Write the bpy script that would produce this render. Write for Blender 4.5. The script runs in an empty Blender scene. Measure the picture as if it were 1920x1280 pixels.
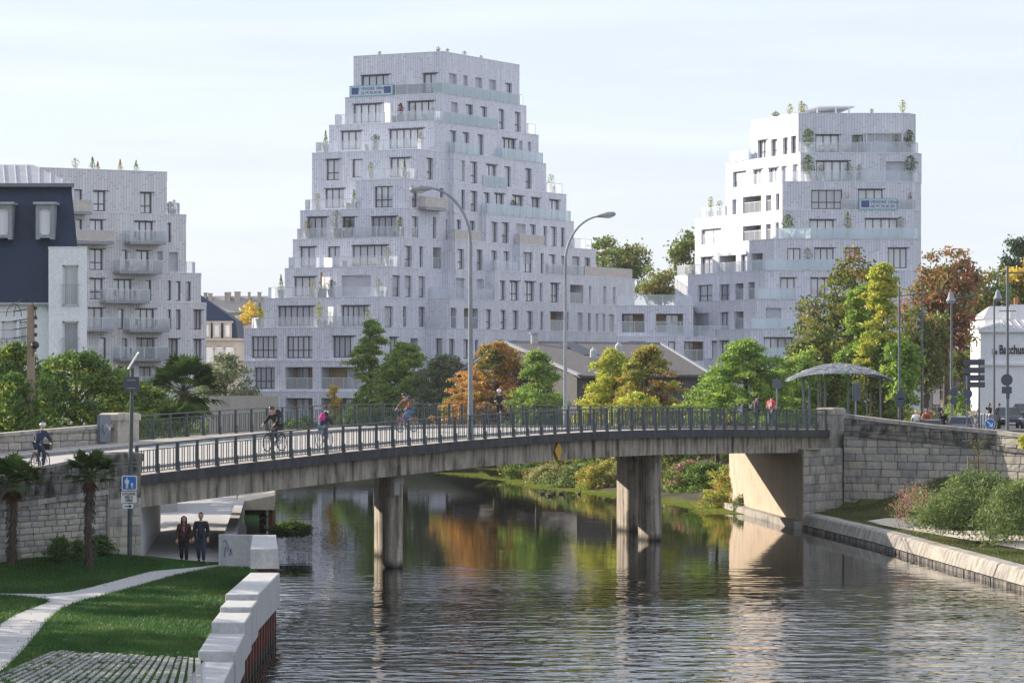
import bpy, bmesh, math, random
import numpy as np
from mathutils import Vector, Matrix, Euler
random.seed(7); RNG = np.random.default_rng(7)
R = math.radians
SC = bpy.context.scene
COL = SC.collection
HC = 8.1            # camera height above the river
FPX = 6000.0        # focal length in photo pixels (photo 1920 wide)

# ---------------- camera, sky, sun, exposure ----------------
cam_d = bpy.data.cameras.new('camera')
cam_d.sensor_width = 36; cam_d.lens = 36 * FPX / 1920; cam_d.shift_y = 60 / 1920
cam_d.clip_start = 1; cam_d.clip_end = 20000
cam = bpy.data.objects.new('camera', cam_d); COL.objects.link(cam)
cam.location = (0, 0, HC); cam.rotation_euler = (R(90), 0, 0)
SC.camera = cam
SUN_A, SUN_E = R(33), R(22)          # sun stands far left, beyond the scene
sdir = Vector((-math.cos(SUN_A) * math.cos(SUN_E), math.sin(SUN_A) * math.cos(SUN_E), math.sin(SUN_E)))
world = bpy.data.worlds.new('World'); SC.world = world; world.use_nodes = True
wn = world.node_tree; wn.nodes.clear()
wo = wn.nodes.new('ShaderNodeOutputWorld'); wb = wn.nodes.new('ShaderNodeBackground')
sky = wn.nodes.new('ShaderNodeTexSky'); sky.sky_type = 'NISHITA'; sky.sun_disc = False
sky.sun_elevation = SUN_E; sky.sun_rotation = math.atan2(sdir.x, sdir.y) % (2 * math.pi)
sky.air_density = 1.0; sky.dust_density = .5; sky.ozone_density = 1.6; sky.altitude = 50
# thin high veil of cloud over the Nishita sky
tc = wn.nodes.new('ShaderNodeTexCoord'); mp = wn.nodes.new('ShaderNodeMapping'); mp.inputs['Scale'].default_value = (3, 1.2, 26)
mp.inputs['Rotation'].default_value = (0, R(3), 0)
nz = wn.nodes.new('ShaderNodeTexNoise'); nz.inputs['Scale'].default_value = 1.6; nz.inputs['Detail'].default_value = 5
rp = wn.nodes.new('ShaderNodeValToRGB'); rp.color_ramp.elements[0].position = .42; rp.color_ramp.elements[0].color = (.80, .80, .80, 1)
rp.color_ramp.elements[1].position = .72; rp.color_ramp.elements[1].color = (.95, .95, .95, 1)
mx = wn.nodes.new('ShaderNodeMix'); mx.data_type = 'RGBA'
nz2 = wn.nodes.new('ShaderNodeTexNoise'); nz2.inputs['Scale'].default_value = 1.3; nz2.inputs['Detail'].default_value = 6; nz2.inputs['Distortion'].default_value = .6
mp2 = wn.nodes.new('ShaderNodeMapping'); mp2.inputs['Scale'].default_value = (5, 3, 60); mp2.inputs['Rotation'].default_value = (0, R(-2), 0)
wn.links.new(tc.outputs['Generated'], mp2.inputs['Vector']); wn.links.new(mp2.outputs[0], nz2.inputs['Vector'])
rp2 = wn.nodes.new('ShaderNodeValToRGB'); rp2.color_ramp.elements[0].position = .46; rp2.color_ramp.elements[0].color = (4.05, 4.36, 5.12, 1); rp2.color_ramp.elements[1].position = .74; rp2.color_ramp.elements[1].color = (4.45, 4.68, 5.25, 1)
wn.links.new(nz2.outputs[0], rp2.inputs[0]); wn.links.new(rp2.outputs[0], mx.inputs[7])
wn.links.new(tc.outputs['Generated'], mp.inputs['Vector']); wn.links.new(mp.outputs[0], nz.inputs['Vector'])
wn.links.new(nz.outputs[0], rp.inputs[0]); wn.links.new(rp.outputs[0], mx.inputs[0])
wn.links.new(sky.outputs[0], mx.inputs[6]); wn.links.new(mx.outputs[2], wb.inputs['Color'])
wb.inputs['Strength'].default_value = 0.086
wn.links.new(wb.outputs[0], wo.inputs['Surface'])
sun_d = bpy.data.lights.new('sun', 'SUN'); sun_d.energy = 3.6; sun_d.angle = R(0.5); sun_d.color = (1.0, .88, .74)
sun = bpy.data.objects.new('sun', sun_d); COL.objects.link(sun)
sun.rotation_euler = (-sdir).to_track_quat('-Z', 'Y').to_euler()
sun.location = (-40, 60, 60)
SC.view_settings.view_transform = 'Standard'; SC.view_settings.look = 'None'; SC.view_settings.exposure = 1.22
SC.view_settings.gamma = 1; SC.view_settings.use_curve_mapping = False
SC.render.engine = 'CYCLES'
SC.cycles.max_bounces = 7; SC.cycles.transparent_max_bounces = 24; SC.cycles.glossy_bounces = 4; SC.cycles.diffuse_bounces = 3
SC.cycles.transmission_bounces = 3; SC.cycles.caustics_reflective = False; SC.cycles.caustics_refractive = False
SC.cycles.sample_clamp_indirect = 6

# ---------------- helpers ----------------
def kx(px): return (px - 960) / FPX
def PX(px, Y): return kx(px) * Y                       # world X of photo column px at distance Y
def ZY(py, Y): return HC - (py - 700) * Y / FPX        # world Z of photo row py at distance Y
def G(px, py, z):                                      # point of the horizontal plane z seen at px,py
    Y = FPX * (HC - z) / (py - 700); return Vector((kx(px) * Y, Y, z))
BASE = {}
def rot2(x, y, a): return (x * math.cos(a) - y * math.sin(a), x * math.sin(a) + y * math.cos(a))

class MB:
    def __init__(s): s.v = []; s.f = []; s.m = []; s.uv = []; s.cur = 0; s.smooth = False
    def quad(s, a, b, c, d, uv=None):
        i = len(s.v); s.v += [tuple(a), tuple(b), tuple(c), tuple(d)]; s.f.append((i, i + 1, i + 2, i + 3)); s.m.append(s.cur)
        s.uv.append(uv or ((0, 0), (1, 0), (1, 1), (0, 1)))
    def poly(s, pts, uv=None):
        i = len(s.v); s.v += [tuple(p) for p in pts]; s.f.append(tuple(range(i, i + len(pts)))); s.m.append(s.cur)
        s.uv.append(uv or tuple((p[0], p[1]) for p in pts))
    def faces(s, vs, fs):
        i = len(s.v); s.v += [tuple(p) for p in vs]
        for f in fs: s.f.append(tuple(i + k for k in f)); s.m.append(s.cur); s.uv.append(tuple((vs[k][0], vs[k][2]) for k in f))
    def box(s, c, d, rz=0.0, taper=1.0, rx=0.0, ry=0.0):
        M = Euler((rx, ry, rz)).to_matrix(); c = Vector(c); vs = []
        for z in (-1, 1):
            t = taper if z > 0 else 1
            for x, y in ((-1, -1), (1, -1), (1, 1), (-1, 1)): vs.append(c + M @ Vector((x * d[0] / 2 * t, y * d[1] / 2 * t, z * d[2] / 2)))
        s.faces(vs, [(0, 3, 2, 1), (4, 5, 6, 7), (0, 1, 5, 4), (1, 2, 6, 5), (2, 3, 7, 6), (3, 0, 4, 7)])
    def beam(s, a, b, w, h, up=(0, 0, 1)):
        a = Vector(a); b = Vector(b); d = (b - a)
        if d.length < 1e-6: return
        d.normalize(); up = Vector(up)
        if abs(d.dot(up)) > .95: up = Vector((0, 1, 0))
        sd = d.cross(up).normalized() * w / 2; u = sd.cross(d).normalized() * h / 2
        vs = [p + q for p in (a, b) for q in (-sd - u, sd - u, sd + u, -sd + u)]
        s.faces(vs, [(0, 1, 2, 3), (7, 6, 5, 4), (0, 4, 5, 1), (1, 5, 6, 2), (2, 6, 7, 3), (3, 7, 4, 0)])
    def tube(s, pts, r, n=8, cap=True):
        pts = [Vector(p) for p in pts]; rs = r if isinstance(r, (list, tuple)) else [r] * len(pts)
        rings = []; pu = None
        for i, p in enumerate(pts):
            d = (pts[min(i + 1, len(pts) - 1)] - pts[max(i - 1, 0)]).normalized()
            u = Vector((0, 0, 1)) if abs(d.z) < .9 else Vector((1, 0, 0))
            if pu is not None and abs(pu.dot(d)) < .95: u = pu
            a = d.cross(u).normalized(); b = a.cross(d).normalized(); pu = b
            rings.append([p + (a * math.cos(2 * math.pi * k / n) + b * math.sin(2 * math.pi * k / n)) * rs[i] for k in range(n)])
        vs = [q for rg in rings for q in rg]; fs = []
        for i in range(len(rings) - 1):
            for k in range(n): fs.append((i * n + k, i * n + (k + 1) % n, (i + 1) * n + (k + 1) % n, (i + 1) * n + k))
        if cap: fs.append(tuple(range(n - 1, -1, -1))); fs.append(tuple((len(rings) - 1) * n + k for k in range(n)))
        s.faces(vs, fs)
    def lathe(s, c, prof, n=16):
        c = Vector(c); vs = []; fs = []
        for (r, z) in prof:
            for k in range(n): vs.append(c + Vector((r * math.cos(2 * math.pi * k / n), r * math.sin(2 * math.pi * k / n), z)))
        for i in range(len(prof) - 1):
            for k in range(n): fs.append((i * n + k, i * n + (k + 1) % n, (i + 1) * n + (k + 1) % n, (i + 1) * n + k))
        fs.append(tuple(range(n - 1, -1, -1))); fs.append(tuple((len(prof) - 1) * n + k for k in range(n)))
        s.faces(vs, fs)
    def prism(s, pts, z0, z1):     # plan polygon extruded, pts counter-clockwise seen from above
        n = len(pts); vs = [(p[0], p[1], z0) for p in pts] + [(p[0], p[1], z1) for p in pts]
        s.faces(vs, [tuple(range(n - 1, -1, -1)), tuple(range(n, 2 * n))] + [(i, (i + 1) % n, n + (i + 1) % n, n + i) for i in range(n)])
    def ball(s, c, r, n=10, sc=(1, 1, 1)):
        c = Vector(c); vs = [c + Vector((0, 0, -r * sc[2]))]; fs = []; m = n // 2
        for i in range(1, m):
            a = math.pi * i / m - math.pi / 2
            for k in range(n):
                t = 2 * math.pi * k / n
                vs.append(c + Vector((math.cos(a) * math.cos(t) * r * sc[0], math.cos(a) * math.sin(t) * r * sc[1], math.sin(a) * r * sc[2])))
        vs.append(c + Vector((0, 0, r * sc[2])))
        for k in range(n): fs.append((0, 1 + (k + 1) % n, 1 + k))
        for i in range(m - 2):
            for k in range(n): fs.append((1 + i * n + k, 1 + i * n + (k + 1) % n, 1 + (i + 1) * n + (k + 1) % n, 1 + (i + 1) * n + k))
        b = 1 + (m - 2) * n
        for k in range(n): fs.append((b + k, b + (k + 1) % n, len(vs) - 1))
        s.faces(vs, fs)
    def mesh(s, name, mats, off=(0, 0, 0), smooth=False):
        me = bpy.data.meshes.new(name); off = Vector(off)
        me.from_pydata([tuple(Vector(p) - off) for p in s.v], [], s.f)
        for m in (mats if isinstance(mats, (list, tuple)) else [mats]): me.materials.append(m)
        me.polygons.foreach_set('material_index', s.m)
        uvl = me.uv_layers.new(name='UVMap'); flat = []
        for u in s.uv:
            for q in u: flat += [q[0], q[1]]
        uvl.data.foreach_set('uv', flat)
        if smooth: me.polygons.foreach_set('use_smooth', [True] * len(me.polygons))
        me.update(); return me
    def build(s, name, mats, parent=None, loc=None, smooth=False):
        """verts given in world coordinates; origin is the parent's base, or loc"""
        off = BASE[parent.name] if parent else Vector(loc or (0, 0, 0))
        o = bpy.data.objects.new(name, s.mesh(name, mats, off, smooth)); COL.objects.link(o)
        if parent: o.parent = parent
        else: o.location = off
        BASE[o.name] = off if not parent else BASE[parent.name]
        return o

def thing(name, label, cat, loc, group=None):
    o = bpy.data.objects.new(name, None); COL.objects.link(o); o.location = loc; o.empty_display_size = .2
    o['label'] = label; o['category'] = cat
    if group: o['group'] = group
    BASE[o.name] = Vector(loc); return o
def tag(o, label=None, cat=None, group=None, kind=None):
    if label: o['label'] = label
    if cat: o['category'] = cat
    if group: o['group'] = group
    if kind: o['kind'] = kind
    return o
def inst(name, me, parent, M):         # shared mesh, own object
    o = bpy.data.objects.new(name, me); COL.objects.link(o); o.parent = parent; o.matrix_local = M; return o
def copy_tree(o, parent=None):
    c = o.copy(); COL.objects.link(c)
    if parent: c.parent = parent
    BASE[c.name] = BASE.get(o.name, Vector())
    for ch in list(o.children): copy_tree(ch, c)
    return c
def text_mesh(name, s, size, mat, parent, M, depth=.004, bold=0.0, align='CENTER', ysc=1.0):
    cu = bpy.data.curves.new(name, 'FONT'); cu.body = s; cu.size = size; cu.align_x = align; cu.align_y = 'CENTER'; cu.extrude = depth; cu.offset = bold
    t = bpy.data.objects.new(name, cu); COL.objects.link(t)
    me = bpy.data.meshes.new_from_object(t); bpy.data.objects.remove(t); me.materials.clear(); me.materials.append(mat)
    me.name = name; o = bpy.data.objects.new(name, me); COL.objects.link(o)
    o.parent = parent; o.matrix_local = M @ Matrix.Diagonal((1, ysc, 1, 1)); BASE[o.name] = BASE[parent.name]; return o
def face_M(p, nrm, base):   # matrix with local XY plane facing nrm (text reads upright), at world p
    n = Vector(nrm).normalized(); x = Vector((0, 0, 1)).cross(n).normalized(); y = n.cross(x)
    m = Matrix((x, y, n)).transposed().to_4x4(); m.translation = Vector(p) - base; return m

# ---------------- materials ----------------
def newmat(name):
    m = bpy.data.materials.new(name); m.use_nodes = True; nt = m.node_tree
    b = nt.nodes['Principled BSDF']; return m, nt, b
def N(nt, t, **kw):
    n = nt.nodes.new(t)
    for k, v in kw.items():
        if k in n.inputs.keys(): n.inputs[k].default_value = v
        else: setattr(n, k, v)
    return n
def ramp(nt, fac, stops, interp='LINEAR'):
    r = nt.nodes.new('ShaderNodeValToRGB'); cr = r.color_ramp; cr.interpolation = interp
    while len(cr.elements) > 1: cr.elements.remove(cr.elements[-1])
    cr.elements[0].position = stops[0][0]; cr.elements[0].color = (*stops[0][1], 1)
    for p, c in stops[1:]:
        e = cr.elements.new(p); e.color = (*c, 1)
    nt.links.new(fac, r.inputs[0]); return r.outputs[0]
def mixc(nt, fac, a, b, mode='MIX'):
    m = nt.nodes.new('ShaderNodeMix'); m.data_type = 'RGBA'; m.blend_type = mode
    for i, v in ((0, fac), (6, a), (7, b)):
        if isinstance(v, (int, float)): m.inputs[i].default_value = v
        elif isinstance(v, tuple): m.inputs[i].default_value = (*v, 1)
        else: nt.links.new(v, m.inputs[i])
    return m.outputs[2]
def mth(nt, op, a, b=None, c=None):
    m = nt.nodes.new('ShaderNodeMath'); m.operation = op
    for i, v in enumerate((a, b, c)):
        if v is None: continue
        if isinstance(v, (int, float)): m.inputs[i].default_value = v
        else: nt.links.new(v, m.inputs[i])
    return m.outputs[0]
def geo(nt): return nt.nodes.new('ShaderNodeNewGeometry').outputs['Position']
def noise(nt, scale, detail=4, sc=(1, 1, 1), vec=None, rough=.5):
    mp = nt.nodes.new('ShaderNodeMapping'); mp.inputs['Scale'].default_value = sc
    nt.links.new(vec or geo(nt), mp.inputs['Vector'])
    n = nt.nodes.new('ShaderNodeTexNoise'); n.inputs['Scale'].default_value = scale; n.inputs['Detail'].default_value = detail; n.inputs['Roughness'].default_value = rough
    nt.links.new(mp.outputs[0], n.inputs['Vector']); return n.outputs[0]
def bump(nt, b, h, st=.3, dist=.02):
    bp = nt.nodes.new('ShaderNodeBump'); bp.inputs['Strength'].default_value = st; bp.inputs['Distance'].default_value = dist
    nt.links.new(h, bp.inputs['Height']); nt.links.new(bp.outputs[0], b.inputs['Normal'])
def plain(name, col, rough=.6, metal=0, var=.12, scale=3, spec=.5, bumpst=0, sc=(1, 1, 1)):
    m, nt, b = newmat(name); b.inputs['Roughness'].default_value = rough; b.inputs['Metallic'].default_value = metal
    b.inputs['Specular IOR Level'].default_value = spec
    n = noise(nt, scale, 5, sc)
    c = ramp(nt, n, [(.3, tuple(x * (1 - var) for x in col)), (.7, tuple(min(1, x * (1 + var)) for x in col))])
    nt.links.new(c, b.inputs['Base Color'])
    if bumpst: bump(nt, b, n, bumpst)
    return m
def stained(name, col, dark, streak=.5, rough=.85, lo=.45, hi=.7, blotch=1.2, vsc=(1.6, 1.6, .16), rndc=0, fine=.12, wet=0):
    """masonry / concrete with blotches, vertical run-off streaks and fine grain; rndc varies tone per object"""
    m, nt, b = newmat(name); b.inputs['Roughness'].default_value = rough; b.inputs['Specular IOR Level'].default_value = .25
    f = noise(nt, 9, 6); bl = noise(nt, blotch, 5); st = noise(nt, 2.2, 5, vsc)
    c = ramp(nt, f, [(.25, tuple(x * (1 - fine * 1.5) for x in col)), (.75, tuple(x * (1 + fine) for x in col))])
    if rndc:
        oi = nt.nodes.new('ShaderNodeObjectInfo')
        t = ramp(nt, oi.outputs['Random'], [(0, (1 - rndc, 1 - rndc, 1 - rndc * .9)), (.4, (1, 1, 1)), (.7, (1 + rndc * .5, 1 + rndc * .35, 1)), (1, (1 - rndc * .3, 1 - rndc * .35, 1 - rndc * .5))])
        c = mixc(nt, 1.0, c, t, 'MULTIPLY')
    a = ramp(nt, st, [(lo, (0, 0, 0)), (hi, (streak,) * 3)]); a2 = ramp(nt, bl, [(.5, (0, 0, 0)), (.8, (streak * .7,) * 3)])
    s = mixc(nt, 1.0, a, a2, 'ADD')
    nt.links.new(mixc(nt, s, c, dark), b.inputs['Base Color'])
    if wet:      # algae-dark waterline
        sp = nt.nodes.new('ShaderNodeSeparateXYZ'); nt.links.new(geo(nt), sp.inputs[0]); zz = mth(nt, 'ADD', sp.outputs[2], mth(nt, 'MULTIPLY', noise(nt, 3, 3, (1, 1, .4)), .35))
        w_ = ramp(nt, zz, [(wet * .6, (1, 1, 1)), (wet * 1.5, (0, 0, 0))]); old = b.inputs['Base Color'].links[0].from_socket; nt.links.new(mixc(nt, w_, old, (.035, .035, .025)), b.inputs['Base Color'])
    bump(nt, b, f, .2, .02); return m
def cladding(name, c_lo, c_mid, c_hi):
    """weathered vertical boards, about 0.3 m wide, broken lengths, from the wall UV in metres"""
    m, nt, b = newmat(name); b.inputs['Roughness'].default_value = .62; b.inputs['Specular IOR Level'].default_value = .3
    uv = nt.nodes.new('ShaderNodeUVMap'); sp = nt.nodes.new('ShaderNodeSeparateXYZ'); nt.links.new(uv.outputs[0], sp.inputs[0])
    u = mth(nt, 'DIVIDE', sp.outputs[0], .27); bi = mth(nt, 'FLOOR', u)
    w1 = nt.nodes.new('ShaderNodeTexWhiteNoise'); w1.noise_dimensions = '1D'; nt.links.new(bi, w1.inputs['W'])
    v = mth(nt, 'ADD', mth(nt, 'DIVIDE', sp.outputs[1], 1.9), mth(nt, 'MULTIPLY', w1.outputs[0], 7.3)); vi = mth(nt, 'FLOOR', v)
    cb = nt.nodes.new('ShaderNodeCombineXYZ'); nt.links.new(bi, cb.inputs[0]); nt.links.new(vi, cb.inputs[1])
    w2 = nt.nodes.new('ShaderNodeTexWhiteNoise'); w2.noise_dimensions = '2D'; nt.links.new(cb.outputs[0], w2.inputs['Vector'])
    big = noise(nt, .35, 3, (1, 1, .6))
    t = mth(nt, 'ADD', mth(nt, 'MULTIPLY', w2.outputs[0], .75), mth(nt, 'MULTIPLY', big, .25))
    c = ramp(nt, t, [(.05, c_lo), (.3, c_mid), (.62, c_mid), (.8, c_hi)])
    g = noise(nt, 6, 4, (3, 3, .4)); c = mixc(nt, .14, c, ramp(nt, g, [(.3, tuple(x * .7 for x in c_mid)), (.7, c_hi)]))
    fr = mth(nt, 'FRACT', u); j = mth(nt, 'LESS_THAN', fr, .1); jv = mth(nt, 'LESS_THAN', mth(nt, 'FRACT', v), .025)
    jj = mth(nt, 'MAXIMUM', j, jv)
    nt.links.new(mixc(nt, mth(nt, 'MULTIPLY', jj, .62), c, (.16, .16, .2)), b.inputs['Base Color'])
    bump(nt, b, mth(nt, 'SUBTRACT', mth(nt, 'MULTIPLY', w2.outputs[0], .4), jj), .5, .02)
    return m
M = {}
M['clad'] = cladding('cladding_boards', (.61, .62, .70), (.725, .735, .81), (.81, .81, .87))
M['clad_warm'] = cladding('cladding_boards_warm', (.67, .65, .68), (.755, .735, .76), (.82, .80, .82))
M['clad_pale'] = cladding('cladding_boards_pale', (.58, .59, .65), (.69, .70, .76), (.77, .775, .82))
M['coping'] = plain('metal_coping', (.30, .31, .35), .45, .4)
M['terrace'] = plain('terrace_floor', (.35, .33, .31))
M['frame'] = plain('window_frame_grey', (.055, .065, .085), .45)
M['frame_white'] = plain('window_frame_white', (.75, .75, .76), .45, var=.03)
M['shutter'] = plain('roller_shutter', (.50, .51, .56), .5, sc=(1, 1, 12), scale=1.2)
M['wood_soffit'] = plain('larch_lining', (.36, .25, .15), .7, sc=(4, 4, .3))
M['white'] = plain('white_paint', (.78, .78, .78), .5, var=.03)
M['render'] = stained('white_render', (.84, .85, .87), (.5, .5, .5), .12)
M['pot'] = plain('white_planter', (.72, .73, .74), .45, var=.05)
M['steel'] = plain('painted_steel_grey', (.15, .18, .215), .42, .1, scale=5)
M['pole'] = stained('galvanised_pole', (.33, .35, .37), (.16, .17, .19), .45, .5)
M['rail'] = plain('railing_paint', (.065, .085, .094), .5, var=.25, scale=6)
M['concrete'] = stained('precast_concrete', (.50, .50, .50), (.22, .21, .2), .3)
M['con_light'] = stained('pale_concrete', (.56, .56, .57), (.32, .31, .3), .28, blotch=3)
M['girder'] = stained('bridge_girder_concrete', (.44, .39, .32), (.075, .068, .055), .85, .9, .42, .68, 1.0, (1.5, 1.5, .2))
M['fascia'] = stained('blackened_fascia', (.085, .088, .095), (.035, .036, .04), .7, .85, .35, .6)
M['pier'] = stained('pier_concrete', (.50, .44, .37), (.10, .085, .07), .85, .9, .46, .68, 1.2, (2.2, 2.2, .14), wet=.36)
M['abut'] = stained('abutment_concrete', (.56, .45, .34), (.20, .15, .10), .5, .9, .52, .8, 1.1, (.9, .9, .3))
M['stone'] = stained('granite_block', (.42, .40, .37), (.09, .085, .08), .55, .9, .52, .75, 1.6, (1.2, 1.2, .4), rndc=.32)
M['stone_dark'] = stained('lichened_granite', (.25, .235, .215), (.035, .035, .035), .85, .9, .4, .62, 1.6, (1.2, 1.2, .6), rndc=.3)
M['mortar'] = stained('mortar', (.27, .255, .23), (.10, .095, .09), .4)
M['quay'] = stained('quay_coping', (.40, .375, .335), (.12, .105, .09), .7, .9, .48, .72, 1.4, (1.1, 1.1, .5), rndc=.12)
M['asphalt'] = stained('asphalt', (.115, .115, .12), (.07, .07, .07), .4, .85)
M['deck_road'] = stained('worn_light_asphalt', (.46, .44, .41), (.34, .33, .31), .4, .85)
M['pave'] = stained('pavement', (.46, .42, .38), (.13, .12, .11), .5)
M['cobble'] = stained('worn_cobble', (.36, .36, .35), (.16, .17, .12), .6, rndc=.25)
M['kerb'] = stained('kerb_stone', (.30, .30, .30), (.12, .12, .12), .5)
M['path'] = stained('concrete_path', (.46, .455, .45), (.33, .32, .31), .35)
M['sand'] = stained('sandy_path', (.60, .53, .42), (.36, .30, .22), .4)
M['soil'] = stained('grassy_soil', (.055, .085, .022), (.05, .045, .02), .7)
M['soil_sun'] = stained('dry_lawn', (.10, .125, .03), (.10, .085, .04), .5)
M['earth'] = stained('rough_ground', (.10, .10, .06), (.07, .07, .04), .6)
M['slate'] = plain('slate_roof', (.014, .03, .066), .6, var=.3, spec=.3, scale=9, sc=(1, 1, 2.5), bumpst=.3)
M['slate_old'] = plain('old_slate_roof', (.10, .092, .095), .8, var=.4, scale=7, bumpst=.5)
M['zinc'] = plain('zinc_roof', (.42, .43, .45), .5, .2)
M['barn'] = plain('dark_board_wall', (.05, .05, .058), .8, var=.4, scale=4, sc=(5, 5, .3))
M['rust'] = stained('red_sheet_pile', (.19, .042, .03), (.06, .03, .02), .8, .7, .4, .6, wet=.42)
M['bark'] = plain('bark', (.085, .065, .05), .9, var=.4, scale=6, sc=(1, 1, .3), bumpst=.6)
M['limestone'] = stained('limestone', (.52, .48, .42), (.3, .27, .23), .3)
M['beige'] = stained('beige_render', (.44, .40, .35), (.25, .22, .2), .3)
M['timber'] = plain('timber_post', (.22, .16, .11), .8, var=.3, sc=(1, 1, .2))
M['black'] = plain('black_plastic', (.018, .018, .02), .5)
M['rubber'] = plain('rubber', (.02, .02, .02), .8)
M['yellow'] = plain('yellow_sign', (.62, .33, .02), .5)
M['blue_sign'] = plain('blue_sign', (.015, .16, .52), .4, var=.08)
M['sign_white'] = plain('sign_white', (.78, .78, .77), .45, var=.04)
M['sign_black'] = plain('sign_black', (.02, .02, .025), .5)
M['sign_back'] = plain('sign_back_grey', (.07, .085, .11), .55)
M['banner'] = plain('banner_pale', (.55, .63, .70), .6, var=.05)
M['banner_edge'] = plain('banner_turquoise', (.22, .48, .52), .6, var=.05)
M['banner_logo'] = plain('banner_navy', (.07, .10, .25), .6, var=.05)
M['lens'] = plain('lamp_lens', (.60, .55, .42), .3)
M['red'] = plain('red_plastic', (.55, .03, .03), .4)
M['terracotta'] = plain('terracotta', (.40, .16, .09), .8)
def glass_mat(name, col, alpha, rough=.08, tint=.5):
    m, nt, b = newmat(name); nt.nodes.remove(b); out = nt.nodes['Material Output']
    tr = N(nt, 'ShaderNodeBsdfTransparent'); di = N(nt, 'ShaderNodeBsdfDiffuse', Color=(*col, 1)); gl = N(nt, 'ShaderNodeBsdfGlossy', Color=(.9, .95, 1, 1), Roughness=rough)
    tl = N(nt, 'ShaderNodeBsdfTranslucent', Color=(*col, 1)); d2 = nt.nodes.new('ShaderNodeMixShader'); d2.inputs[0].default_value = .4
    nt.links.new(di.outputs[0], d2.inputs[1]); nt.links.new(tl.outputs[0], d2.inputs[2])
    m1 = nt.nodes.new('ShaderNodeMixShader'); m1.inputs[0].default_value = alpha; nt.links.new(tr.outputs[0], m1.inputs[1]); nt.links.new(d2.outputs[0], m1.inputs[2])
    fr = N(nt, 'ShaderNodeFresnel', IOR=1.45); m2 = nt.nodes.new('ShaderNodeMixShader'); nt.links.new(fr.outputs[0], m2.inputs[0])
    nt.links.new(m1.outputs[0], m2.inputs[1]); nt.links.new(gl.outputs[0], m2.inputs[2]); nt.links.new(m2.outputs[0], out.inputs[0]); return m
M['glass_rail'] = glass_mat('balustrade_glass', (.82, .90, .94), .36)
M['glass_frost'] = glass_mat('frosted_balustrade_glass', (.78, .92, .97), .72)
def screen_mat():
    m, nt, b = newmat('opal_glass_screen'); nt.nodes.remove(b); out = nt.nodes['Material Output']
    di = N(nt, 'ShaderNodeBsdfDiffuse', Color=(.85, .86, .88, 1)); tl = N(nt, 'ShaderNodeBsdfTranslucent', Color=(.92, .93, .95, 1)); mx_ = nt.nodes.new('ShaderNodeMixShader'); mx_.inputs[0].default_value = .75
    nt.links.new(di.outputs[0], mx_.inputs[1]); nt.links.new(tl.outputs[0], mx_.inputs[2]); nt.links.new(mx_.outputs[0], out.inputs[0]); return m
M['screen'] = screen_mat()
M['cloth'] = plain('balcony_screen_cloth', (.60, .54, .50), .8, var=.1)
def pane_mat():
    m, nt, b = newmat('window_pane'); oi = nt.nodes.new('ShaderNodeObjectInfo')
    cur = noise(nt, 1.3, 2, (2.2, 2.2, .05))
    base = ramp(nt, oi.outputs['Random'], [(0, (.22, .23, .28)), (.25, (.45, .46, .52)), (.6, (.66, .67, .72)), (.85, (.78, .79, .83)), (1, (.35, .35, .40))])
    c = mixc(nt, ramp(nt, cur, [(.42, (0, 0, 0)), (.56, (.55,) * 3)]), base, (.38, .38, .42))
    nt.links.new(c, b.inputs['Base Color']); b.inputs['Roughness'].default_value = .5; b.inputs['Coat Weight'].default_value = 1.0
    b.inputs['Coat Roughness'].default_value = .03; b.inputs['Coat IOR'].default_value = 2.3
    bp = nt.nodes.new('ShaderNodeBump'); bp.inputs['Strength'].default_value = .08; bp.inputs['Distance'].default_value = .05
    nt.links.new(noise(nt, .5, 1), bp.inputs['Height']); nt.links.new(bp.outputs[0], b.inputs['Coat Normal']); return m
M['pane'] = pane_mat()
def water_mat():
    m, nt, b = newmat('river_water')
    b.inputs['Base Color'].default_value = (.006, .008, .005, 1); b.inputs['Roughness'].default_value = .035; b.inputs['IOR'].default_value = 1.34
    b.inputs['Specular IOR Level'].default_value = .5
    p = geo(nt); sp = nt.nodes.new('ShaderNodeSeparateXYZ'); nt.links.new(p, sp.inputs[0])
    n1 = noise(nt, 1.0, 2, (.75, 1.1, 1), rough=.5); n2 = noise(nt, .3, 1, (.8, 1.2, 1)); n3 = noise(nt, .22, 2, (.8, 1.2, 1))
    h = mth(nt, 'ADD', n1, mth(nt, 'MULTIPLY', n2, .5))
    near = nt.nodes.new('ShaderNodeMapRange'); near.inputs[1].default_value = 72; near.inputs[2].default_value = 150; near.inputs[3].default_value = 1.2; near.inputs[4].default_value = .035
    near.interpolation_type = 'SMOOTHERSTEP'
    nt.links.new(sp.outputs[1], near.inputs[0])
    g = ramp(nt, n3, [(.35, (.45,) * 3), (.62, (1.25,) * 3)])
    bp = nt.nodes.new('ShaderNodeBump'); bp.inputs['Distance'].default_value = .135
    nt.links.new(mth(nt, 'MULTIPLY', near.outputs[0], g), bp.inputs['Strength'])
    nt.links.new(h, bp.inputs['Height']); nt.links.new(bp.outputs[0], b.inputs['Normal']); return m
M['water'] = water_mat()
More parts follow.
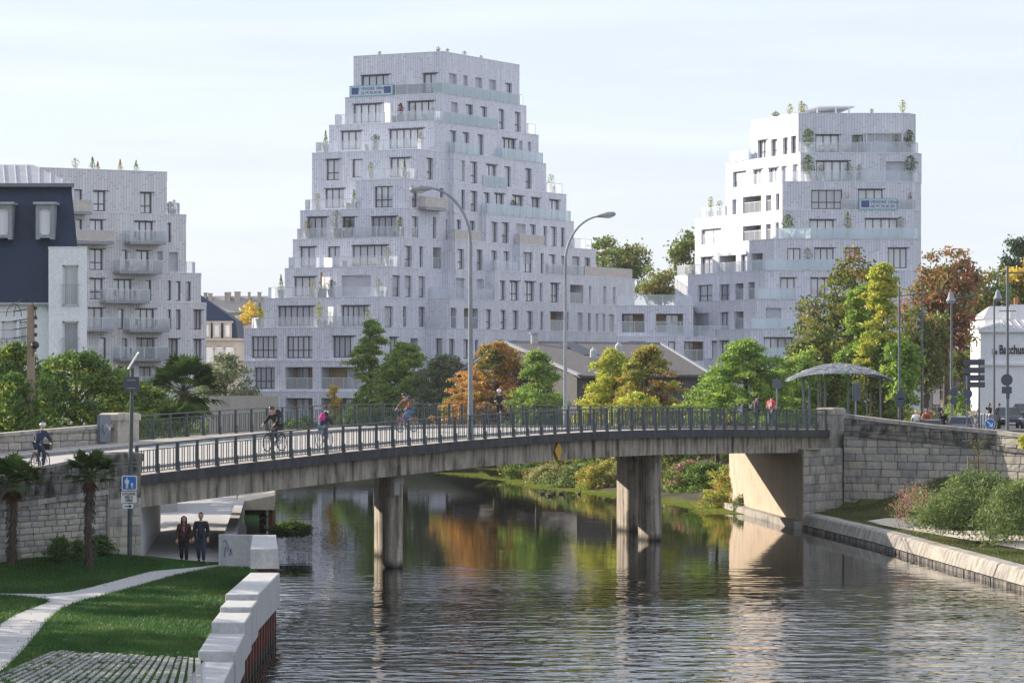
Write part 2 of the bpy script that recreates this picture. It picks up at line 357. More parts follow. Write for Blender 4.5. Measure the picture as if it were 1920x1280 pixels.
def leaf_mat():
    m, nt, b = newmat('foliage'); nt.nodes.remove(b); out = nt.nodes['Material Output']
    at = nt.nodes.new('ShaderNodeAttribute'); at.attribute_name = 'tint'
    di = N(nt, 'ShaderNodeBsdfDiffuse'); tl = N(nt, 'ShaderNodeBsdfTranslucent'); gl = N(nt, 'ShaderNodeBsdfGlossy', Roughness=.5, Color=(.6, .6, .6, 1))
    nt.links.new(at.outputs['Color'], di.inputs[0])
    br = N(nt, 'ShaderNodeBrightContrast', Bright=.0, Contrast=.0); nt.links.new(at.outputs['Color'], br.inputs[0]); nt.links.new(br.outputs[0], tl.inputs[0])
    m1 = nt.nodes.new('ShaderNodeMixShader'); m1.inputs[0].default_value = .5; nt.links.new(di.outputs[0], m1.inputs[1]); nt.links.new(tl.outputs[0], m1.inputs[2])
    m2 = nt.nodes.new('ShaderNodeMixShader'); m2.inputs[0].default_value = .05; nt.links.new(m1.outputs[0], m2.inputs[1]); nt.links.new(gl.outputs[0], m2.inputs[2])
    nt.links.new(m2.outputs[0], out.inputs[0]); return m
M['leaf'] = leaf_mat()
# =====================================================================
#  THE SETTING: river, ground, bridge, walls
# =====================================================================
U = Vector((.4819, .8762, 0)); V = Vector((-.8762, .4819, 0)); N0 = Vector((-22.03, 100, 0))
_ZK = [(-60, 3.0), (-30, 3.2), (0, 3.72), (10, 4.06), (17.8, 4.42), (22.5, 4.60), (32, 4.95), (41.9, 5.24), (52.3, 5.42), (60, 5.42), (67, 5.33), (80.5, 5.09), (100, 4.80), (130, 4.4), (170, 4.1)]
def zt(t):
    xs = [k[0] for k in _ZK]; zs = [k[1] for k in _ZK]
    v = 0
    for d in (-3, -1.5, 0, 1.5, 3): v += float(np.interp(t + d, xs, zs))
    return v / 5
def D(t, w, dz=0): p = N0 + U * t + V * w; return Vector((p.x, p.y, zt(t) + dz))
def t_at(px, w):                      # position along the bridge seen at photo column px, for the line at offset w
    p = N0 + V * w; k = kx(px); return (k * p.y - p.x) / (U.x - k * U.y)

def lerp_tab(tab, y): return float(np.interp(y, [a[0] for a in tab], [a[1] for a in tab]))
LE = [(40, -6.0), (60, -6.3), (76, -6.6), (97, -7.05), (110, -7.9), (155, -11.5), (172, -12.5), (237, -17.4), (290, -30)]
RE = [(40, 27), (100, 21.6), (119, 19.04), (149.5, 16.95), (166.4, 15.25), (183.4, 13.9), (192, 13.2), (207, 10), (223, 5.2), (255, -1), (290, -16)]
WR0, WR1 = Vector((17.9, 171.5, 0)), Vector((27.5, 165.9, 0))        # right quay wall line
WRd = (WR1 - WR0).normalized(); WRn = Vector((-abs(WRd.y), -WRd.x, 0)).normalized(); WRd2 = Vector((.60, -.80, 0)); WRn2 = Vector((-.80, -.60, 0)); SB = 8.7
def ss(a, b, x):
    x = max(0, min(1, (x - a) / (b - a))); return x * x * (3 - 2 * x)
def land(x, y):
    xl, xr = lerp_tab(LE, y), lerp_tab(RE, y)
    if y < 300 and xl < x < xr: return -1.6
    if x <= (xl + xr) / 2:
        d = xl - x; z = 1.27
        if y < 117: z += .47 * ss(4.2, .2, x - (.55 * y - 77.0)) * ss(116.5, 113.5, y)
        if y > 150: z = 1.27 + 1.9 * ss(175, 250, y)
        return z
    d = x - xr
    if y < 172:
        s = (Vector((x, y, 0)) - WR0).dot(WRn); zb = .98 + 1.75 * ss(0, 5.5, x - 17.9 + (171.5 - y) * .0)
        return .74 + (zb - .74) * ss(5.0, 0.1, s) + .03 * math.sin(x * 1.7 + y * .9)
    z = .12 + 3.3 * ss(0, 13, d) if y > 186 else .12 + 3.0 * ss(1, 6, d)
    return z
def build_ground():
    ys = [30] + list(np.arange(50, 130, 1.5)) + list(np.arange(130, 200, 2)) + list(np.arange(200, 300, 4)) + [301, 340, 420, 600, 1200, 3000, 9000]
    off = [0, .05, .5, 1.2, 2, 3, 4, 5, 6, 7, 8, 9.5, 11, 13, 16, 20, 26, 40, 70, 150, 500, 1500, 6000]
    rows = []
    for y in ys:
        xl, xr = (lerp_tab(LE, y), lerp_tab(RE, y)) if y < 301 else (-30.0, -16.0)
        zc = -1.6 if y < 300 else 3.2
        xl -= .75; xr += .4; row = [(xl - o, y) for o in reversed(off)] + [(xl + .02, y), ((xl + xr) / 2, y), (xr - .02, y)] + [(xr + o, y) for o in off]
        rows.append([(x, yy, (3.2 if yy > 300 else (zc if xl < x < xr else land(x, yy)))) for x, yy in row])
    b = MB(); n = len(rows[0]); vs = [p for r in rows for p in r]; fs = []
    for i in range(len(rows) - 1):
        for k in range(n - 1): fs.append((i * n + k, i * n + k + 1, (i + 1) * n + k + 1, (i + 1) * n + k))
    b.faces(vs, fs); o = b.build('ground', M['earth_g']); tag(o, kind='structure'); return o
def ground_mat():
    m, nt, b = newmat('ground_grass'); b.inputs['Roughness'].default_value = .95; b.inputs['Specular IOR Level'].default_value = .1
    sp = nt.nodes.new('ShaderNodeSeparateXYZ'); nt.links.new(geo(nt), sp.inputs[0])
    f = noise(nt, 14, 6); g = noise(nt, .5, 4)
    lawn = ramp(nt, f, [(.3, (.014, .05, .006)), (.7, (.03, .085, .012))]); dry = ramp(nt, g, [(.4, (.07, .10, .025)), (.7, (.13, .13, .045))])
    x = ramp(nt, mth(nt, 'GREATER_THAN', sp.outputs[0], 5), [(0, (0, 0, 0)), (1, (.75,) * 3)])
    y = ramp(nt, mth(nt, 'GREATER_THAN', sp.outputs[1], 185), [(0, (0, 0, 0)), (1, (1,) * 3)])
    c = mixc(nt, x, lawn, dry); c = mixc(nt, y, c, ramp(nt, g, [(.3, (.05, .055, .03)), (.7, (.10, .095, .06))]))
    nt.links.new(c, b.inputs['Base Color']); bump(nt, b, f, .6, .05); return m
M['earth_g'] = ground_mat()
build_ground()
b = MB(); b.quad((-300, 20, 0), (300, 20, 0), (300, 330, 0), (-300, 330, 0)); tag(b.build('river_water', M['water']), kind='structure')

# ---- left bank: concrete path through the lawn, apron beyond the bridge ----
def sheet(name, pts, z, mat, dz=.012, follow=False, kind='structure', label=None):
    b = MB(); pp = [(p[0], p[1], (land(p[0], p[1]) if follow else z) + dz) for p in pts]; b.poly(pp); o = b.build(name, mat); tag(o, kind=kind); return o
LZ = 1.27
def gl(px, py): return G(px, py, LZ)
pth = [gl(412, 1062), gl(385, 1067), gl(330, 1078), gl(250, 1101), gl(190, 1117), gl(150, 1127), gl(120, 1139), gl(103, 1150), gl(88, 1164), gl(75, 1180), gl(55, 1205), gl(40, 1222), gl(15, 1247), gl(-30, 1285), gl(-260, 1290), gl(-90, 1240), gl(-30, 1205), gl(0, 1170), gl(30, 1152), gl(60, 1140), gl(88, 1130), gl(90, 1124), gl(60, 1119.5), gl(20, 1116), gl(-40, 1114), gl(-40, 1112), gl(40, 1113), gl(90, 1113.5), gl(135, 1109), gl(170, 1101), gl(210, 1090.5), gl(260, 1077), gl(300, 1067), gl(330, 1058), gl(300, 1048), gl(290, 1035), gl(411, 1035)]
sheet('concrete_path', pth, LZ, M['path'], .014)
b = MB(); ap = [(-13.5, 116), (-9.4, 112), (-11.6, 140), (-13.4, 158), (-15.2, 176), (-18, 205), (-22, 240), (-40, 240), (-34, 215), (-27, 190), (-20, 165), (-15.2, 137)]
b.poly([(x, y, LZ + .02 + max(0, (y - 150) / 90) * 1.7) for x, y in ap]); tag(b.build('underpass_pavement', M['path']), kind='structure')

# ---- grass-jointed paving at the foot of the lawn ----
pv = thing('paving', 'strip of grass jointed granite paving at the foot of the lawn', 'paving', (-10.5, 72.5, LZ))
cob = MB(); cob.box((0, 0, 0), (1, 1, 1), taper=.93); cobm = [cob.mesh('paving_stone', M['cobble'])]
u0, u1 = gl(108, 1219), gl(372, 1233); v0, v1 = gl(-40, 1284), gl(300, 1290)
ncol = 24
for i in range(ncol + 1):
    f = i / ncol; a = u0.lerp(u1, f) + Vector((0, -.1 - .25 * random.random(), 0)); c = v0.lerp(gl(372, 1284), f)
    L = (c - a).length; ang = math.atan2((c - a).y, (c - a).x)
    if i % 4 == 0:
        inst('paving_strip', cobm[0], pv, Matrix.Translation(a.lerp(c, .5) - BASE[pv.name] + Vector((0, 0, .015))) @ Matrix.Rotation(ang, 4, 'Z') @ Matrix.Diagonal((L, .13, .04, 1)))
    else:
        s = 0
        while s < L:
            l = .26 + random.random() * .14
            if random.random() < .86:
                p = a + (c - a).normalized() * (s + l / 2) - BASE[pv.name]; p.z = .012 + random.random() * .01
                inst('paving_stone', cobm[0], pv, Matrix.Translation(p) @ Matrix.Rotation(ang + random.uniform(-.06, .06), 4, 'Z') @ Matrix.Diagonal((l * .9, .105, .04, 1)))
            s += l

# ---- stone block walls ----
def block_meshes(mat, n=7):
    out = []
    for k in range(n):
        rr = random.Random(k + 11); vs = []; m = MB()
        for x in (-.5, .5):
            for z in (-.5, .5): vs.append((x, .5, z))
        g = []
        for i in range(3):
            for j in range(3):
                edge = (i != 1) + (j != 1); e = .47
                g.append(((i - 1) * e + rr.uniform(-.02, .02), -.5 + .16 * (edge > 0) + rr.uniform(-.09, .09), (j - 1) * e + rr.uniform(-.03, .03)))
        vs += g; fs = []
        for i in range(2):
            for j in range(2):
                q = 4 + i * 3 + j; fs.append((q, q + 3, q + 4, q + 1))
        fs += [(0, 4, 5, 6, 1), (3, 12, 11, 10, 2), (2, 10, 7, 4, 0), (1, 6, 9, 12, 3)]
        m.faces(vs, fs); out.append(m.mesh('stone', mat))
    return out
STONE = block_meshes(M['stone']); STONED = block_meshes(M['stone_dark'])
def block_wall(root, p0, p1, zlo, zhi, ch, bl, meshes, nrm, depth=.09, name='stone', seed=1, gap=.018):
    """blocks laid in level courses on the face p0-p1 between zlo(s) and zhi(s)"""
    rr = random.Random(seed); p0 = Vector(p0); p1 = Vector(p1); L = (p1 - p0).length; d = (p1 - p0) / L
    ang = math.atan2(d.y, d.x); base = BASE[root.name]; nrm = Vector(nrm)
    if Vector((math.sin(ang), -math.cos(ang), 0)).dot(nrm) < 0: ang += math.pi
    zmin = min(zlo(0), zlo(L)); zmax = max(zhi(0), zhi(L)); r = 0; n = 0
    z = zmin
    while z < zmax - .04:
        h = ch * rr.uniform(.9, 1.1); s = -rr.random() * bl
        while s < L:
            l = bl * rr.uniform(.55, 1.35); a = max(s, 0); e = min(s + l, L); s += l
            if e - a < .12: continue
            mid = (a + e) / 2; lo = max(z, zlo(mid)); hi = min(z + h, zhi(mid))
            if hi - lo < .07: continue
            c = p0 + d * mid + nrm * (depth / 2 - .03 + rr.uniform(-.012, .016)); c.z = (lo + hi) / 2
            inst(name, rr.choice(meshes), root, Matrix.Translation(c - base) @ Matrix.Rotation(ang, 4, 'Z') @ Matrix.Diagonal((e - a - gap, depth, hi - lo - gap, 1))); n += 1
        z += h
    return n
nn = -V          # outward normal of the near side of bridge and left wall
# left retaining wall with parapet
lw = thing('retaining_wall', 'granite retaining wall with dark parapet beside the lawn and the two small palms', 'wall', D(12, 0, -3))
def ztl(t): return float(np.interp(t, [-30, 9.7, 16.3], [3.9, 4.62, 5.2]))     # coping height
def zst(t): return float(np.interp(t, [-30, 9.7, 17.5], [3.0, 3.60, 4.02]))     # string course
T0, T1 = -28, 15.7
b = MB(); vs = []; fs = []; ts = [T0, -10, 0, 5, 9.7, 13, T1]
for t in ts:
    for w in (0.03, .42):
        p = N0 + U * t + V * w; vs += [(p.x, p.y, 1.0), (p.x, p.y, ztl(t) - .1)]
for i in range(len(ts) - 1):
    q = i * 4; fs += [(q, q + 4, q + 5, q + 1), (q + 1, q + 5, q + 7, q + 3), (q + 3, q + 7, q + 6, q + 2)]
fs += [(0, 1, 3, 2), (len(ts) * 4 - 4, len(ts) * 4 - 2, len(ts) * 4 - 1, len(ts) * 4 - 3)]
b.faces(vs, fs); b.build('wall_core', M['mortar'], lw)
P = lambda t, w=0: (N0 + U * t + V * w)
block_wall(lw, P(3), P(T1), lambda s: 1.35, lambda s: zst(3 + s) - .12, .205, .62, STONE, nn, seed=3)
block_wall(lw, P(3), P(T1), lambda s: zst(3 + s) + .06, lambda s: ztl(3 + s) - .16, .36, .7, STONED, nn, seed=4)
for i, t in enumerate(np.arange(T0, T1, 1.1)):                      # coping stones and string course stones
    t2 = min(t + 1.09, T1); a, c = P(t + .006, .2), P(t2 - .006, .2); a.z = ztl(t) - .08; c.z = ztl(t2) - .08
    m = MB(); m.beam(a, c, .56, .17); m.build('coping_stone', M['stone_dark'], lw)
    a, c = P(t + .006, .04), P(t2 - .006, .04); a.z = zst(t) - .03; c.z = zst(t2) - .03
    m = MB(); m.beam(a, c, .36, .17); m.build('string_course_stone', M['stone'], lw)
def pillar(name, label, t0, t1, w0, w1, zb, ztp, mat, capmat, cap=.28, grow=.06):
    a = D((t0 + t1) / 2, (w0 + w1) / 2); o = thing(name, label, 'pillar', (a.x, a.y, zb))
    q = [P(t0, w0), P(t1, w0), P(t1, w1), P(t0, w1)]; m = MB(); m.prism([(p.x, p.y) for p in q], zb, ztp - cap)
    # recessed joint lines between the stone drums
    m.build('shaft', mat, o)
    q = [P(t0 - grow, w0 - grow), P(t1 + grow, w0 - grow), P(t1 + grow, w1 + grow), P(t0 - grow, w1 + grow)]
    m = MB(); c = sum((Vector((p.x, p.y, 0)) for p in q), Vector()) / 4
    vs = [(p.x, p.y, ztp - cap) for p in q] + [(p.x, p.y, ztp - .07) for p in q] + [(c.x + (p.x - c.x) * .8, c.y + (p.y - c.y) * .8, ztp) for p in q]
    m.faces(vs, [(3, 2, 1, 0), (0, 1, 5, 4), (1, 2, 6, 5), (2, 3, 7, 6), (3, 0, 4, 7), (4, 5, 9, 8), (5, 6, 10, 9), (6, 7, 11, 10), (7, 4, 8, 11), (8, 9, 10, 11)])
    m.build('cap_stone', capmat, o); return o
pl = pillar('stone_pillar', 'dark stone pillar at the left end of the near railing', 15.75, 17.75, -.1, .62, .9, 5.28, M['stone'], M['stone_dark'], .34)
block_wall(pl, P(15.78, -.1), P(17.72, -.1), lambda s: 1.2, lambda s: 3.6, .36, 1.2, STONE, nn, seed=9, depth=.07); block_wall(pl, P(15.78, -.1), P(17.72, -.1), lambda s: 3.62, lambda s: 4.9, .40, 1.1, STONED, nn, seed=10, depth=.07)
# right pillar
pr = pillar('stone_pillar', 'pale granite pillar where the right end of the near railing meets the quay wall', 80.95, 82.6, -.15, .75, 3.8, 6.27, M['quay'], M['quay'], .36)
# abutment on the right: river face, and blockwork corner
ab = thing('bridge_abutment', 'concrete and granite abutment under the right end of the bridge', 'abutment', (15.3, 167.5, 0))
A0 = Vector((15.2, 167.0, 0)); A1 = Vector((13.1, 193, 0)); B1 = Vector((17.62, 170.9, 0))
m = MB(); vs = [(A0.x, A0.y, -1), (A1.x, A1.y, -1), (A1.x, A1.y, 4.15), (A0.x, A0.y, 4.15)]
inn = [(p[0] + 1.2, p[1] + .8, p[2]) for p in vs]
m.faces(vs + inn, [(0, 3, 2, 1), (3, 7, 6, 2), (1, 2, 6, 5)]); m.build('river_face', M['abut'], ab)
m = MB(); m.beam(A0 + Vector((-.22, 0, .12)), A1 + Vector((-.22, 0, .12)), .5, .5); m.build('footing', M['quay'], ab)
m = MB(); m.prism([(A0.x, A0.y + .02), (B1.x, B1.y), (B1.x + .4, B1.y + 2), (A0.x + .1, A0.y + 5)], -1, 4.12); m.build('core', M['mortar'], ab)
cn = Vector(((B1 - A0).y, -(B1 - A0).x, 0)).normalized()
if cn.y > 0: cn = -cn
block_wall(ab, A0, B1, lambda s: .0, lambda s: 4.15, .46, .95, STONE, cn, seed=21)
# right quay wall
rw = thing('quay_wall', 'long granite quay wall with parapet right of the bridge', 'wall', (22, 165.8, .8))
def z_cop(s): return float(np.interp(s, [0, 3, 5, 10, 20, 40], [5.93, 5.62, 5.42, 5.02, 4.6, 4.2]))
def z_str(s): return float(np.interp(s, [0, 3, 5, 10, 20, 40], [4.92, 4.70, 4.55, 4.12, 3.7, 3.3]))
W0 = Vector((17.75, 171.2, 0)); WL = 30
def RWp(s, out=0): return W0 + WRd * min(s, SB) + WRd2 * max(0, s - SB) + (WRn if s < SB - .01 else ((WRn + WRn2).normalized() if s < SB + .01 else WRn2)) * out
m = MB(); vs = []; fs = []; S = [0, 3, 6, SB, 14.1, WL]
for s in S:
    for o_ in (-.05, -.5):
        p = RWp(s, o_); vs += [(p.x, p.y, .3), (p.x, p.y, z_cop(s) - .1)]
for i in range(len(S) - 1):
    q = i * 4; fs += [(q, q + 4, q + 5, q + 1), (q + 1, q + 5, q + 7, q + 3), (q + 3, q + 7, q + 6, q + 2)]
m.faces(vs, fs); m.build('wall_core', M['mortar'], rw)
block_wall(rw, RWp(0), RWp(SB), lambda s: .7, lambda s: z_str(s) - .1, .385, .95, STONE, WRn, seed=31); block_wall(rw, RWp(SB), RWp(14), lambda s: .7, lambda s: z_str(s + SB) - .1, .385, .95, STONE, WRn2, seed=33)
block_wall(rw, RWp(0), RWp(SB), lambda s: z_str(s) + .12, lambda s: z_cop(s) - .2, .34, 1.0, STONED, WRn, seed=32); block_wall(rw, RWp(SB), RWp(14), lambda s: z_str(s + SB) + .12, lambda s: z_cop(s + SB) - .2, .34, 1.0, STONE, WRn2, seed=34)
for s in np.arange(0, WL, 1.25):
    a, c = RWp(s + .006, -.22), RWp(s + 1.24, -.22); a.z = z_cop(s) - .1; c.z = z_cop(s + 1.25) - .1
    m = MB(); m.beam(a, c, .62, .2); m.build('coping_stone', M['quay'], rw)
    a, c = RWp(s + .006, -.02), RWp(s + 1.24, -.02); a.z = z_str(s); c.z = z_str(s + 1.25)
    m = MB(); m.beam(a, c, .36, .2); m.build('string_course_stone', M['stone_dark'], rw)

# ---- right river quay: coping blocks and rough wall under them ----
qk = thing('river_quay', 'low pale stone quay edging the water on the right', 'quay', (19, 125, 0))
qp = [Vector((24.2, 88, 0)), Vector((21.6, 100, 0)), Vector((19.04, 119, 0)), Vector((17.9, 135, 0)), Vector((16.95, 149.5, 0)), Vector((16.0, 159, 0)), Vector((15.2, 166.9, 0))]
cum = 0; toggle = 0
for a, c in zip(qp[:-1], qp[1:]):
    L = (c - a).length; n = max(1, round(L / 1.5)); d = (c - a).normalized(); sd = Vector((-d.y, d.x, 0))
    if sd.x < 0: sd = -sd
    for i in range(n):
        p, q = a.lerp(c, i / n) + d * .01, a.lerp(c, (i + 1) / n) - d * .01; j = random.uniform(-.006, .006)
        m = MB(); vs = []
        for w_, z_ in ((-.02, .22), (.14, .70 + j), (.24, .78 + j), (.75, .80 + j), (.75, .2)):
            for e in (p, q): vs.append((e.x + sd.x * w_, e.y + sd.y * w_, z_))
        m.faces(vs, [(0, 1, 3, 2), (2, 3, 5, 4), (4, 5, 7, 6), (6, 7, 9, 8), (0, 2, 4, 6, 8), (9, 7, 5, 3, 1)])
        m.build('coping_stone', M['quay'], qk)
    nb = max(1, round(L / .7))
    for i in range(nb):
        for z_ in (-.02, ):
            p, q = a.lerp(c, i / nb) + d * .02, a.lerp(c, (i + 1) / nb) - d * .02; o_ = sd * random.uniform(.0, .08)
            m = MB(); m.beam(Vector((p.x, p.y, z_ + .04)) + o_ + sd * .1, Vector((q.x, q.y, z_ + .04)) + o_ + sd * .1, .34, .3); m.build('foundation_stone', M['stone_dark'], qk)
sp = [G(1625, 977, .78), G(1660, 972, .8), G(1700, 971, .82), G(1740, 977, .8), G(1800, 988, .78), G(1860, 996, .78), G(1920, 1005, .78), G(1990, 1020, .78), G(1990, 1050, .78), G(1920, 1031, .78), G(1860, 1020, .78), G(1800, 1010, .78), G(1740, 1000, .78), G(1690, 992, .78), G(1650, 984, .78)]
b = MB(); b.poly([(p.x, p.y, max(land(p.x, p.y), p.z) + .03) for p in sp]); tag(b.build('sandy_path', M['sand']), kind='structure')

# ---- street level on the right bank ----
def zs(x, y):
    return 4.12 + .9 * math.exp(-((x - 15) ** 2 + (y - 176) ** 2) / 400)
vs = []; fs = []; m = MB()
gx = np.linspace(0, 1, 14); gy = [0, .04, .1, .16, .24, .34, .5, .7, 1]
for v_ in gy:
    for u_ in gx:
        near = RWp(u_ * u_ * 70, -.45); far = Vector((12.5 + u_ * u_ * 150, 300, 0)); p = near.lerp(far, v_)
        vs.append((p.x, p.y, zs(p.x, p.y)))
n = len(gx)
for i in range(len(gy) - 1):
    for k in range(n - 1): fs.append((i * n + k, i * n + k + 1, (i + 1) * n + k + 1, (i + 1) * n + k))
m.faces(vs, fs); tag(m.build('street', M['asphalt']), kind='structure')

# ---- the bridge ----
br = thing('road_bridge', 'arched concrete road bridge with dark fascia over the river', 'bridge', D(50, 6, -5.3))
WB = 13.4; TE = 97
def strip(name, w0, w1, dz, mat, parent, ta=-45, tb=TE, step=2.0, thick=None):
    m = MB(); vs = []; fs = []; ts = list(np.arange(ta, tb, step)) + [tb]
    for t in ts:
        a, c = D(t, w0, dz), D(t, w1, dz); vs += [a, c]
        if thick: vs += [D(t, w0, dz - thick), D(t, w1, dz - thick)]
    k = 4 if thick else 2
    for i in range(len(ts) - 1):
        q = i * k; fs.append((q, q + k, q + k + 1, q + 1))
        if thick: fs += [(q + 2, q + k + 2, q + k, q), (q + 1, q + k + 1, q + k + 3, q + 3), (q + 3, q + k + 3, q + k + 2, q + 2)]
    if thick: fs += [(0, 1, 3, 2), (len(ts) * k - 4, len(ts) * k - 2, len(ts) * k - 1, len(ts) * k - 3)]
    m.faces(vs, fs); return m.build(name, mat, parent)
strip('fascia_slab', 0, WB, 0, M['fascia'], br, 17.6, TE, thick=.36)
strip('girder', .38, 9.0, -.365, M['girder'], br, 17.6, TE - 2, thick=.84)
tag(strip('pavement', .04, 1.9, .012, M['pave'], None, 17.7, TE), kind='structure')
tag(strip('pavement', .43, 1.9, .012, M['pave'], None, -45, 17.7), kind='structure')
tag(strip('pavement', 11.3, WB - .04, .13, M['pave'], None, -45, TE, thick=.2), kind='structure')
tag(strip('road', 1.9, 11.3, .008, M['deck_road'], None, -45, TE), kind='structure')
for w0 in (1.9, 11.1):
    kb = thing('kerb', 'grey stone kerb along the %s side of the bridge roadway' % ('near' if w0 < 5 else 'far'), 'kerb', D(40, w0))
    for t in np.arange(-20, TE - 1, 1.5):
        m = MB(); m.beam(D(t + .01, w0 + .09, .06), D(t + 1.49, w0 + .09, .06), .2, .16 if w0 > 5 else .10); m.build('kerb_stone', M['kerb'], kb)
# road edge line and bus-lane dashes at the left approach
mk = MB()
for t in np.arange(-8, 90, 4.5): mk.beam(D(t, 6.6, .014), D(t + 1.8, 6.6, .014), .12, .006)
tag(mk.build('road_marking', M['sign_white']), kind='structure')
def drum(m, c, L, r, z0, z1, ang=0, flare=None, n=10):
    pts = []
    for s, sg in ((L / 2, 1), (-L / 2, -1)):
        for k in range(n + 1):
            a = -math.pi / 2 + math.pi * k / n
            x, y = (s + sg * math.cos(a) * r, sg * math.sin(a) * r); X_, Y_ = rot2(x, y, ang); pts.append((c[0] + X_, c[1] + Y_))
    m.prism(pts, z0, z1); return pts
for (cx, cy, zz, lab) in ((-4.98, 134.1, 0, 'left'), (6.73, 156.4, 0, 'right')):
    pass
PA = math.atan2(.94, -.34)
for (x, y, L, tt) in ((-5.0, 134.0, .35, 0), (-5.66, 142.5, .7, 0), (6.72, 156.2, 1.0, 1), (6.02, 165.4, 1.25, 1)):
    t = (Vector((x, y, 0)) - N0).dot(U); zb = zt(t) - .36 - .84
    p = thing('bridge_pier', '%s concrete column of the %s pier, standing in the river' % (('front', 'rear')[0 if (y < 140 or 150 < y < 160) else 1], ('left', 'right')[tt]), 'bridge pier', (x, y, 0))
    m = MB(); drum(m, (x, y), L, .375, -1.5, zb - .42, PA); m.build('shaft', M['pier'], p, smooth=False)
    m = MB(); drum(m, (x, y), L, .42, zb - .42, zb - .22, PA); drum(m, (x, y), L, .40, zb - .215, zb + .05, PA); m.build('capital', M['pier'], p)
# paper notices / painted mark on columns
for (px, py, Y, s, mt) in ((746, 908, 133.5, (.22, .02, .5), 'sign_white'), (1222, 910, 155.7, (.3, .02, .5), 'sign_white')):
    o = MB(); c = Vector((PX(px, Y), Y, ZY(py, Y))); o.box(c, s)
    pass
mm = MB(); mm.box((6.86, 155.47, 2.63), (.32, .02, .5)); tag(mm.build('notice', M['con_light'], None, (6.86, 155.47, 2.63)), 'pale square patch fixed to the front column of the right pier', 'notice')
mm = MB(); mm.box((-4.80, 133.31, 3.3), (.22, .02, .52)); tag(mm.build('notice', M['con_light'], None, (-4.8, 133.31, 3.3)), 'pale upright patch fixed to the front column of the left pier', 'notice')
# yellow diamond
t = t_at(1046, .3); c = D(t, .3, -.78); sg = thing('navigation_sign', 'yellow diamond board hanging on the bridge girder', 'sign', c)
m = MB(); h = .40; vs = [c + U * .36 + nn * .0, c + Vector((0, 0, .44)), c - U * .36, c - Vector((0, 0, .44))]
m.faces([p for p in vs] + [p + nn * .05 for p in vs], [(4, 5, 6, 7), (3, 2, 1, 0), (0, 1, 5, 4), (1, 2, 6, 5), (2, 3, 7, 6), (3, 0, 4, 7)]); m.build('panel', M['yellow'], sg)
m = MB(); m.beam(c + Vector((0, 0, .1)) - nn * .0, c + Vector((0, 0, .1)) + V * .12, .05, .05); m.beam(c - Vector((0, 0, .1)), c - Vector((0, 0, .1)) + V * .12, .05, .05); m.build('bracket', M['steel'], sg)

# railings
def railing(label, w, t0, t1, n, seed=0, h=1.06, ledge=0):
    r = thing('railing', label, 'railing', D(t0, w)); base = BASE[r.name]
    step = (t1 - t0) / n
    po = MB(); po.box((0, 0, .5), (.075, .10, 1.0)); po.box((0, -.07, .12), (.09, .05, .42)); pm = po.mesh('post', M['rail'])
    ba = MB(); ba.box((0, 0, 0), (.022, .03, 1)); bm_ = ba.mesh('baluster', M['rail'])
    ang = math.atan2(U.y, U.x); bars = 0; extra = MB()
    top, low, mid = MB(), MB(), MB()
    for i in range(n + 1):
        t = t0 + i * step; p = D(t, w, ledge) - base
        inst('post', pm, r, Matrix.Translation(p) @ Matrix.Rotation(ang, 4, 'Z') @ Matrix.Diagonal((1.25 if i % 2 == 0 else .8, 1, h, 1)))
        if i == n: break
        k = 7
        for j in range(k):
            tt = t + step * (j + .5 + (.12 if j % 2 else -.12)) / k; q = D(tt, w, ledge + .47); q.z += .0
            if bars < 294: inst('baluster', bm_, r, Matrix.Translation(q - base) @ Matrix.Rotation(ang, 4, 'Z') @ Matrix.Diagonal((1, 1, .78, 1))); bars += 1
            else: extra.box(q, (.022, .03, .78), rz=ang)
        top.beam(D(t, w, ledge + h), D(t + step, w, ledge + h), .075, .045)
        mid.beam(D(t, w, ledge + .87), D(t + step, w, ledge + .87), .035, .03); low.beam(D(t, w, ledge + .09), D(t + step, w, ledge + .09), .035, .03)
    top.build('handrail', M['rail'], r); mid.build('upper_rail', M['rail'], r); low.build('lower_rail', M['rail'], r)
    if extra.v: tag(extra.build('balusters', M['rail'], r), kind='stuff')
railing('near green grey steel railing along the bridge edge', .16, 17.85, 80.8, 49)
railing('far green grey steel railing behind the roadway of the bridge', WB - .16, 36.1, 95.5, 46, ledge=.13)
# far parapet at the left approach
fp = thing('parapet_wall', 'low stone parapet behind the cyclist on the left approach road', 'wall', D(28, WB))
fpz = lambda t: zt(t) + .13 + .72
m = MB(); 
for t in np.arange(-20, 34.2, 1.08):
    t2 = t + 1.07
    m2 = MB(); m2.beam(D(t, WB, .13 + .72), D(t2, WB, .13 + .72), .5, .14); m2.build('coping_stone', M['stone'], fp)
m.beam(D(-20, WB + .03, .3), D(34.3, WB + .03, .3), .3, .9)
m = MB()
for t in np.arange(-20, 34.3, 3): m.beam(D(t, WB + .05, .35), D(min(t + 3, 34.3), WB + .05, .35), .28, .9)
m.build('wall_core', M['mortar'], fp)
block_wall(fp, P(14, WB - .12), P(34.3, WB - .12), lambda s: zt(14 + s) + .1, lambda s: zt(14 + s) + .78, .33, .85, STONE, nn, seed=41, depth=.1)
pillar('stone_pillar', 'grey granite pillar where the far railing begins beside the grey cable cabinet', 34.4, 35.95, WB - .45, WB + .45, 4.6, 6.42, M['stone'], M['stone'], .32)
c = D(33.6, WB - .3, .78); cb = thing('mooring_winch_box', 'grey green metal box with round cap fixed to the parapet', 'box', (c.x, c.y, zt(33.6)))
m = MB(); ang = math.atan2(U.y, U.x); m.box(c, (.75, .16, 1.15), rz=ang); m.build('case', M['steel'], cb)
m = MB(); m.tube([c + nn * .08, c + nn * .14], .2, 14); m.build('flange', M['pole'], cb); m = MB(); m.tube([c + nn * .14, c + nn * .3], .1, 12); m.build('cap', M['zinc'], cb)

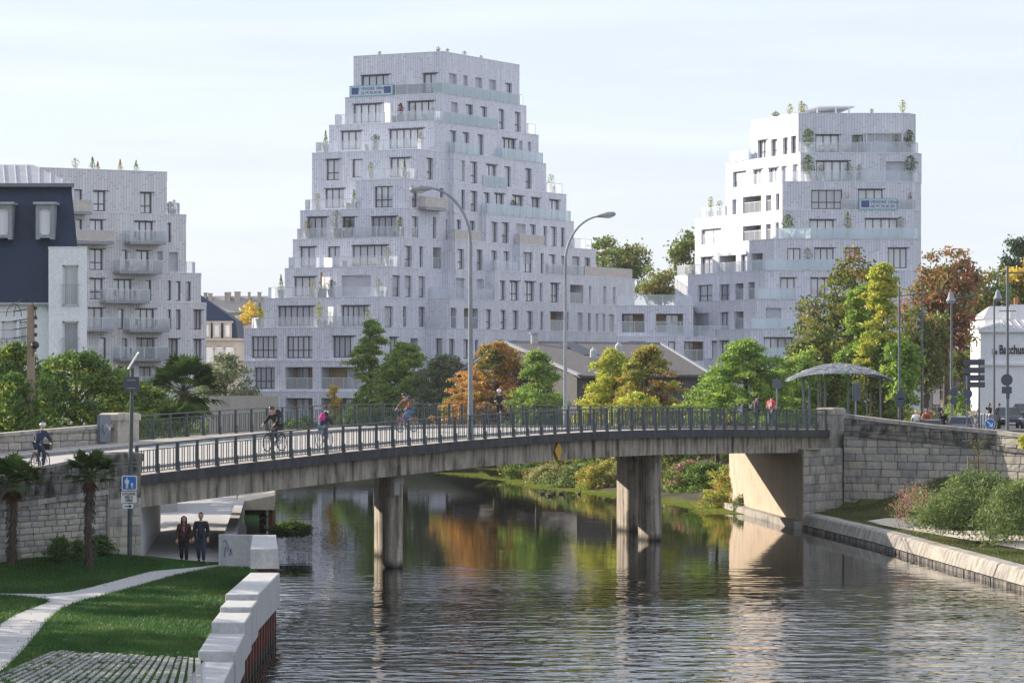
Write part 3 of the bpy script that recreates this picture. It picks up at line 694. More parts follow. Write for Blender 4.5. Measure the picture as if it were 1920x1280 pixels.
# ---- underpass left wall and the far abutment on the left ----
ua = thing('bridge_abutment', 'stained concrete underpass wall left of the two walkers', 'abutment', (-13.5, 116, LZ))
m = MB(); a, c = Vector((-13.45, 115.8, 0)), Vector((-15.1, 137.5, 0)); m.prism([(a.x - .6, a.y), (a.x, a.y), (c.x, c.y), (c.x - .6, c.y)], .8, 3.9); m.build('wall_panel', M['concrete'], ua)
m = MB(); m.prism([(-24, 117), (-14.2, 116.6), (-15.75, 137), (-26, 137)], .8, 3.4); m.build('core', M['mortar'], ua)
# concrete upstand behind the underpass
m = MB(); m.prism([(-19.6, 152), (-15.9, 152), (-17.0, 160), (-21, 160)], 1.2, 2.6); m.build('ramp_wall', M['concrete'], ua)

# ---- stepped concrete river edge on the left ----
def bev(o, w=.03):
    md = o.modifiers.new('bevel', 'BEVEL'); md.width = w; md.segments = 2; md.limit_method = 'ANGLE'; return o
blocks = [  # (px corners of the top: back-left, back-right, front-right, front-left), z top, depth of block
    ((355 - 25, 1285), (447, 1238), (440, 1238), (375, 1238), 1.25),
]
U_ = [  # z, Yfront, Yback, x right front, x right back, width, thickness
    ('u5', 1.25, 60.0, 76.3, -5.95, -6.62, .88), ('u4', 1.50, 76.2, 81.5, -6.57, -6.80, .9), ('u3', 1.78, 81.4, 84.8, -6.79, -6.90, .86), ('u2', 1.92, 84.8, 87.5, -6.88, -6.94, .86), ('u1', 2.08, 87.4, 96.9, -6.93, -7.03, .90)]
words = ['nearest and lowest concrete cap block of the stepped river edge', 'second concrete cap block up the stepped river edge, with the worn grass beside it', 'third concrete cap block up the stepped river edge, a short one', 'thin fourth concrete cap block of the stepped river edge', 'long flat fifth concrete cap block beside the raised block']
for (nme, z, y0, y1, xr0, xr1, w), lab in zip(U_, words):
    m = MB(); o = thing('quay_block', lab, 'concrete block', (xr0, y0, z), 'stepped concrete river edge')
    m.prism([(xr0 - w, y0), (xr0, y0), (xr1, y1), (xr1 - w, y1)], z - 1.02, z); bev(m.build('cap', M['concrete'], o), .035)
m = MB(); o = thing('quay_block', 'raised concrete block at the top end of the stepped river edge', 'concrete block', (-7.5, 97.3, 2), 'stepped concrete river edge')
m.faces([(-7.95, 97.3, 2.17), (-7.07, 97.3, 2.17), (-7.12, 97.3, 2.77), (-7.95, 97.3, 2.77), (-8.75, 108, 2.17), (-7.97, 108, 2.17), (-7.97, 108, 2.66), (-8.75, 108, 2.66)],
        [(0, 1, 2, 3), (3, 2, 6, 7), (1, 5, 6, 2), (0, 3, 7, 4), (4, 7, 6, 5), (0, 4, 5, 1)]); m.build('cap', M['concrete'], o)
m = MB(); m.prism([(-7.75, 97.6), (-7.25, 97.6), (-8.1, 107.5), (-8.6, 107.5)], .8, 2.17); m.build('support', M['rust'], o)
sp_ = thing('sheet_piling', 'red brown sheet piling standing in the water under the concrete blocks', 'sheet piling', (-7, 85, 0))
y = 62.0; k = 0
while y < 109:
    xr = lerp_tab([(60, -6.2), (76, -6.75), (97, -7.2), (98, -7.5), (110, -8.3)], y); zt_ = lerp_tab([(60, .7), (76.2, .7), (76.3, .95), (81.4, .98), (81.5, 1.25), (87.4, 1.5), (109, 1.6)], y)
    dx = -.0 if k % 2 == 0 else -.24; m = MB(); m.prism([(xr + dx - .05, y + .03), (xr + dx, y + .03), (xr + dx, y + .62), (xr + dx - .05, y + .62)], -1.4, zt_)
    m.prism([(xr - .27, y + .60), (xr, y + .60), (xr, y + .66), (xr - .27, y + .66)], -1.4, zt_)
    m.build('pile', M['rust'], sp_); y += .66; k += 1
m = MB(); m.prism([(-10.36, 113.0), (-8.85, 112.6), (-8.85, 113.0), (-10.36, 113.4)], .9, 2.41); m.prism([(-10.36, 113.42), (-9.95, 113.42), (-12.95, 155), (-13.35, 155)], .9, 2.0)
gw = m.build('graffiti_wall', M['concrete'], None, (-9.5, 112.8, LZ)); tag(gw, 'pale concrete wall with a small purple scribble beside the underpass', 'wall')
tg = MB()
sc = [(418, 1015), (422, 1011), (425, 1020), (421, 1026), (428, 1024), (425, 1033), (431, 1030), (429, 1041), (434, 1037), (431, 1027)]
pp = [Vector((PX(x + 1, 112.88), 112.955 - .17 * (PX(x, 112.9) + 10.36) / 1.1 * 1.05 - .02, ZY(y_, 112.88))) for x, y_ in sc]
tg.tube(pp, .012, 4); tg.tube([pp[3], pp[3] + Vector((-.02, 0, -.35))], .012, 4)
gm = plain('purple_spray_paint', (.10, .05, .28), .7); t_ = tg.build('graffiti', gm, None, (-9.8, 112.8, LZ)); t_.parent = gw; t_.location = Vector((-9.8, 112.8, LZ)) - Vector((-9.5, 112.8, LZ))
# far quay block on red piles beyond the bridge
fq = thing('quay_block', 'sunlit concrete quay block on red piles behind the bridge, with driftwood under it', 'concrete block', (-12.4, 155, 1.5), 'stepped concrete river edge')
m = MB(); m.faces([(-13.3, 155, 1.5), (-11.5, 155, 1.5), (-11.5, 155, 2.2), (-13.3, 155, 1.86), (-15.0, 176, 1.5), (-13.0, 176, 1.5), (-13.0, 176, 2.3), (-15, 176, 2.0)], [(0, 1, 2, 3), (3, 2, 6, 7), (1, 5, 6, 2), (0, 3, 7, 4), (4, 7, 6, 5), (0, 4, 5, 1)]); m.build('cap', M['sand'], fq)
for i in range(9):
    m = MB(); x = -11.75 - .19 * (i // 3) * 0; yy = 155.3 + i * 2.2; xx = -11.7 - (yy - 155) * .075; m.prism([(xx - .1, yy), (xx + .1, yy), (xx + .1, yy + 1.9), (xx - .1, yy + 1.9)], -1, 1.5); m.build('pile', M['rust'], fq)
for xx in (-12.55, -13.2):
    m = MB(); m.box((xx, 155.4, .6), (.16, .2, 1.8)); m.build('pile', M['rust'], fq)
dw = MB(); rr = random.Random(5)
for i in range(22):
    p = Vector((rr.uniform(-13.1, -12.0), rr.uniform(154.6, 156), rr.uniform(.25, 1.1))); q = p + Vector((rr.uniform(-.5, .6), rr.uniform(-.4, .4), rr.uniform(-.5, .3))); dw.tube([p, p.lerp(q, .5) + Vector((0, 0, .06)), q], [.07, .06, .03], 5)
tag(dw.build('driftwood', M['timber'], None, (-12.6, 155, .4)), 'tangle of washed up branches under the sunlit quay block', 'driftwood')
# =====================================================================
#  TOWERS: stepped storeys traced as plan outlines, windows cut into the facades
# =====================================================================
def hit(p, d, px):
    k = kx(px); den = d.x - k * d.y
    return (k * p.y - p.x) / den if abs(den) > 1e-9 else 1e9
class Tower:
    def __init__(s, name, label, dirs, loc, wallmat):
        s.root = thing(name, label, 'building', loc); s.dirs = {k: Vector((*v, 0)).normalized() for k, v in dirs.items()}; s.boxes = []; s.wm = wallmat
        s.mats = {}
    def storey(s, key, corner, xl, toks, z0, z1, back=9, mat=None, bwidth=None):
        """corner: plan point of the main visible corner; xl: photo column of the left end of the L facade (None: starts at corner)"""
        path = []
        C = Vector((corner[0], corner[1], 0))
        if xl is not None:
            d = s.dirs['L']; path.append(C + d * hit(C, d, xl))
        path.append(C); cur = C; types = ['L'] if xl is not None else []
        for dn, px in toks:
            if dn == 'L' and xl is not None: d = -s.dirs['L']
            else: d = s.dirs[dn]
            if isinstance(px, tuple): nx = cur + d * px[0]
            else: nx = cur + d * hit(cur, d, px)
            path.append(nx); cur = nx
        close = []
        E = path[-1]; S_ = path[0]
        if xl is not None:
            w = (S_ - C); q = E + w; close = [q]
            dd = (q - S_)
        else: close = [E + Vector((E.x / E.y * back * (.98 if E.x > 0 else 1.02), back, 0)), S_ + Vector((S_.x / S_.y * back * (1.02 if S_.x > 0 else .98), back, 0))]
        b = dict(key=key, path=path, close=close, z0=z0, z1=z1, holes=[], mat=mat or s.wm, wins=[]); s.boxes.append(b); return b
    def facets(s):
        for b in s.boxes:
            for i in range(len(b['path']) - 1): yield b, i, b['path'][i], b['path'][i + 1]
    def find(s, px, z_of):
        best = None
        for b, i, p, q in s.facets():
            L = (q - p).length
            if L < .05: continue
            d = (q - p) / L; u = hit(p, d, px)
            if -.02 <= u <= L + .02:
                pt = p + d * u; z = z_of(pt.y); n = Vector((d.y, -d.x, 0))
                if n.dot(-pt) < 0: continue
                if b['z0'] <= z <= b['z1'] and (best is None or pt.y < best[0]): best = (pt.y, b, i, p, q, d, u, z)
        return best
    def win(s, x0, x1, y0, y1, kind='W', n=1, tr=0):
        cx, cy = (x0 + x1) / 2, (y0 + y1) / 2; f = s.find(cx, lambda Y: ZY(cy, Y))
        if not f: print('MISS window', s.root.name, x0, x1, y0, y1); return
        Y, b, i, p, q, d, u, z = f; L = (q - p).length
        a, c = sorted((hit(p, d, x0), hit(p, d, x1))); a = max(a, .12); c = min(c, L - .12)
        zb, zt_ = ZY(y1, Y), ZY(y0, Y); zb = max(zb, b['z0'] + .08); zt_ = min(zt_, b['z1'] - .18)
        if c - a < .15 or zt_ - zb < .3: print('TINY window', x0, x1, y0, y1); return
        for h in b['holes']:
            if h[0] == i and not (c <= h[1] or a >= h[2] or zt_ <= h[3] or zb >= h[4]):
                if (a + c) / 2 > (h[1] + h[2]) / 2: a = h[2] + .15
                else: c = h[1] - .15
                if c - a < .15: print('OVERLAP', x0, x1, y0, y1); return
        b['holes'].append((i, a, c, zb, zt_, kind, n, tr))
    def edge_pts(s, key, x0, x1, inset=.07):
        """points along the outline of storey `key` between two photo columns"""
        b = [q for q in s.boxes if q['key'] == key][0]; out = []
        for i in range(len(b['path']) - 1):
            p, q = b['path'][i], b['path'][i + 1]; L = (q - p).length
            if L < .05: continue
            d = (q - p) / L; n = Vector((d.y, -d.x, 0))
            if n.dot(-p) < 0: continue
            a = max(0, min(L, hit(p, d, x0))) if not (kxp(p) >= x0 and kxp(q) >= x0) else (0 if kxp(p) < kxp(q) else L)
            ua, ub = sorted((hit(p, d, x0), hit(p, d, x1))); ua = max(0, ua); ub = min(L, ub)
            if ub - ua < .12: continue
            out.append((p + d * ua - n * inset, p + d * ub - n * inset, n))
        return b['z1'], out
    def rail(s, key, x0, x1, mat='glass_rail', ret=0.0, h=1.05, inset=.07, z=None):
        if mat == 'glass_frost': inset = -.09
        zt_, segs = s.edge_pts(key, x0, x1, inset)
        if z is not None: zt_ = z
        if not segs: print('NO RAIL', key, x0, x1); return
        hr = MB()
        if ret:
            p, q, n = segs[0]; d = (q - p).normalized(); segs = [(p - n * ret, p, -d)] + segs
            p, q, n = segs[-1]; segs = segs + [(q, q - n * ret * .6, (q - p).normalized())]
        for p, q, n in segs:
            L = (q - p).length; k = max(1, round(L / 1.35)); d = (q - p) / L
            for i in range(k):
                a, c = p + d * (L * i / k + .02), p + d * (L * (i + 1) / k - .02)
                m = MB(); m.quad((a.x, a.y, zt_ + .06), (c.x, c.y, zt_ + .06), (c.x, c.y, zt_ + h), (a.x, a.y, zt_ + h)); o = m.build('glass_pane', M[mat], s.root)
                hr.box((p.x + d.x * L * i / k, p.y + d.y * L * i / k, zt_ + h / 2), (.045, .045, h), rz=math.atan2(d.y, d.x))
            a, c = Vector((p.x, p.y, zt_ + h)), Vector((q.x, q.y, zt_ + h)); hr.beam(a, c, .05, .04)
        hr.build('handrail', M['coping_light'], s.root)
    def build(s):
        base = BASE[s.root.name]
        for b in s.boxes:
            m = MB(); P_ = b['path']; z0, z1 = b['z0'], b['z1']; off = random.random() * 50
            for i in range(len(P_) - 1):
                p, q = P_[i], P_[i + 1]; L = (q - p).length
                if L < 1e-3: continue
                d = (q - p) / L; n = Vector((d.y, -d.x, 0)); H = [h for h in b['holes'] if h[0] == i]
                us = sorted({0, L, *[h[1] for h in H], *[h[2] for h in H]}); zs_ = sorted({z0, z1, *[h[3] for h in H], *[h[4] for h in H]})
                V3 = lambda u, z, o=0: (p.x + d.x * u - n.x * o, p.y + d.y * u - n.y * o, z)
                for a, c in zip(us[:-1], us[1:]):
                    for e, f in zip(zs_[:-1], zs_[1:]):
                        um, zm = (a + c) / 2, (e + f) / 2
                        if any(h[1] < um < h[2] and h[3] < zm < h[4] for h in H): continue
                        m.quad(V3(a, e), V3(c, e), V3(c, f), V3(a, f), ((off + a, e), (off + c, e), (off + c, f), (off + a, f)))
                for h in H:
                    _, a, c, e, f, kind, nn_, tr = h; dep = 1.5 if kind == 'G' else .34
                    for A_, B_, wd in (((a, e), (a, f), 0), ((a, f), (c, f), 1), ((c, f), (c, e), 0), ((c, e), (a, e), 1)):
                        m.quad(V3(*A_), V3(*B_), V3(*B_, dep), V3(*A_, dep), ((off + A_[0], A_[1]), (off + B_[0], B_[1]), (off + B_[0] + (0 if wd else dep), B_[1]), (off + A_[0] + (0 if wd else dep), A_[1])))
                    s.window(V3, d, n, a, c, e, f, kind, nn_, tr, dep)
            full = [(v.x, v.y) for v in P_] + [(v.x, v.y) for v in b['close']]
            ring = [P_[-1]] + b['close'] + [P_[0]]
            for p, q in zip(ring[:-1], ring[1:]):
                L = (q - p).length; m.quad((p.x, p.y, z0), (q.x, q.y, z0), (q.x, q.y, z1), (p.x, p.y, z1), ((off, z0), (off + L, z0), (off + L, z1), (off, z1)))
            m.poly([(x, y, z1 - .012) for x, y in full]); m.poly([(x, y, z0 + .012) for x, y in reversed(full)])
            m.build('storey_wall', M[b['mat']], s.root)
            cp = MB()
            for p, q in list(zip(P_[:-1], P_[1:])) + list(zip(ring[:-1], ring[1:])):
                if (q - p).length < .1: continue
                d = (q - p).normalized(); n = Vector((d.y, -d.x, 0))
                cp.beam(Vector((p.x, p.y, z1 + .02)) - n * .09 - d * .0, Vector((q.x, q.y, z1 + .02)) - n * .09, .24, .07)
            cp.build('coping', M['coping_light'], s.root)
    def window(s, V3, d, n, a, c, e, f, kind, nn_, tr, dep):
        W = c - a; Hh = f - e; t = .085 if kind != 'P' else .10
        if kind == 'G':                      # loggia: timber lined recess, window behind, glass guard in front
            g = MB(); g.quad(V3(a, e, dep), V3(c, e, dep), V3(c, f, dep), V3(a, f, dep), ((a, e), (c, e), (c, f), (a, f))); g.build('loggia_lining', M['wood_soffit'], s.root)
            w = MB(); x0 = a + W * (.42 if random.random() < .5 else .12); x1 = x0 + W * .45
            def bar(p_, q_, tt=.05): w.beam(Vector(V3(*p_, dep - .05)), Vector(V3(*q_, dep - .05)), tt, .06, up=n)
            for u in (x0, (x0 + x1) / 2, x1): bar((u, e), (u, f - .1))
            bar((x0, f - .1), (x1, f - .1)); fo = w.build('window', M['frame'], s.root)
            g = MB(); g.quad(V3(x0, e, dep - .03), V3(x1, e, dep - .03), V3(x1, f - .1, dep - .03), V3(x0, f - .1, dep - .03)); q = g.build('pane', M['pane'], fo)
            g = MB(); g.quad(V3(a + .03, e, .1), V3(c - .03, e, .1), V3(c - .03, e + 1.05, .1), V3(a + .03, e + 1.05, .1)); g.build('glass_guard', M['glass_rail'], s.root)
            w = MB(); w.beam(Vector(V3(a, e + 1.05, .1)), Vector(V3(c, e + 1.05, .1)), .045, .045)
            for j in range(int(W / 1.2) + 1): w.beam(Vector(V3(a + .05 + j * 1.2, e, .1)), Vector(V3(a + .05 + j * 1.2, e + 1.05, .1)), .035, .035, up=n)
            w.build('handrail', M['coping_light'], s.root); return
        o_ = dep - .08
        if kind == 'S' or kind == 'H':               # roller shutter, closed (S) or half (H)
            lo = e if kind == 'S' else e + Hh * .45
            g = MB(); g.quad(V3(a, lo, o_), V3(c, lo, o_), V3(c, f, o_), V3(a, f, o_)); g.build('roller_shutter', M['shutter'], s.root)
            if kind == 'S': return
        w = MB()
        def bar(p_, q_, tt=t): w.beam(Vector(V3(*p_, o_ + .02)), Vector(V3(*q_, o_ + .02)), .07, tt, up=n)
        for u in [a + t / 2] + [a + W * j / nn_ for j in range(1, nn_)] + [c - t / 2]:
            w.beam(Vector(V3(u, e, o_ + .02)), Vector(V3(u, f, o_ + .02)), t, .07, up=n)
        for z in [e + t / 2, f - t / 2] + ([e + Hh * .36] if tr else []):
            w.beam(Vector(V3(a, z, o_ + .02)), Vector(V3(c, z, o_ + .02)), .07, t, up=(0, 0, 1))
        fr = w.build('window', M['frame_white'] if kind == 'P' else M['frame'], s.root)
        g = MB(); g.quad(V3(a, e, o_ + .04), V3(c, e, o_ + .04), V3(c, f, o_ + .04), V3(a, f, o_ + .04)); g.build('pane', M['pane'], fr)
        if kind == 'W' and nn_ > 1:                  # dark awning/track bar over wide openings
            w = MB(); w.beam(Vector(V3(a - .05, f + .03, -.03)), Vector(V3(c + .25, f + .03, -.03)), .09, .08); w.build('blind_track', M['frame'], s.root)
def kxp(p): return 960 + FPX * p.x / p.y
M['coping_light'] = plain('balustrade_rail', (.70, .73, .77), .4, .3)

# ---------------- the middle tower ----------------
mt = Tower('stepped_apartment_tower', 'tall stepped grey tower in the middle with glass balustrades on every terrace', {'L': (-.878, .479), 'R': (.479, .878)}, (PX(760, 305), 305, 3.2), 'clad')
CR = Vector((PX(830, 312), 312, 0)); dR = mt.dirs['R']; dL = mt.dirs['L']
def mt_corner(px, A=0): o = CR + dL * A; return o + dR * hit(o, dR, px)
lev = [(97, 830), (175, 829), (227, 814), (280, 783), (335, 762), (390, 757), (445, 750), (500, 729), (557, 711), (614, 697), (677, 692), (735, 686), (795, 682)]
spec = [(663, 830, [('R', 974)]), (647, 829, [('R', 987)]), (617, 814, [('R', 1010)]), (585, 783, [('R', 840), ('L', 851), ('R', 1024)]),
        (666, 762, [('R', 840), ('L', 851), ('R', 1062)]), (563, 757, [('R', 840), ('L', 851.5), ('R', 900), ('L', 911), ('R', 1076)]),
        (549, 750, [('R', 830), ('L', 853), ('R', 963), ('L', 975), ('R', 1117)]), (534, 729, [('R', 830), ('L', 854), ('R', 912), ('L', 928), ('R', 1190)]),
        (495, 711, [('R', 803), ('L', 844), ('R', 1190)]), (457, 697, [('R', 795), ('L', 838), ('R', 1190)]), (457, 692, [('R', 795), ('L', 839), ('R', 1190)]),
        (457, 686, [('R', 795), ('L', 840), ('R', 1190)])]
zlev = []
for (y, px) in lev: zlev.append(ZY(y, mt_corner(px).y))
for k, (xl, xc, toks) in enumerate(spec):
    c = mt_corner(xc) - dL * .012 * k; zb = zlev[k + 1] if k < 11 else 3.0
    mt.storey(k, c, xl, toks, zb, zlev[k])
c = mt_corner(783) + dL * .25; mt.storey('4a', c, 585, [('R', 800)], zlev[5], zlev[4] - .02)
W = mt.win
for a in [(677, 729, 141, 176, 'W', 4), (793, 818, 138, 174, 'W', 2), (662, 715, 195, 230, 'W', 4), (764, 813, 190, 226, 'W', 4), (639, 677, 246, 280, 'W', 3), (729, 793, 242, 278, 'W', 5),
          (611, 636, 299, 338, 'W', 2, 1), (660, 680, 298, 333, 'W', 1), (731, 768, 296, 332, 'W', 3), (800, 812, 296, 337, 'W', 1, 1), (609, 645, 354, 390, 'W', 3), (702, 736, 349, 389, 'w', 3, 1), (772, 784, 349, 389, 'W', 1, 1),
          (576, 613, 407, 443, 'W', 3), (642, 665, 407, 443, 'W', 2), (696, 743, 406, 442, 'W', 4), (772, 784, 406, 445, 'W', 1), (812, 818, 407, 447, 'W', 1),
          (562, 591, 463, 501, 'W', 2), (614, 637, 462, 501, 'w', 2), (660, 726, 460, 498, 'W', 5), (759, 772, 461, 501, 'W', 1, 1), (787, 793, 462, 501, 'W', 1), (812, 828, 464, 504, 'G'),
          (551, 591, 519, 556, 'W', 3), (640, 695, 516, 554, 'S'), (736, 750, 516, 556, 'H'), (759, 772, 517, 557, 'H'), (785, 797, 518, 558, 'H'),
          (521, 588, 574, 611, 'W', 6), (640, 690, 573, 611, 'W', 5), (721, 737, 574, 613, 'H', 1), (756, 762, 574, 613, 'W', 1), (785, 797, 575, 613, 'W', 1),
          (471, 520, 630, 671, 'w', 5, 1), (537, 586, 630, 671, 'w', 5, 1), (624, 664, 630, 670, 'W', 4), (730, 745, 632, 672, 'W', 2), (770, 784, 634, 674, 'G'),
          (477, 515, 688, 729, 'w', 4, 1), (535, 586, 688, 729, 'G'), (602, 680, 688, 729, 'G'), (477, 515, 745, 786, 'S'), (535, 586, 746, 790, 'G'), (602, 676, 746, 790, 'G'), (720, 745, 690, 730, 'W', 2),
          # right-hand facade
          (842, 856, 138, 180, 'S'), (869, 877, 142, 184, 'S'), (891, 904, 146, 187, 'S'), (917, 930, 150, 190, 'S'), (947, 960, 156, 194, 'W', 1),
          (846, 859, 192, 231, 'S'), (873, 887, 196, 235, 'W', 1), (901, 913, 200, 239, 'W', 1), (935, 946, 205, 244, 'W', 1, 1), (965, 976, 210, 248, 'W', 1, 1),
          (843, 856, 245, 283, 'W', 1), (867, 880, 248, 287, 'W', 1), (895, 907, 252, 291, 'W', 1), (942, 967, 260, 296, 'W', 3), (974, 980, 264, 299, 'S'), (990, 996, 266, 302, 'S'),
          (866, 872, 301, 341, 'S'), (882, 895, 303, 344, 'W', 1, 1), (912, 931, 309, 345, 'W', 2), (946, 958, 312, 350, 'W', 1), (985, 997, 316, 354, 'W', 1, 1),
          (825, 832, 353, 389, 'W', 1), (865, 872, 356, 395, 'W', 1), (882, 895, 358, 397, 'W', 1, 1), (907, 919, 361, 399, 'W', 1), (927, 945, 363, 401, 'W', 2), (961, 981, 367, 404, 'W', 2), (996, 1012, 371, 407, 'W', 2), (1030, 1049, 375, 411, 'W', 2),
          (836, 843, 411, 449, 'W', 1), (856, 865, 412, 451, 'W', 1), (881, 891, 414, 452, 'W', 1), (921, 933, 416, 454, 'W', 1), (941, 955, 417, 456, 'W', 1, 1), (968, 986, 420, 458, 'S'), (993, 1005, 421, 459, 'W', 1), (1019, 1026, 424, 461, 'W', 1), (1032, 1044, 425, 462, 'W', 1), (1052, 1059, 427, 463, 'W', 1),
          (858, 870, 467, 506, 'W', 1, 1), (894, 905, 468, 508, 'W', 1, 1), (921, 932, 470, 510, 'W', 1), (944, 955, 471, 511, 'W', 1), (981, 999, 473, 511, 'H', 2), (1014, 1020, 475, 513, 'W', 1), (1029, 1042, 477, 515, 'W', 1), (1052, 1063, 480, 517, 'W', 1), (1073, 1087, 481, 517, 'H', 1), (1096, 1107, 483, 517, 'W', 1),
          (851, 871, 521, 559, 'S'), (894, 907, 523, 560, 'S'), (937, 948, 526, 563, 'W', 1), (956, 973, 527, 564, 'W', 2, 1), (984, 1002, 528, 566, 'W', 2, 1), (1012, 1017, 530, 567, 'W', 1), (1032, 1048, 531, 567, 'W', 2, 1), (1069, 1094, 534, 569, 'G'), (1104, 1109, 536, 571, 'S'), (1131, 1137, 537, 572, 'S'), (1149, 1154, 538, 572, 'S'),
          (843, 856, 577, 615, 'G'), (870, 896, 578, 617, 'G'), (911, 922, 580, 618, 'W', 1, 1), (938, 949, 581, 619, 'W', 1, 1), (961, 972, 582, 619, 'W', 1), (987, 999, 583, 620, 'W', 1), (1014, 1019, 584, 620, 'W', 1), (1032, 1066, 584, 621, 'G'), (1083, 1093, 586, 622, 'S'), (1103, 1108, 587, 622, 'W', 1), (1117, 1122, 588, 622, 'S'), (1130, 1135, 588, 623, 'S'), (1142, 1152, 589, 623, 'S'),
          (817, 829, 634, 670, 'W', 1), (842, 853, 635, 671, 'W', 1), (869, 880, 636, 672, 'W', 1), (891, 897, 637, 672, 'W', 1), (935, 948, 637, 673, 'W', 1), (961, 972, 638, 673, 'W', 1), (987, 999, 639, 673, 'W', 1), (1014, 1020, 640, 673, 'W', 1), (1034, 1040, 640, 673, 'W', 1), (1067, 1094, 640, 673, 'G'), (1120, 1134, 641, 674, 'W', 1),
          (817, 829, 692, 728, 'W', 1), (842, 853, 692, 728, 'W', 1), (869, 880, 692, 728, 'W', 1), (935, 948, 692, 728, 'W', 1), (1067, 1094, 692, 728, 'W', 2), (1120, 1134, 692, 728, 'W', 1)]:
    W(*a)
mt.build()
for a in [(1, 655, 829, 'glass_rail', 1.2), (1, 829, 979, 'glass_frost', 1.0), (2, 628, 814, 'glass_rail', 1.2), (2, 815, 932, 'glass_frost', .8), (2, 989, 1002, 'glass_frost', 1), (3, 592, 782, 'glass_rail', 1.2), (3, 852, 897, 'glass_frost', .6), (3, 940, 1016, 'glass_frost', 1), (4, 676, 762, 'glass_rail', .8), (4, 763, 784, 'glass_rail', .0),
          (4, 905, 948, 'glass_frost', .6), (4, 1027, 1055, 'glass_rail', .8), (5, 572, 664, 'glass_rail', .8), (5, 912, 1068, 'glass_frost', .6), (6, 557, 749, 'glass_rail', 1), (6, 751, 796, 'glass_rail', 0), (6, 855, 903, 'cloth', .5), (6, 976, 1022, 'cloth', .5), (6, 1078, 1110, 'glass_rail', .6),
          (7, 541, 592, 'glass_rail', 1), (7, 625, 729, 'glass_rail', .5), (7, 730, 748, 'glass_rail', 0), (7, 928, 973, 'glass_rail', .5), (7, 1029, 1096, 'glass_rail', 0), (7, 1098, 1186, 'cloth', .6), (8, 503, 711, 'glass_rail', 1.2), (8, 712, 728, 'glass_rail', 0), (8, 803, 925, 'glass_rail', .5),
          (9, 471, 697, 'glass_rail', 1.2), (9, 752, 790, 'glass_rail', 0), (9, 801, 832, 'glass_rail', 0)]:
    mt.rail(*a)

balcony_later = [(797, 846, 392, 'cloth')]
# ---------------- the right tower ----------------
rt = Tower('stepped_apartment_tower', 'stepped grey and white tower on the right with a sunlit left side and planted terraces', {'L': (-.373, .928), 'R': (1, 0), 'C': (.5, .86)}, (PX(1560, 310), 310, 3.2), 'clad_pale')
rs = [(213, 1497, 316, 1407, 1717), (287, 1501, 314.5, 1361, 1728), (341, 1467, 313, 1361, 1727), (394, 1467, 312.6, 1303, 1727), (448, 1450, 311, 1303, 1727), (507, 1433, 309.6, 1265, 1725), (561, 1420, 308.2, 1265, 1725), (617, 1407, 306.8, 1265, 1725), (672, 1395, 305.4, 1265, 1725)]
rz_ = [ZY(y, Yc) for y, xc, Yc, xl, xr in rs] + [3.0]
for k, (y, xc, Yc, xl, xr) in enumerate(rs):
    rt.storey(k, (PX(xc, Yc), Yc), xl, [('R', xr - 14), ('C', xr)], rz_[k + 1], rz_[k])
W = rt.win
for a in [(1421, 1437, 263, 302, 'W', 2, 1), (1446, 1457, 261, 299, 'W', 1, 1), (1468, 1477, 258, 296, 'W', 1, 1), (1483, 1493, 255, 293, 'W', 1, 1),
          (1374, 1399, 321, 357, 'H'), (1412, 1428, 318, 352, 'W', 2), (1441, 1458, 315, 350, 'W', 2), (1465, 1475, 311, 346, 'S'), (1486, 1496, 308, 342, 'S'),
          (1373, 1381, 374, 410, 'S'), (1393, 1427, 368, 407, 'G'), (1436, 1446, 366, 405, 'G'), (1455, 1461, 363, 402, 'W', 1, 1),
          (1315, 1352, 429, 466, 'H', 2), (1393, 1427, 423, 460, 'G'), (1436, 1445, 420, 458, 'G'), (1454, 1460, 417, 455, 'W', 1),
          (1314, 1336, 482, 518, 'W', 2), (1349, 1380, 479, 515, 'G'), (1389, 1401, 477, 513, 'W', 1), (1409, 1430, 475, 511, 'G'),
          (1308, 1336, 534, 570, 'w', 2, 1), (1349, 1368, 533, 569, 'w', 2, 1), (1378, 1394, 531, 568, 'G'), (1403, 1415, 529, 566, 'G'),
          (1301, 1329, 587, 622, 'S'), (1350, 1366, 585, 620, 'w', 2), (1377, 1394, 584, 620, 'G'), (1301, 1329, 640, 674, 'G'), (1350, 1366, 639, 673, 'W', 2), (1377, 1390, 638, 672, 'G'),
          (1529, 1573, 253, 285, 'W', 3), (1598, 1618, 253, 285, 'W', 1), (1700, 1708, 253, 285, 'W', 1), (1530, 1591, 302, 339, 'W', 4), (1662, 1698, 303, 339, 'S'),
          (1521, 1579, 356, 392, 'w', 4, 1), (1609, 1655, 355, 391, 'W', 3), (1518, 1563, 412, 445, 'W', 3), (1622, 1683, 410, 445, 'W', 4),
          (1476, 1501, 465, 503, 'w', 2, 1), (1527, 1563, 465, 503, 'W', 3), (1585, 1612, 465, 503, 'W', 3), (1665, 1700, 465, 503, 'W', 3), (1463, 1490, 521, 558, 'W', 2), (1520, 1560, 521, 558, 'W', 3), (1640, 1680, 521, 558, 'W', 3),
          (1436, 1464, 577, 614, 'S'), (1500, 1540, 577, 614, 'W', 3), (1640, 1690, 577, 614, 'W', 4), (1432, 1486, 633, 669, 'W', 4), (1520, 1560, 633, 669, 'W', 3), (1432, 1486, 690, 740, 'W', 4), (1650, 1690, 633, 669, 'W', 3), (1660, 1700, 690, 750, 'W', 3)]:
    W(*a)
rt.build()
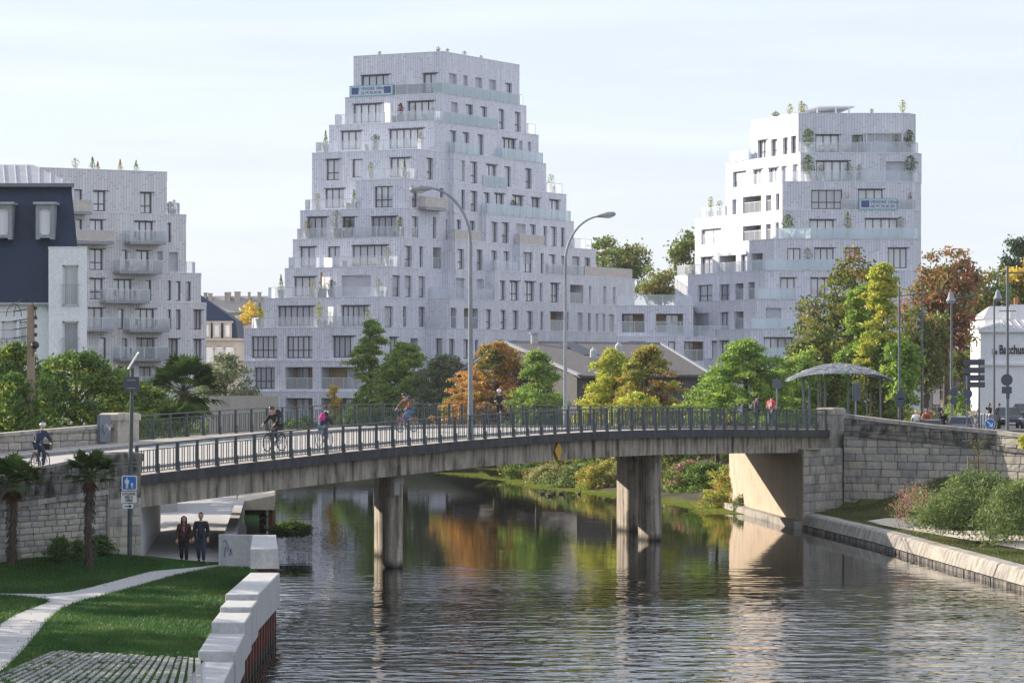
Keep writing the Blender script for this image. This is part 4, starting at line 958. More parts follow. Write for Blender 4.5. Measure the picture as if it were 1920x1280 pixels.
for a in [(1, 1369, 1405, 'glass_frost', .8), (1, 1501, 1722, 'glass_rail', 1.0), (2, 1383, 1466, 'glass_rail', .3), (2, 1468, 1722, 'glass_rail', 0), (3, 1578, 1718, 'glass_rail', .8), (3, 1312, 1358, 'glass_rail', .5), (4, 1457, 1720, 'glass_frost', .8), (4, 1318, 1381, 'glass_rail', 0),
          (5, 1269, 1336, 'glass_rail', .8), (5, 1350, 1432, 'glass_rail', 0), (5, 1434, 1562, 'glass_frost', .6), (6, 1422, 1491, 'glass_frost', .6), (7, 1409, 1492, 'glass_frost', .6), (8, 1430, 1478, 'glass_frost', .4)]:
    rt.rail(*a)
# link building between the towers
lk = Tower('apartment_block', 'low grey link block with loggias between the two stepped towers', {'L': (-.9, .3), 'R': (1, .06)}, (PX(1230, 312), 312, 3.2), 'clad')
for k, (ya, yb, dy, xr) in enumerate([(573, 631, 0, 1300), (631, 688, -.9, 1420), (688, 790, -1.0, 1420)]):
    Yc = 314 + dy; lk.storey(k, (PX(1157 - k, Yc), Yc), None, [('R', xr)], ZY(yb, Yc) if k < 2 else 3.0, ZY(ya, Yc), back=9)
for a in [(1166, 1208, 588, 623, 'G'), (1230, 1281, 588, 623, 'G'), (1253, 1266, 640, 676, 'W', 1), (1283, 1319, 640, 676, 'G'), (1335, 1367, 640, 676, 'W', 3), (1176, 1210, 640, 676, 'G'), (1376, 1400, 640, 676, 'W', 2), (1283, 1319, 700, 740, 'G'), (1335, 1367, 700, 740, 'W', 2)]: lk.win(*a)
lk.build(); lk.rail(0, 1158, 1298, 'glass_rail', 0); lk.rail(1, 1232, 1366, 'glass_rail', 0)
# ---------------- the left tower ----------------
lt = Tower('apartment_tower', 'pale grey apartment tower on the left with projecting glass fronted balconies', {'L': (-1, .3), 'R': (.857, .515)}, (PX(250, 300), 300, 3.2), 'clad_warm')
Y0 = 286
for k, (y1, y0, xr, pxr) in enumerate([(323, 403, 313, 313), (403, 513, 349, 349), (513, 568, 377, 377), (568, 800, 387, 387)]):
    Pp = Vector((PX(60, Y0 - k * .02), Y0 - k * .02, 0)); d = lt.dirs['R']; E = Pp + d * hit(Pp, d, xr)
    lt.storey(k, Pp, None, [('R', xr)], ZY(y0, E.y) if k < 3 else 3.0, ZY(y1, E.y), back=12)
for a in [(139, 154, 355, 376, 'W', 1), (175, 198, 358, 396, 'W', 2, 1), (263, 285, 361, 400, 'W', 2, 1), (143, 154, 411, 449, 'W', 1), (169, 193, 412, 449, 'W', 2), (252, 287, 415, 451, 'W', 3), (314, 321, 418, 454, 'W', 1),
          (168, 193, 467, 506, 'W', 2, 1), (228, 239, 468, 507, 'W', 1), (256, 279, 470, 507, 'W', 2), (295, 305, 471, 508, 'S'), (317, 334, 473, 509, 'S'), (168, 193, 522, 561, 'W', 2, 1), (213, 247, 524, 562, 'W', 3), (273, 284, 525, 563, 'W', 1), (314, 321, 526, 563, 'W', 1), (330, 339, 527, 564, 'W', 1), (349, 358, 528, 564, 'W', 1),
          (165, 193, 577, 615, 'W', 2), (221, 232, 579, 617, 'W', 1), (254, 289, 579, 616, 'W', 3), (314, 321, 580, 617, 'W', 1), (330, 339, 580, 618, 'W', 1), (363, 378, 581, 618, 'W', 2), (188, 199, 633, 671, 'W', 1), (228, 239, 634, 672, 'W', 1), (256, 290, 634, 671, 'W', 3), (316, 334, 635, 671, 'W', 2), (363, 378, 636, 671, 'W', 2),
          (222, 244, 688, 726, 'W', 2), (261, 284, 688, 726, 'W', 2), (314, 321, 688, 726, 'W', 1), (363, 378, 688, 725, 'W', 2)]: lt.win(*a)
lt.build(); lt.rail(1, 318, 337, 'glass_rail', 1); lt.rail(2, 350, 366, 'glass_rail', 1)
BAL = []
def balcony(T, x0, x1, yb, out=1.5, mat='glass_rail'):
    f = T.find((x0 + x1) / 2, lambda Y: ZY(yb, Y))
    if not f: print('no balcony', x0, x1, yb); return
    Y, b, i, p, q, d, u, z = f; n = Vector((d.y, -d.x, 0)); z = ZY(yb, Y - out * .8)
    fr = p + n * out; a, c = sorted((hit(fr, d, x0), hit(fr, d, x1))); A, B = fr + d * a, fr + d * c
    sl = MB(); sl.prism([(A.x, A.y), (B.x, B.y), (B.x - n.x * out, B.y - n.y * out), (A.x - n.x * out, A.y - n.y * out)], z - .22, z)
    s_ = sl.build('balcony', M['coping'], T.root); BAL.append(((A + B) / 2 - n * out * .5, z, d, n))
    hr = MB()
    for P0, P1 in ((A - n * (out - .02), A), (A, B), (B, B - n * (out - .02))):
        L = (P1 - P0).length; k = max(1, round(L / 1.2)); dd = (P1 - P0) / L
        for j in range(k):
            a_, c_ = P0 + dd * (L * j / k + .02), P0 + dd * (L * (j + 1) / k - .02); m = MB()
            m.quad((a_.x, a_.y, z + .04), (c_.x, c_.y, z + .04), (c_.x, c_.y, z + 1.02), (a_.x, a_.y, z + 1.02)); m.build('glass_pane', M[mat], s_)
            hr.box((a_.x, a_.y, z + .5), (.04, .04, 1.0))
        hr.beam(Vector((P0.x, P0.y, z + 1.02)), Vector((P1.x, P1.y, z + 1.02)), .05, .04)
    hr.build('handrail', M['coping_light'], s_)
for a in [(120, 173, 397, 1.6, 'cloth'), (143, 214, 453, 1.6, 'cloth'), (245, 312, 454), (225, 305, 509), (200, 281, 564), (150, 213, 617), (244, 318, 618), (150, 183, 673), (225, 315, 672), (222, 307, 727)]: balcony(lt, *a)

balcony(mt, 799, 838, 391, .9, 'cloth')
# white sun-catching partition screens, banners, pergolas
def partition(T, key, px, hgt, lab, deep=1.6):
    b = [q for q in T.boxes if q['key'] == key][0]; zt_ = b['z1']
    for i in range(len(b['path']) - 1):
        p, q = b['path'][i], b['path'][i + 1]; L = (q - p).length; d = (q - p) / L; n = Vector((d.y, -d.x, 0)); u = hit(p, d, px)
        if 0 <= u <= L and n.dot(-p) > 0:
            c = p + d * u; m = MB(); m.beam(Vector((c.x, c.y, zt_ + hgt / 2)) - n * .12, Vector((c.x, c.y, zt_ + hgt / 2)) - n * deep, .05, hgt); m.build('partition_screen', M['screen'], T.root); return
for k, px, h in ((1, 741, 2.0), (2, 720, 2.0), (7, 606, 1.0)): partition(mt, k, px, h, '')
partition(mt, 8, 603, 2.0, ''); partition(mt, 9, 614, 2.0, '')
def banner(T, key, x0, x1, label, lines, logos):
    z, segs = T.edge_pts(key, x0, x1, -.02); p, q, n = segs[0]; L = (q - p).length; d = (q - p) / L; c = (p + q) / 2 + n * .05; H = 1.12
    o = thing('sale_banner', label, 'banner', (c.x, c.y, z)); Mm = face_M((c.x, c.y, z + H / 2 + .02), n, BASE[o.name])
    def plate(nm, w, h, mat, dx=0, dy=0, dz=0): m = MB(); m.box((0, 0, 0), (w, h, .02)); me = m.mesh(nm, mat); k = bpy.data.objects.new(nm, me); COL.objects.link(k); k.parent = o; k.matrix_local = Mm @ Matrix.Translation((dx, dy, dz)); return k
    plate('border', L, H, M['banner_edge']); plate('panel', L - .2, H - .2, M['banner'], 0, 0, .012)
    for lx in logos: plate('logo', .78 * H / 1.12, .66, M['banner_logo'], lx * L, .02, .03)
    tx = 0 if len(logos) > 1 else .12 * L
    text_mesh('lettering', lines[0], .42, M['banner_logo'], o, Mm @ Matrix.Translation((tx, .2, .03)), .003, .004)
    text_mesh('lettering', lines[1], .38, M['banner_logo'], o, Mm @ Matrix.Translation((tx, -.22, .03)), .003, .004)
banner(mt, 1, 656, 738, 'for sale banner with two navy squares on the top terrace of the middle tower', ('À VENDRE 180m²', '02 99 78 00 00'), (-.37, .37))
banner(rt, 3, 1610, 1682, 'for sale banner with one navy square on a terrace of the right tower', ('À VENDRE 105m²', '02 99 78 00 00'), (-.33,))
# pergolas on the right tower
z0 = rz_[0]; o = thing('pergola', 'white flat canopy on the roof of the right tower', 'pergola', (PX(1550, 322), 322, z0))
m = MB(); Yp = 324; m.faces([(PX(1475, 322), 322, z0 + .25), (PX(1538, 320), 320, z0 + .95), (PX(1603, 320), 320, z0 + .98), (PX(1560, 330), 330, z0 + .85)] + [(PX(1475, 322), 322, z0 + .35), (PX(1538, 320), 320, z0 + 1.08), (PX(1603, 320), 320, z0 + 1.08), (PX(1560, 330), 330, z0 + .98)], [(0, 3, 2, 1), (4, 5, 6, 7), (0, 1, 5, 4), (1, 2, 6, 5), (2, 3, 7, 6), (3, 0, 4, 7)]); m.build('canopy', M['white'], o)
for px in (1532, 1567, 1592): m = MB(); m.box((PX(px, 320.3), 320.3, z0 + .48), (.16, .16, 1.0)); m.build('post', M['white'], o)
z1_ = rz_[1]; o = thing('pergola', 'slatted white pergola on the upper front terrace of the right tower', 'pergola', (PX(1660, 314.7), 315.5, z1_))
for px in (1625, 1692):
    for Y in (314.8, 315.9): m = MB(); m.box((PX(px, Y), Y, z1_ + 1.0), (.13, .1, 2.0)); m.build('post', M['white'], o)
for i in range(22): m = MB(); x = PX(1621 + i * 3.5, 315.3); m.box((x, 315.35, z1_ + 2.06), (.05, 1.4, .1)); m.build('slat', M['white'], o)
m = MB(); m.box((PX(1658, 314.75), 314.75, z1_ + 2.0), (4.0, .06, .12)); m.build('beam', M['white'], o)
# =====================================================================
#  OTHER BUILDINGS
# =====================================================================
def q4(m, *p): m.quad(*p)
# --- mansard house at the far left ---
ms = Tower('mansard_house', 'white rendered house with navy slate mansard and pale zinc roof at the left', {'L': (-1, 0), 'R': (1, 0)}, (PX(60, 200), 200, 4.0), 'render')
ms.storey('main', (PX(-120, 200), 200), None, [('R', 112)], 3.5, ZY(569, 200), back=12)
ms.storey('bay', (PX(91, 198.6), 198.6), None, [('R', 163)], 3.5, ZY(464, 198.6), back=8)
for a in [(3, 31, 602, 674, 'P', 1), (36, 50, 602, 674, 'P', 1), (-34, -8, 602, 674, 'P', 1), (117, 147, 497, 574, 'P', 1), (117, 147, 602, 674, 'P', 1)]: ms.win(*a)
ms.build(); rt_ = ms.root
Z = lambda y, Y: ZY(y, Y)
m = MB(); m.faces([(PX(-120, 200), 199.8, Z(569, 199.8)), (PX(157, 200), 199.8, Z(569, 199.8)), (PX(135, 203), 202.6, Z(346, 202.6)), (PX(-120, 203), 202.6, Z(346, 202.6)),
                   (PX(154, 212), 212, Z(569, 199.8)), (PX(133, 209.5), 209.5, Z(346, 202.6)), (PX(-120, 200), 212, Z(569, 199.8)), (PX(-120, 203), 209.5, Z(346, 202.6))],
                  [(0, 1, 2, 3), (1, 4, 5, 2), (4, 6, 7, 5), (6, 0, 3, 7), (0, 6, 4, 1)]); m.build('mansard_roof', M['slate'], rt_)
z0 = Z(346, 202.6); zr = Z(309, 206)
a, b_, c, d_ = (PX(-130, 202.3), 202.3, z0), (PX(137, 202.3), 202.3, z0), (PX(62, 206), 206, zr), (PX(-130, 206), 206, zr)
e, f = (PX(135, 209.8), 209.8, z0), (PX(-130, 202), 209.8, z0)
m = MB(); m.faces([a, b_, c, d_, e, f], [(0, 1, 2, 3), (1, 4, 2), (4, 5, 3, 2), (5, 0, 3), (0, 5, 4, 1)]); zr_ = m.build('zinc_roof', M['zinc'], rt_)
for i in range(12):
    t = i / 12; px_ = -120 + i * 21.5; A = Vector((PX(px_, 202.3), 202.3, z0 + .03)); ex = min(px_ - 2, 62) if px_ < 62 else None
    B = Vector((PX(px_ - 3, 206), 206, zr + .03)) if px_ < 62 else Vector((PX(137, 202.3), 202.3, z0)).lerp(Vector((PX(62, 206), 206, zr)), (137 - px_) / 75) + Vector((0, 0, .03))
    m = MB(); m.beam(A, B, .05, .07); m.build('seam', M['coping_light'], zr_)
m = MB(); m.beam((PX(-130, 202.2), 202.2, z0 - .06), (PX(139, 202.2), 202.2, z0 - .06), .25, .22); m.build('gutter', M['steel'], rt_)
m = MB(); m.beam((PX(-130, 199.6), 199.6, Z(569, 199.6)), (PX(98, 199.6), 199.6, Z(569, 199.6)), .2, .12); m.build('gutter', M['zinc'], rt_)
m = MB(); x = PX(93, 199.75); m.tube([(x, 199.8, 3.5), (x, 199.8, Z(583, 199.8))], .09, 8); m.lathe((x, 199.8, Z(583, 199.8)), [(.1, 0), (.13, .1), (.24, .3), (.24, .36)], 8); m.build('downpipe', M['zinc'], rt_)
for cx in (84, 5):
    Y = 200.6; x0, x1 = PX(cx - 17, Y), PX(cx + 17, Y); zt_, zb = Z(383, Y), Z(449, Y)
    m = MB(); m.faces([(x0, Y, zb), (x0 + .24, Y, zb), (x0 + .24, Y, zt_), (x0, Y, zt_), (x1 - .24, Y, zb), (x1, Y, zb), (x1, Y, zt_), (x1 - .24, Y, zt_), (x0 + .24, Y, zt_ - .3), (x1 - .24, Y, zt_ - .3), (x0 + .24, Y, zb + .1), (x1 - .24, Y, zb + .1), (x0 + .24, Y, zb + .3), (x1 - .24, Y, zb + .3),
                       (x0, Y + 2.4, zb), (x0, Y + 2.4, zt_), (x1, Y + 2.4, zb), (x1, Y + 2.4, zt_)],
                      [(0, 1, 2, 3), (4, 5, 6, 7), (8, 9, 7, 2), (10, 11, 13, 12), (14, 0, 3, 15), (5, 16, 17, 6)]); dm = m.build('dormer', M['pole'], rt_)
    m = MB(); m.prism([(x0 - .15, Y - .2), (x1 + .15, Y - .2), (x1 + .15, Y + 2.6), (x0 - .15, Y + 2.6)], zt_, zt_ + .14); m.build('dormer_roof', M['zinc'], dm)
    w = MB(); ix0, ix1, iz0, iz1 = x0 + .26, x1 - .26, zb + .32, zt_ - .32; Yw = Y + .12
    for (A, B) in (((ix0, iz0), (ix0, iz1)), ((ix1, iz0), (ix1, iz1)), ((ix0, iz0), (ix1, iz0)), ((ix0, iz1), (ix1, iz1))): w.beam((A[0], Yw, A[1]), (B[0], Yw, B[1]), .12, .12, up=(0, 1, 0))
    w.build('window_frame', M['frame_white'], dm)
    w = MB(); w.quad((ix0, Yw + .05, iz0), (ix1, Yw + .05, iz0), (ix1, Yw + .05, iz1), (ix0, Yw + .05, iz1)); w.build('pane', M['pane'], dm)
for (x0, x1, y1, Yf) in ((115, 149, 575, 198.5), (115, 149, 675, 198.5), (1, 52, 675, 199.9)):   # window guards
    m = MB(); zb = Z(y1, Yf); zt_ = zb + 1.35; Yg = Yf - .06
    for x in np.arange(PX(x0, Yg), PX(x1, Yg) + .02, .13): m.box((x, Yg, (zb + zt_) / 2), (.018, .018, zt_ - zb))
    m.beam((PX(x0, Yg), Yg, zt_), (PX(x1, Yg), Yg, zt_), .04, .04); m.beam((PX(x0, Yg), Yg, zb + .05), (PX(x1, Yg), Yg, zb + .05), .04, .03); m.build('window_guard', M['pole'], rt_)
# --- classical stone house with dormers ---
Y = 332; h = thing('stone_house', 'pale stone house with dark slate mansard and white dormers left of the middle tower', 'house', (PX(400, Y), Y, 3.2))
X = lambda p, Y=332: PX(p, Y)
m = MB(); m.prism([(X(330), Y), (X(443), Y), (X(443), Y + 10), (X(330), Y + 10)], 3.0, ZY(638, Y)); m.build('wall', M['limestone'], h)
m = MB(); m.prism([(X(328), Y - .4), (X(448), Y - .4), (X(448), Y + 10), (X(328), Y + 10)], ZY(638, Y), ZY(634, Y)); m.build('cornice', M['limestone'], h)
m = MB(); z0, z1, z2 = ZY(634, Y), ZY(600, Y), ZY(548, Y); m.faces([(X(330), Y, z0), (X(446), Y, z0), (X(440), Y + 1.2, z1), (X(330), Y + 1.2, z1), (X(372, Y + 5), Y + 5, z2), (X(330, Y + 5), Y + 5, z2), (X(446), Y + 10, z0), (X(440), Y + 9, z1)], [(0, 1, 2, 3), (3, 2, 4, 5), (1, 6, 7, 2), (2, 7, 4)]); m.build('mansard_roof', M['slate'], h)
for cx in (388, 407, 427):
    m = MB(); x = X(cx); m.box((x, Y - .1, ZY(619, Y)), (.82, .5, 1.6)); m.box((x, Y - .1, ZY(603.5, Y)), (1.1, .6, .18)); dd = m.build('dormer', M['limestone'], h)
    m = MB(); m.box((x, Y - .36, ZY(620, Y)), (.42, .04, 1.1)); m.build('pane', M['pane'], dd)
for cx in (392, 411, 430):
    m = MB(); x = X(cx); m.box((x, Y - .02, ZY(666, Y)), (.9, .06, 1.7)); ww = m.build('window', M['frame_white'], h); m = MB(); m.box((x, Y - .06, ZY(666, Y)), (.7, .04, 1.5)); m.build('pane', M['pane'], ww)
    m = MB(); m.tube([(x - .7, Y - .05, ZY(655, Y)), (x - .5, Y - .05, ZY(650, Y)), (x, Y - .05, ZY(648, Y)), (x + .5, Y - .05, ZY(650, Y)), (x + .7, Y - .05, ZY(655, Y))], .06, 5); m.build('arch_moulding', M['limestone'], h)
# --- long pale roofed house further back ---
Y = 420; h = thing('terrace_house', 'distant pale slate roofed house with several chimneys behind the stone house', 'house', (PX(440, Y), Y, 3.2))
m = MB(); m.prism([(PX(370, Y), Y), (PX(500, Y), Y), (PX(500, Y), Y + 9), (PX(370, Y), Y + 9)], 3.0, ZY(586, Y)); m.build('wall', M['limestone'], h)
m = MB(); z0, z1 = ZY(586, Y), ZY(555, Y + 5); m.faces([(PX(370, Y), Y - .3, z0), (PX(505, Y), Y - .3, z0), (PX(505, Y), Y + 4.5, z1), (PX(370, Y), Y + 4.5, z1), (PX(370, Y), Y + 9.3, z0), (PX(505, Y), Y + 9.3, z0)], [(0, 1, 2, 3), (3, 2, 5, 4), (0, 3, 4), (1, 5, 2)]); rf = m.build('roof', M['limestone'], h)
rf.data.materials.clear(); rf.data.materials.append(plain('pale_slate', (.34, .31, .30), .8, var=.15, scale=5))
for px, w, y in ((386, .35, 550), (395, .45, 551), (429, .6, 549), (446, .7, 548), (487, .4, 549), (424, .2, 550), (468, .25, 549)):
    m = MB(); zt_ = ZY(y, Y + 4); zb = ZY(570, Y); m.box((PX(px, Y + 4), Y + 3.5, (zt_ + zb) / 2), (w, 1.4, zt_ - zb)); m.box((PX(px, Y + 4), Y + 3.5, zt_ + .03), (w + .12, 1.5, .1)); m.build('chimney', M['limestone'], h)
for px in (433, 447): m = MB(); m.box((PX(px, Y), Y - .03, ZY(597, Y)), (.5, .05, .9)); m.build('window', M['pane'], h)
Y = 345; h = thing('garden_building', 'rough beige gable wall between the stone house and the middle tower', 'building', (PX(450, Y), Y, 3.2))
m = MB(); m.faces([(PX(440, Y), Y, 3), (PX(470, Y), Y, 3), (PX(470, Y), Y, ZY(606, Y)), (PX(440, Y), Y, ZY(614, Y)), (PX(440, Y), Y + 8, 3), (PX(470, Y), Y + 8, 3), (PX(470, Y), Y + 8, ZY(606, Y)), (PX(440, Y), Y + 8, ZY(614, Y))], [(0, 1, 2, 3), (4, 7, 6, 5), (0, 3, 7, 4), (1, 5, 6, 2)]); m.build('wall', M['limestone'], h)
m = MB(); m.faces([(PX(437, Y), Y - .3, ZY(613, Y)), (PX(472, Y), Y - .3, ZY(605, Y)), (PX(472, Y), Y + 8, ZY(605, Y)), (PX(437, Y), Y + 8, ZY(613, Y)), (PX(437, Y), Y - .3, ZY(611, Y)), (PX(472, Y), Y - .3, ZY(603, Y)), (PX(472, Y), Y + 8, ZY(603, Y)), (PX(437, Y), Y + 8, ZY(611, Y))], [(0, 3, 2, 1), (4, 5, 6, 7), (0, 1, 5, 4), (0, 4, 7, 3), (1, 2, 6, 5)]); m.build('roof', M['terracotta'], h)
Y = 205; m = MB(); m.prism([(PX(392, Y), Y), (PX(520, Y), Y), (PX(520, Y), Y + .4), (PX(392, Y), Y + .4)], 1.5, ZY(742, Y)); tag(m.build('garden_wall', M['beige'], None, (PX(430, Y), Y, 2)), 'plain beige garden wall between the palm and the middle tower', 'wall')
# --- dark timber hall with slate roof ---
h = thing('timber_hall', 'dark boarded hall with a large weathered slate roof in front of the towers', 'hall', (PX(1150, 255), 255, 3.2))
def hp(px, py, Y): return Vector((PX(px, Y), Y, ZY(py, Y)))
Ar, Br = hp(944, 641, 262), hp(1238, 644, 266); Ae, Be = hp(1087, 704, 246), hp(1334, 702, 252); Al = hp(850, 706, 263); Bb = hp(1200, 700, 282); Alb = hp(840, 700, 280)
m = MB(); th = Vector((0, 0, -.18))
m.faces([Ae, Be, Br, Ar, Bb, Al, Alb] + [p + th for p in (Ae, Be, Br, Ar, Bb, Al, Alb)], [(0, 1, 2, 3), (1, 4, 2), (3, 2, 4, 6), (5, 3, 6), (7, 10, 9, 8), (0, 3, 10, 7), (3, 5, 12, 10), (1, 0, 7, 8)]); rf = m.build('roof', M['slate_old'], h)
m = MB(); m.beam(Ar + Vector((0, 0, .05)), Ae + Vector((0, 0, .05)), .35, .14); m.beam(Ar + Vector((0, 0, .05)), Br + Vector((0, 0, .05)), .25, .12); m.beam(Br + Vector((0, 0, .05)), Be + Vector((0, 0, .05)), .2, .12); m.build('ridge_flashing', M['pole'], rf)
for i in range(5):
    p = Ar.lerp(Br, .34 + i * .022); q = Ae.lerp(Be, .34 + i * .022); d = q - p
    m = MB(); m.beam(p + d * .02 + Vector((0, -.04, .08)), p + d * .42 + Vector((0, -.04, .08)), .18, .05); m.build('roof_light', M['slate'], rf)
for px, py in ((1113, 656), (1160, 646), (1002, 634)):
    p = hp(px, py + 4, 255 if py > 640 else 262); m = MB(); m.lathe(p, [(.3, -.4), (.28, .1), (.08, .35), (.08, .45)] if py > 640 else [(.3, -.5), (.3, .5), (.42, .52), (.42, .62)], 10); m.build('roof_vent', M['zinc'], rf)
def wallq(m, a, c, zb=2.8): a = a + Vector((0, 0, -.1)); c = c + Vector((0, 0, -.1)); m.quad((a.x, a.y, zb), (c.x, c.y, zb), c, a)
m = MB(); sh = Vector((-.2, .5, 0)); a_, c_ = Ae + sh, Be + sh; wallq(m, a_, c_); m.build('wall', M['slate_old'], h)
m = MB(); g0, g1, g2 = Al + Vector((.1, .3, -.2)), Ar + Vector((.2, .3, -.3)), Ae + Vector((-.1, .5, -.2)); m.poly([(g0.x, g0.y, 2.8), (g2.x, g2.y, 2.8), g2, g1, g0]); m.build('gable_wall', M['barn'], h)
m = MB(); b0, b1, b2 = Be + Vector((-.2, .5, -.2)), Bb + Vector((0, 0, -.2)), Alb + Vector((0, 0, -.2)); m.quad((b0.x, b0.y, 2.8), (b1.x, b1.y, 2.8), b1, b0); m.quad((b1.x, b1.y, 2.8), (b2.x, b2.y, 2.8), b2, b1); m.quad((b2.x, b2.y, 2.8), (g0.x, g0.y, 2.8), g0, b2); m.build('rear_wall', M['barn'], h)
# --- buildings on the right ---
bb = Tower('cafe_building', 'white rendered building with bold black lettering at the right edge', {'L': (-1, 0), 'R': (1, 0)}, (PX(1880, 250), 250, 4.0), 'render')
bb.storey('hall', (PX(1838, 250), 250), None, [('R', 2150)], 3.5, ZY(621, 250), back=14); bb.storey('upper', (PX(1894, 256), 256), None, [('R', 2150)], ZY(640, 256), ZY(572, 256), back=8)
bb.build(); r_ = bb.root; Y = 250
m = MB(); m.box((PX(1994, Y), Y - .1, ZY(683, Y)), (PX(2150, Y) - PX(1838, Y), .2, .18)); m.box((PX(1994, Y), Y - .15, ZY(620, Y)), (PX(2154, Y) - PX(1835, Y), .35, .2)); m.build('moulding', M['white'], r_)
m = MB(); z0, z1 = ZY(618, Y), ZY(600, 254); m.faces([(PX(1836, Y), Y - .2, z0), (PX(2155, Y), Y - .2, z0), (PX(2155, 254), 254, z1), (PX(1885, 254), 254, z1), (PX(1836, Y), 262, z0)], [(0, 1, 2, 3), (4, 0, 3)]); rf = m.build('zinc_roof', M['zinc'], r_)
for i in range(16):
    x = PX(1848 + i * 14, Y); m = MB(); m.beam((x, Y - .2, z0 + .04), (x + (.5 if i < 3 else 0), 254 if i > 2 else Y + .6 + i * 1.2, z1 + .04 if i > 2 else z0 + (z1 - z0) * (i + 1) * .25 + .04), .05, .07); m.build('seam', M['coping_light'], rf)
m = MB(); m.prism([(PX(1846, 262), 262), (PX(1900, 262), 262), (PX(1900, 262), 270), (PX(1846, 262), 270)], 4, ZY(598, 262)); m.build('rear_wall', M['render'], r_)
m = MB(); zz = ZY(598, 262); m.faces([(PX(1842, 262), 261.7, zz), (PX(1902, 262), 261.7, zz), (PX(1902, 265), 265, ZY(574, 265)), (PX(1855, 265), 265, ZY(574, 265)), (PX(1842, 262), 270, zz)], [(0, 1, 2, 3), (4, 0, 3)]); m.build('slate_roof', M['zinc'], r_)
m = MB(); m.box((PX(1905, 257), 257, ZY(566, 257)), (.3, .3, .7)); m.build('chimney', M['terracotta'], r_)
Mm = face_M((PX(1873.5, 249.9), 249.93, ZY(664, 249.9)), (0, -1, 0), BASE[r_.name])
text_mesh('lettering', 'Bacchus', .98, M['sign_black'], r_, Mm @ Matrix.Diagonal((.62, 1, 1, 1)) @ Matrix.Translation((0, .34, 0)), .02, .022, 'LEFT')
text_mesh('lettering', 'Le', .62, M['sign_black'], r_, face_M((PX(1861, 249.9), 249.93, ZY(664, 249.9)), (0, -1, 0), BASE[r_.name]) @ Matrix.Diagonal((.62, 1, 1, 1)) @ Matrix.Translation((0, .2, 0)), .02, .014, 'LEFT')
be = Tower('apartment_house', 'beige two storey house with a dark ground floor behind the big trees', {'L': (-1, 0), 'R': (1, 0)}, (PX(1780, 285), 285, 4.5), 'beige')
be.storey('ground_floor', (PX(1733, 285), 285), None, [('R', 1862)], 3.5, ZY(697, 285), back=8, mat='beige'); be.storey('upper_floor', (PX(1729, 284.4), 284.4), None, [('R', 1866)], ZY(697, 284.4), ZY(655, 284.4), back=9)
for a in [(1748, 1765, 708, 760, 'W', 1), (1790, 1815, 706, 745, 'w', 2), (1750, 1762, 665, 691, 'S'), (1785, 1796, 665, 691, 'W', 1), (1820, 1835, 665, 691, 'W', 1)]: be.win(*a)
be.build()
m = MB(); zb = ZY(697, 284); m.box((PX(1797, 283.6), 283.4, zb + .06), (6.4, 1.8, .16)); m.build('balcony_slab', M['concrete'], be.root)
rwm = thing('ramp_wall', 'curved stone ramp wall with a handrail behind the cyclists on the right', 'wall', (PX(1790, 262), 262, 4.2))
m = MB(); pr_ = [(1742, 766, 268), (1765, 748, 270), (1800, 752, 266), (1818, 764, 262), (1832, 772, 258)]
for a, c in zip(pr_[:-1], pr_[1:]): A, B = hp(*a), hp(*c); m.prism([(A.x, A.y), (B.x, B.y), (B.x, B.y + .5), (A.x, A.y + .5)], 3.9, min(A.z, B.z) + .1)
m.build('wall', M['stone_dark'], rwm)
m = MB(); pts = [hp(1735, 742, 268), hp(1757, 730, 268), hp(1800, 735, 266)]; m.tube(pts, .04, 6)
for p in pts: m.tube([p, (p.x, p.y, 4.2)], .03, 6)
pts = [hp(1745, 782, 245), hp(1768, 770, 245), hp(1792, 761, 245)]; m.tube(pts, .045, 6)
for p in pts: m.tube([p, (p.x, p.y, 4.0)], .03, 6)
m.build('handrail', M['pole'], rwm)
# =====================================================================
#  VEGETATION
# =====================================================================
def leaf_mesh(name, C_, size, tint, asp=.55, droop=.0, up=.35, rs=1):
    """one rhombic leaf or leaf spray per centre; tint per leaf (N,3)"""
    g = np.random.default_rng(rs); n = len(C_)
    nrm = g.normal(size=(n, 3)); nrm[:, 2] += up; nrm /= np.linalg.norm(nrm, axis=1)[:, None]
    t = g.normal(size=(n, 3)); t[:, 2] -= droop; t -= nrm * np.sum(t * nrm, 1)[:, None]; t /= np.linalg.norm(t, axis=1)[:, None] + 1e-9
    b = np.cross(nrm, t); s = (size * g.uniform(.6, 1.35, n))[:, None] if np.isscalar(size) else (size * g.uniform(.7, 1.3, n))[:, None]
    v = np.stack([C_ - t * s, C_ + b * s * asp + t * s * .1, C_ + t * s, C_ - b * s * asp + t * s * .1], 1).reshape(-1, 3)
    me = bpy.data.meshes.new(name); me.vertices.add(4 * n); me.loops.add(4 * n); me.polygons.add(n)
    me.vertices.foreach_set('co', v.astype(np.float32).ravel()); me.loops.foreach_set('vertex_index', np.arange(4 * n, dtype=np.int32))
    me.polygons.foreach_set('loop_start', np.arange(0, 4 * n, 4, dtype=np.int32)); me.polygons.foreach_set('loop_total', np.full(n, 4, dtype=np.int32))
    at = me.attributes.new('tint', 'FLOAT_COLOR', 'POINT'); col = np.ones((4 * n, 4), np.float32); col[:, :3] = np.repeat(tint, 4, 0); at.data.foreach_set('color', col.ravel())
    me.materials.append(M['leaf']); me.update(); me.validate(); return me
def put(name, me, parent=None, loc=(0, 0, 0)):
    o = bpy.data.objects.new(name, me); COL.objects.link(o)
    if parent: o.parent = parent; BASE[o.name] = BASE[parent.name]
    else: o.location = loc; BASE[o.name] = Vector(loc)
    return o
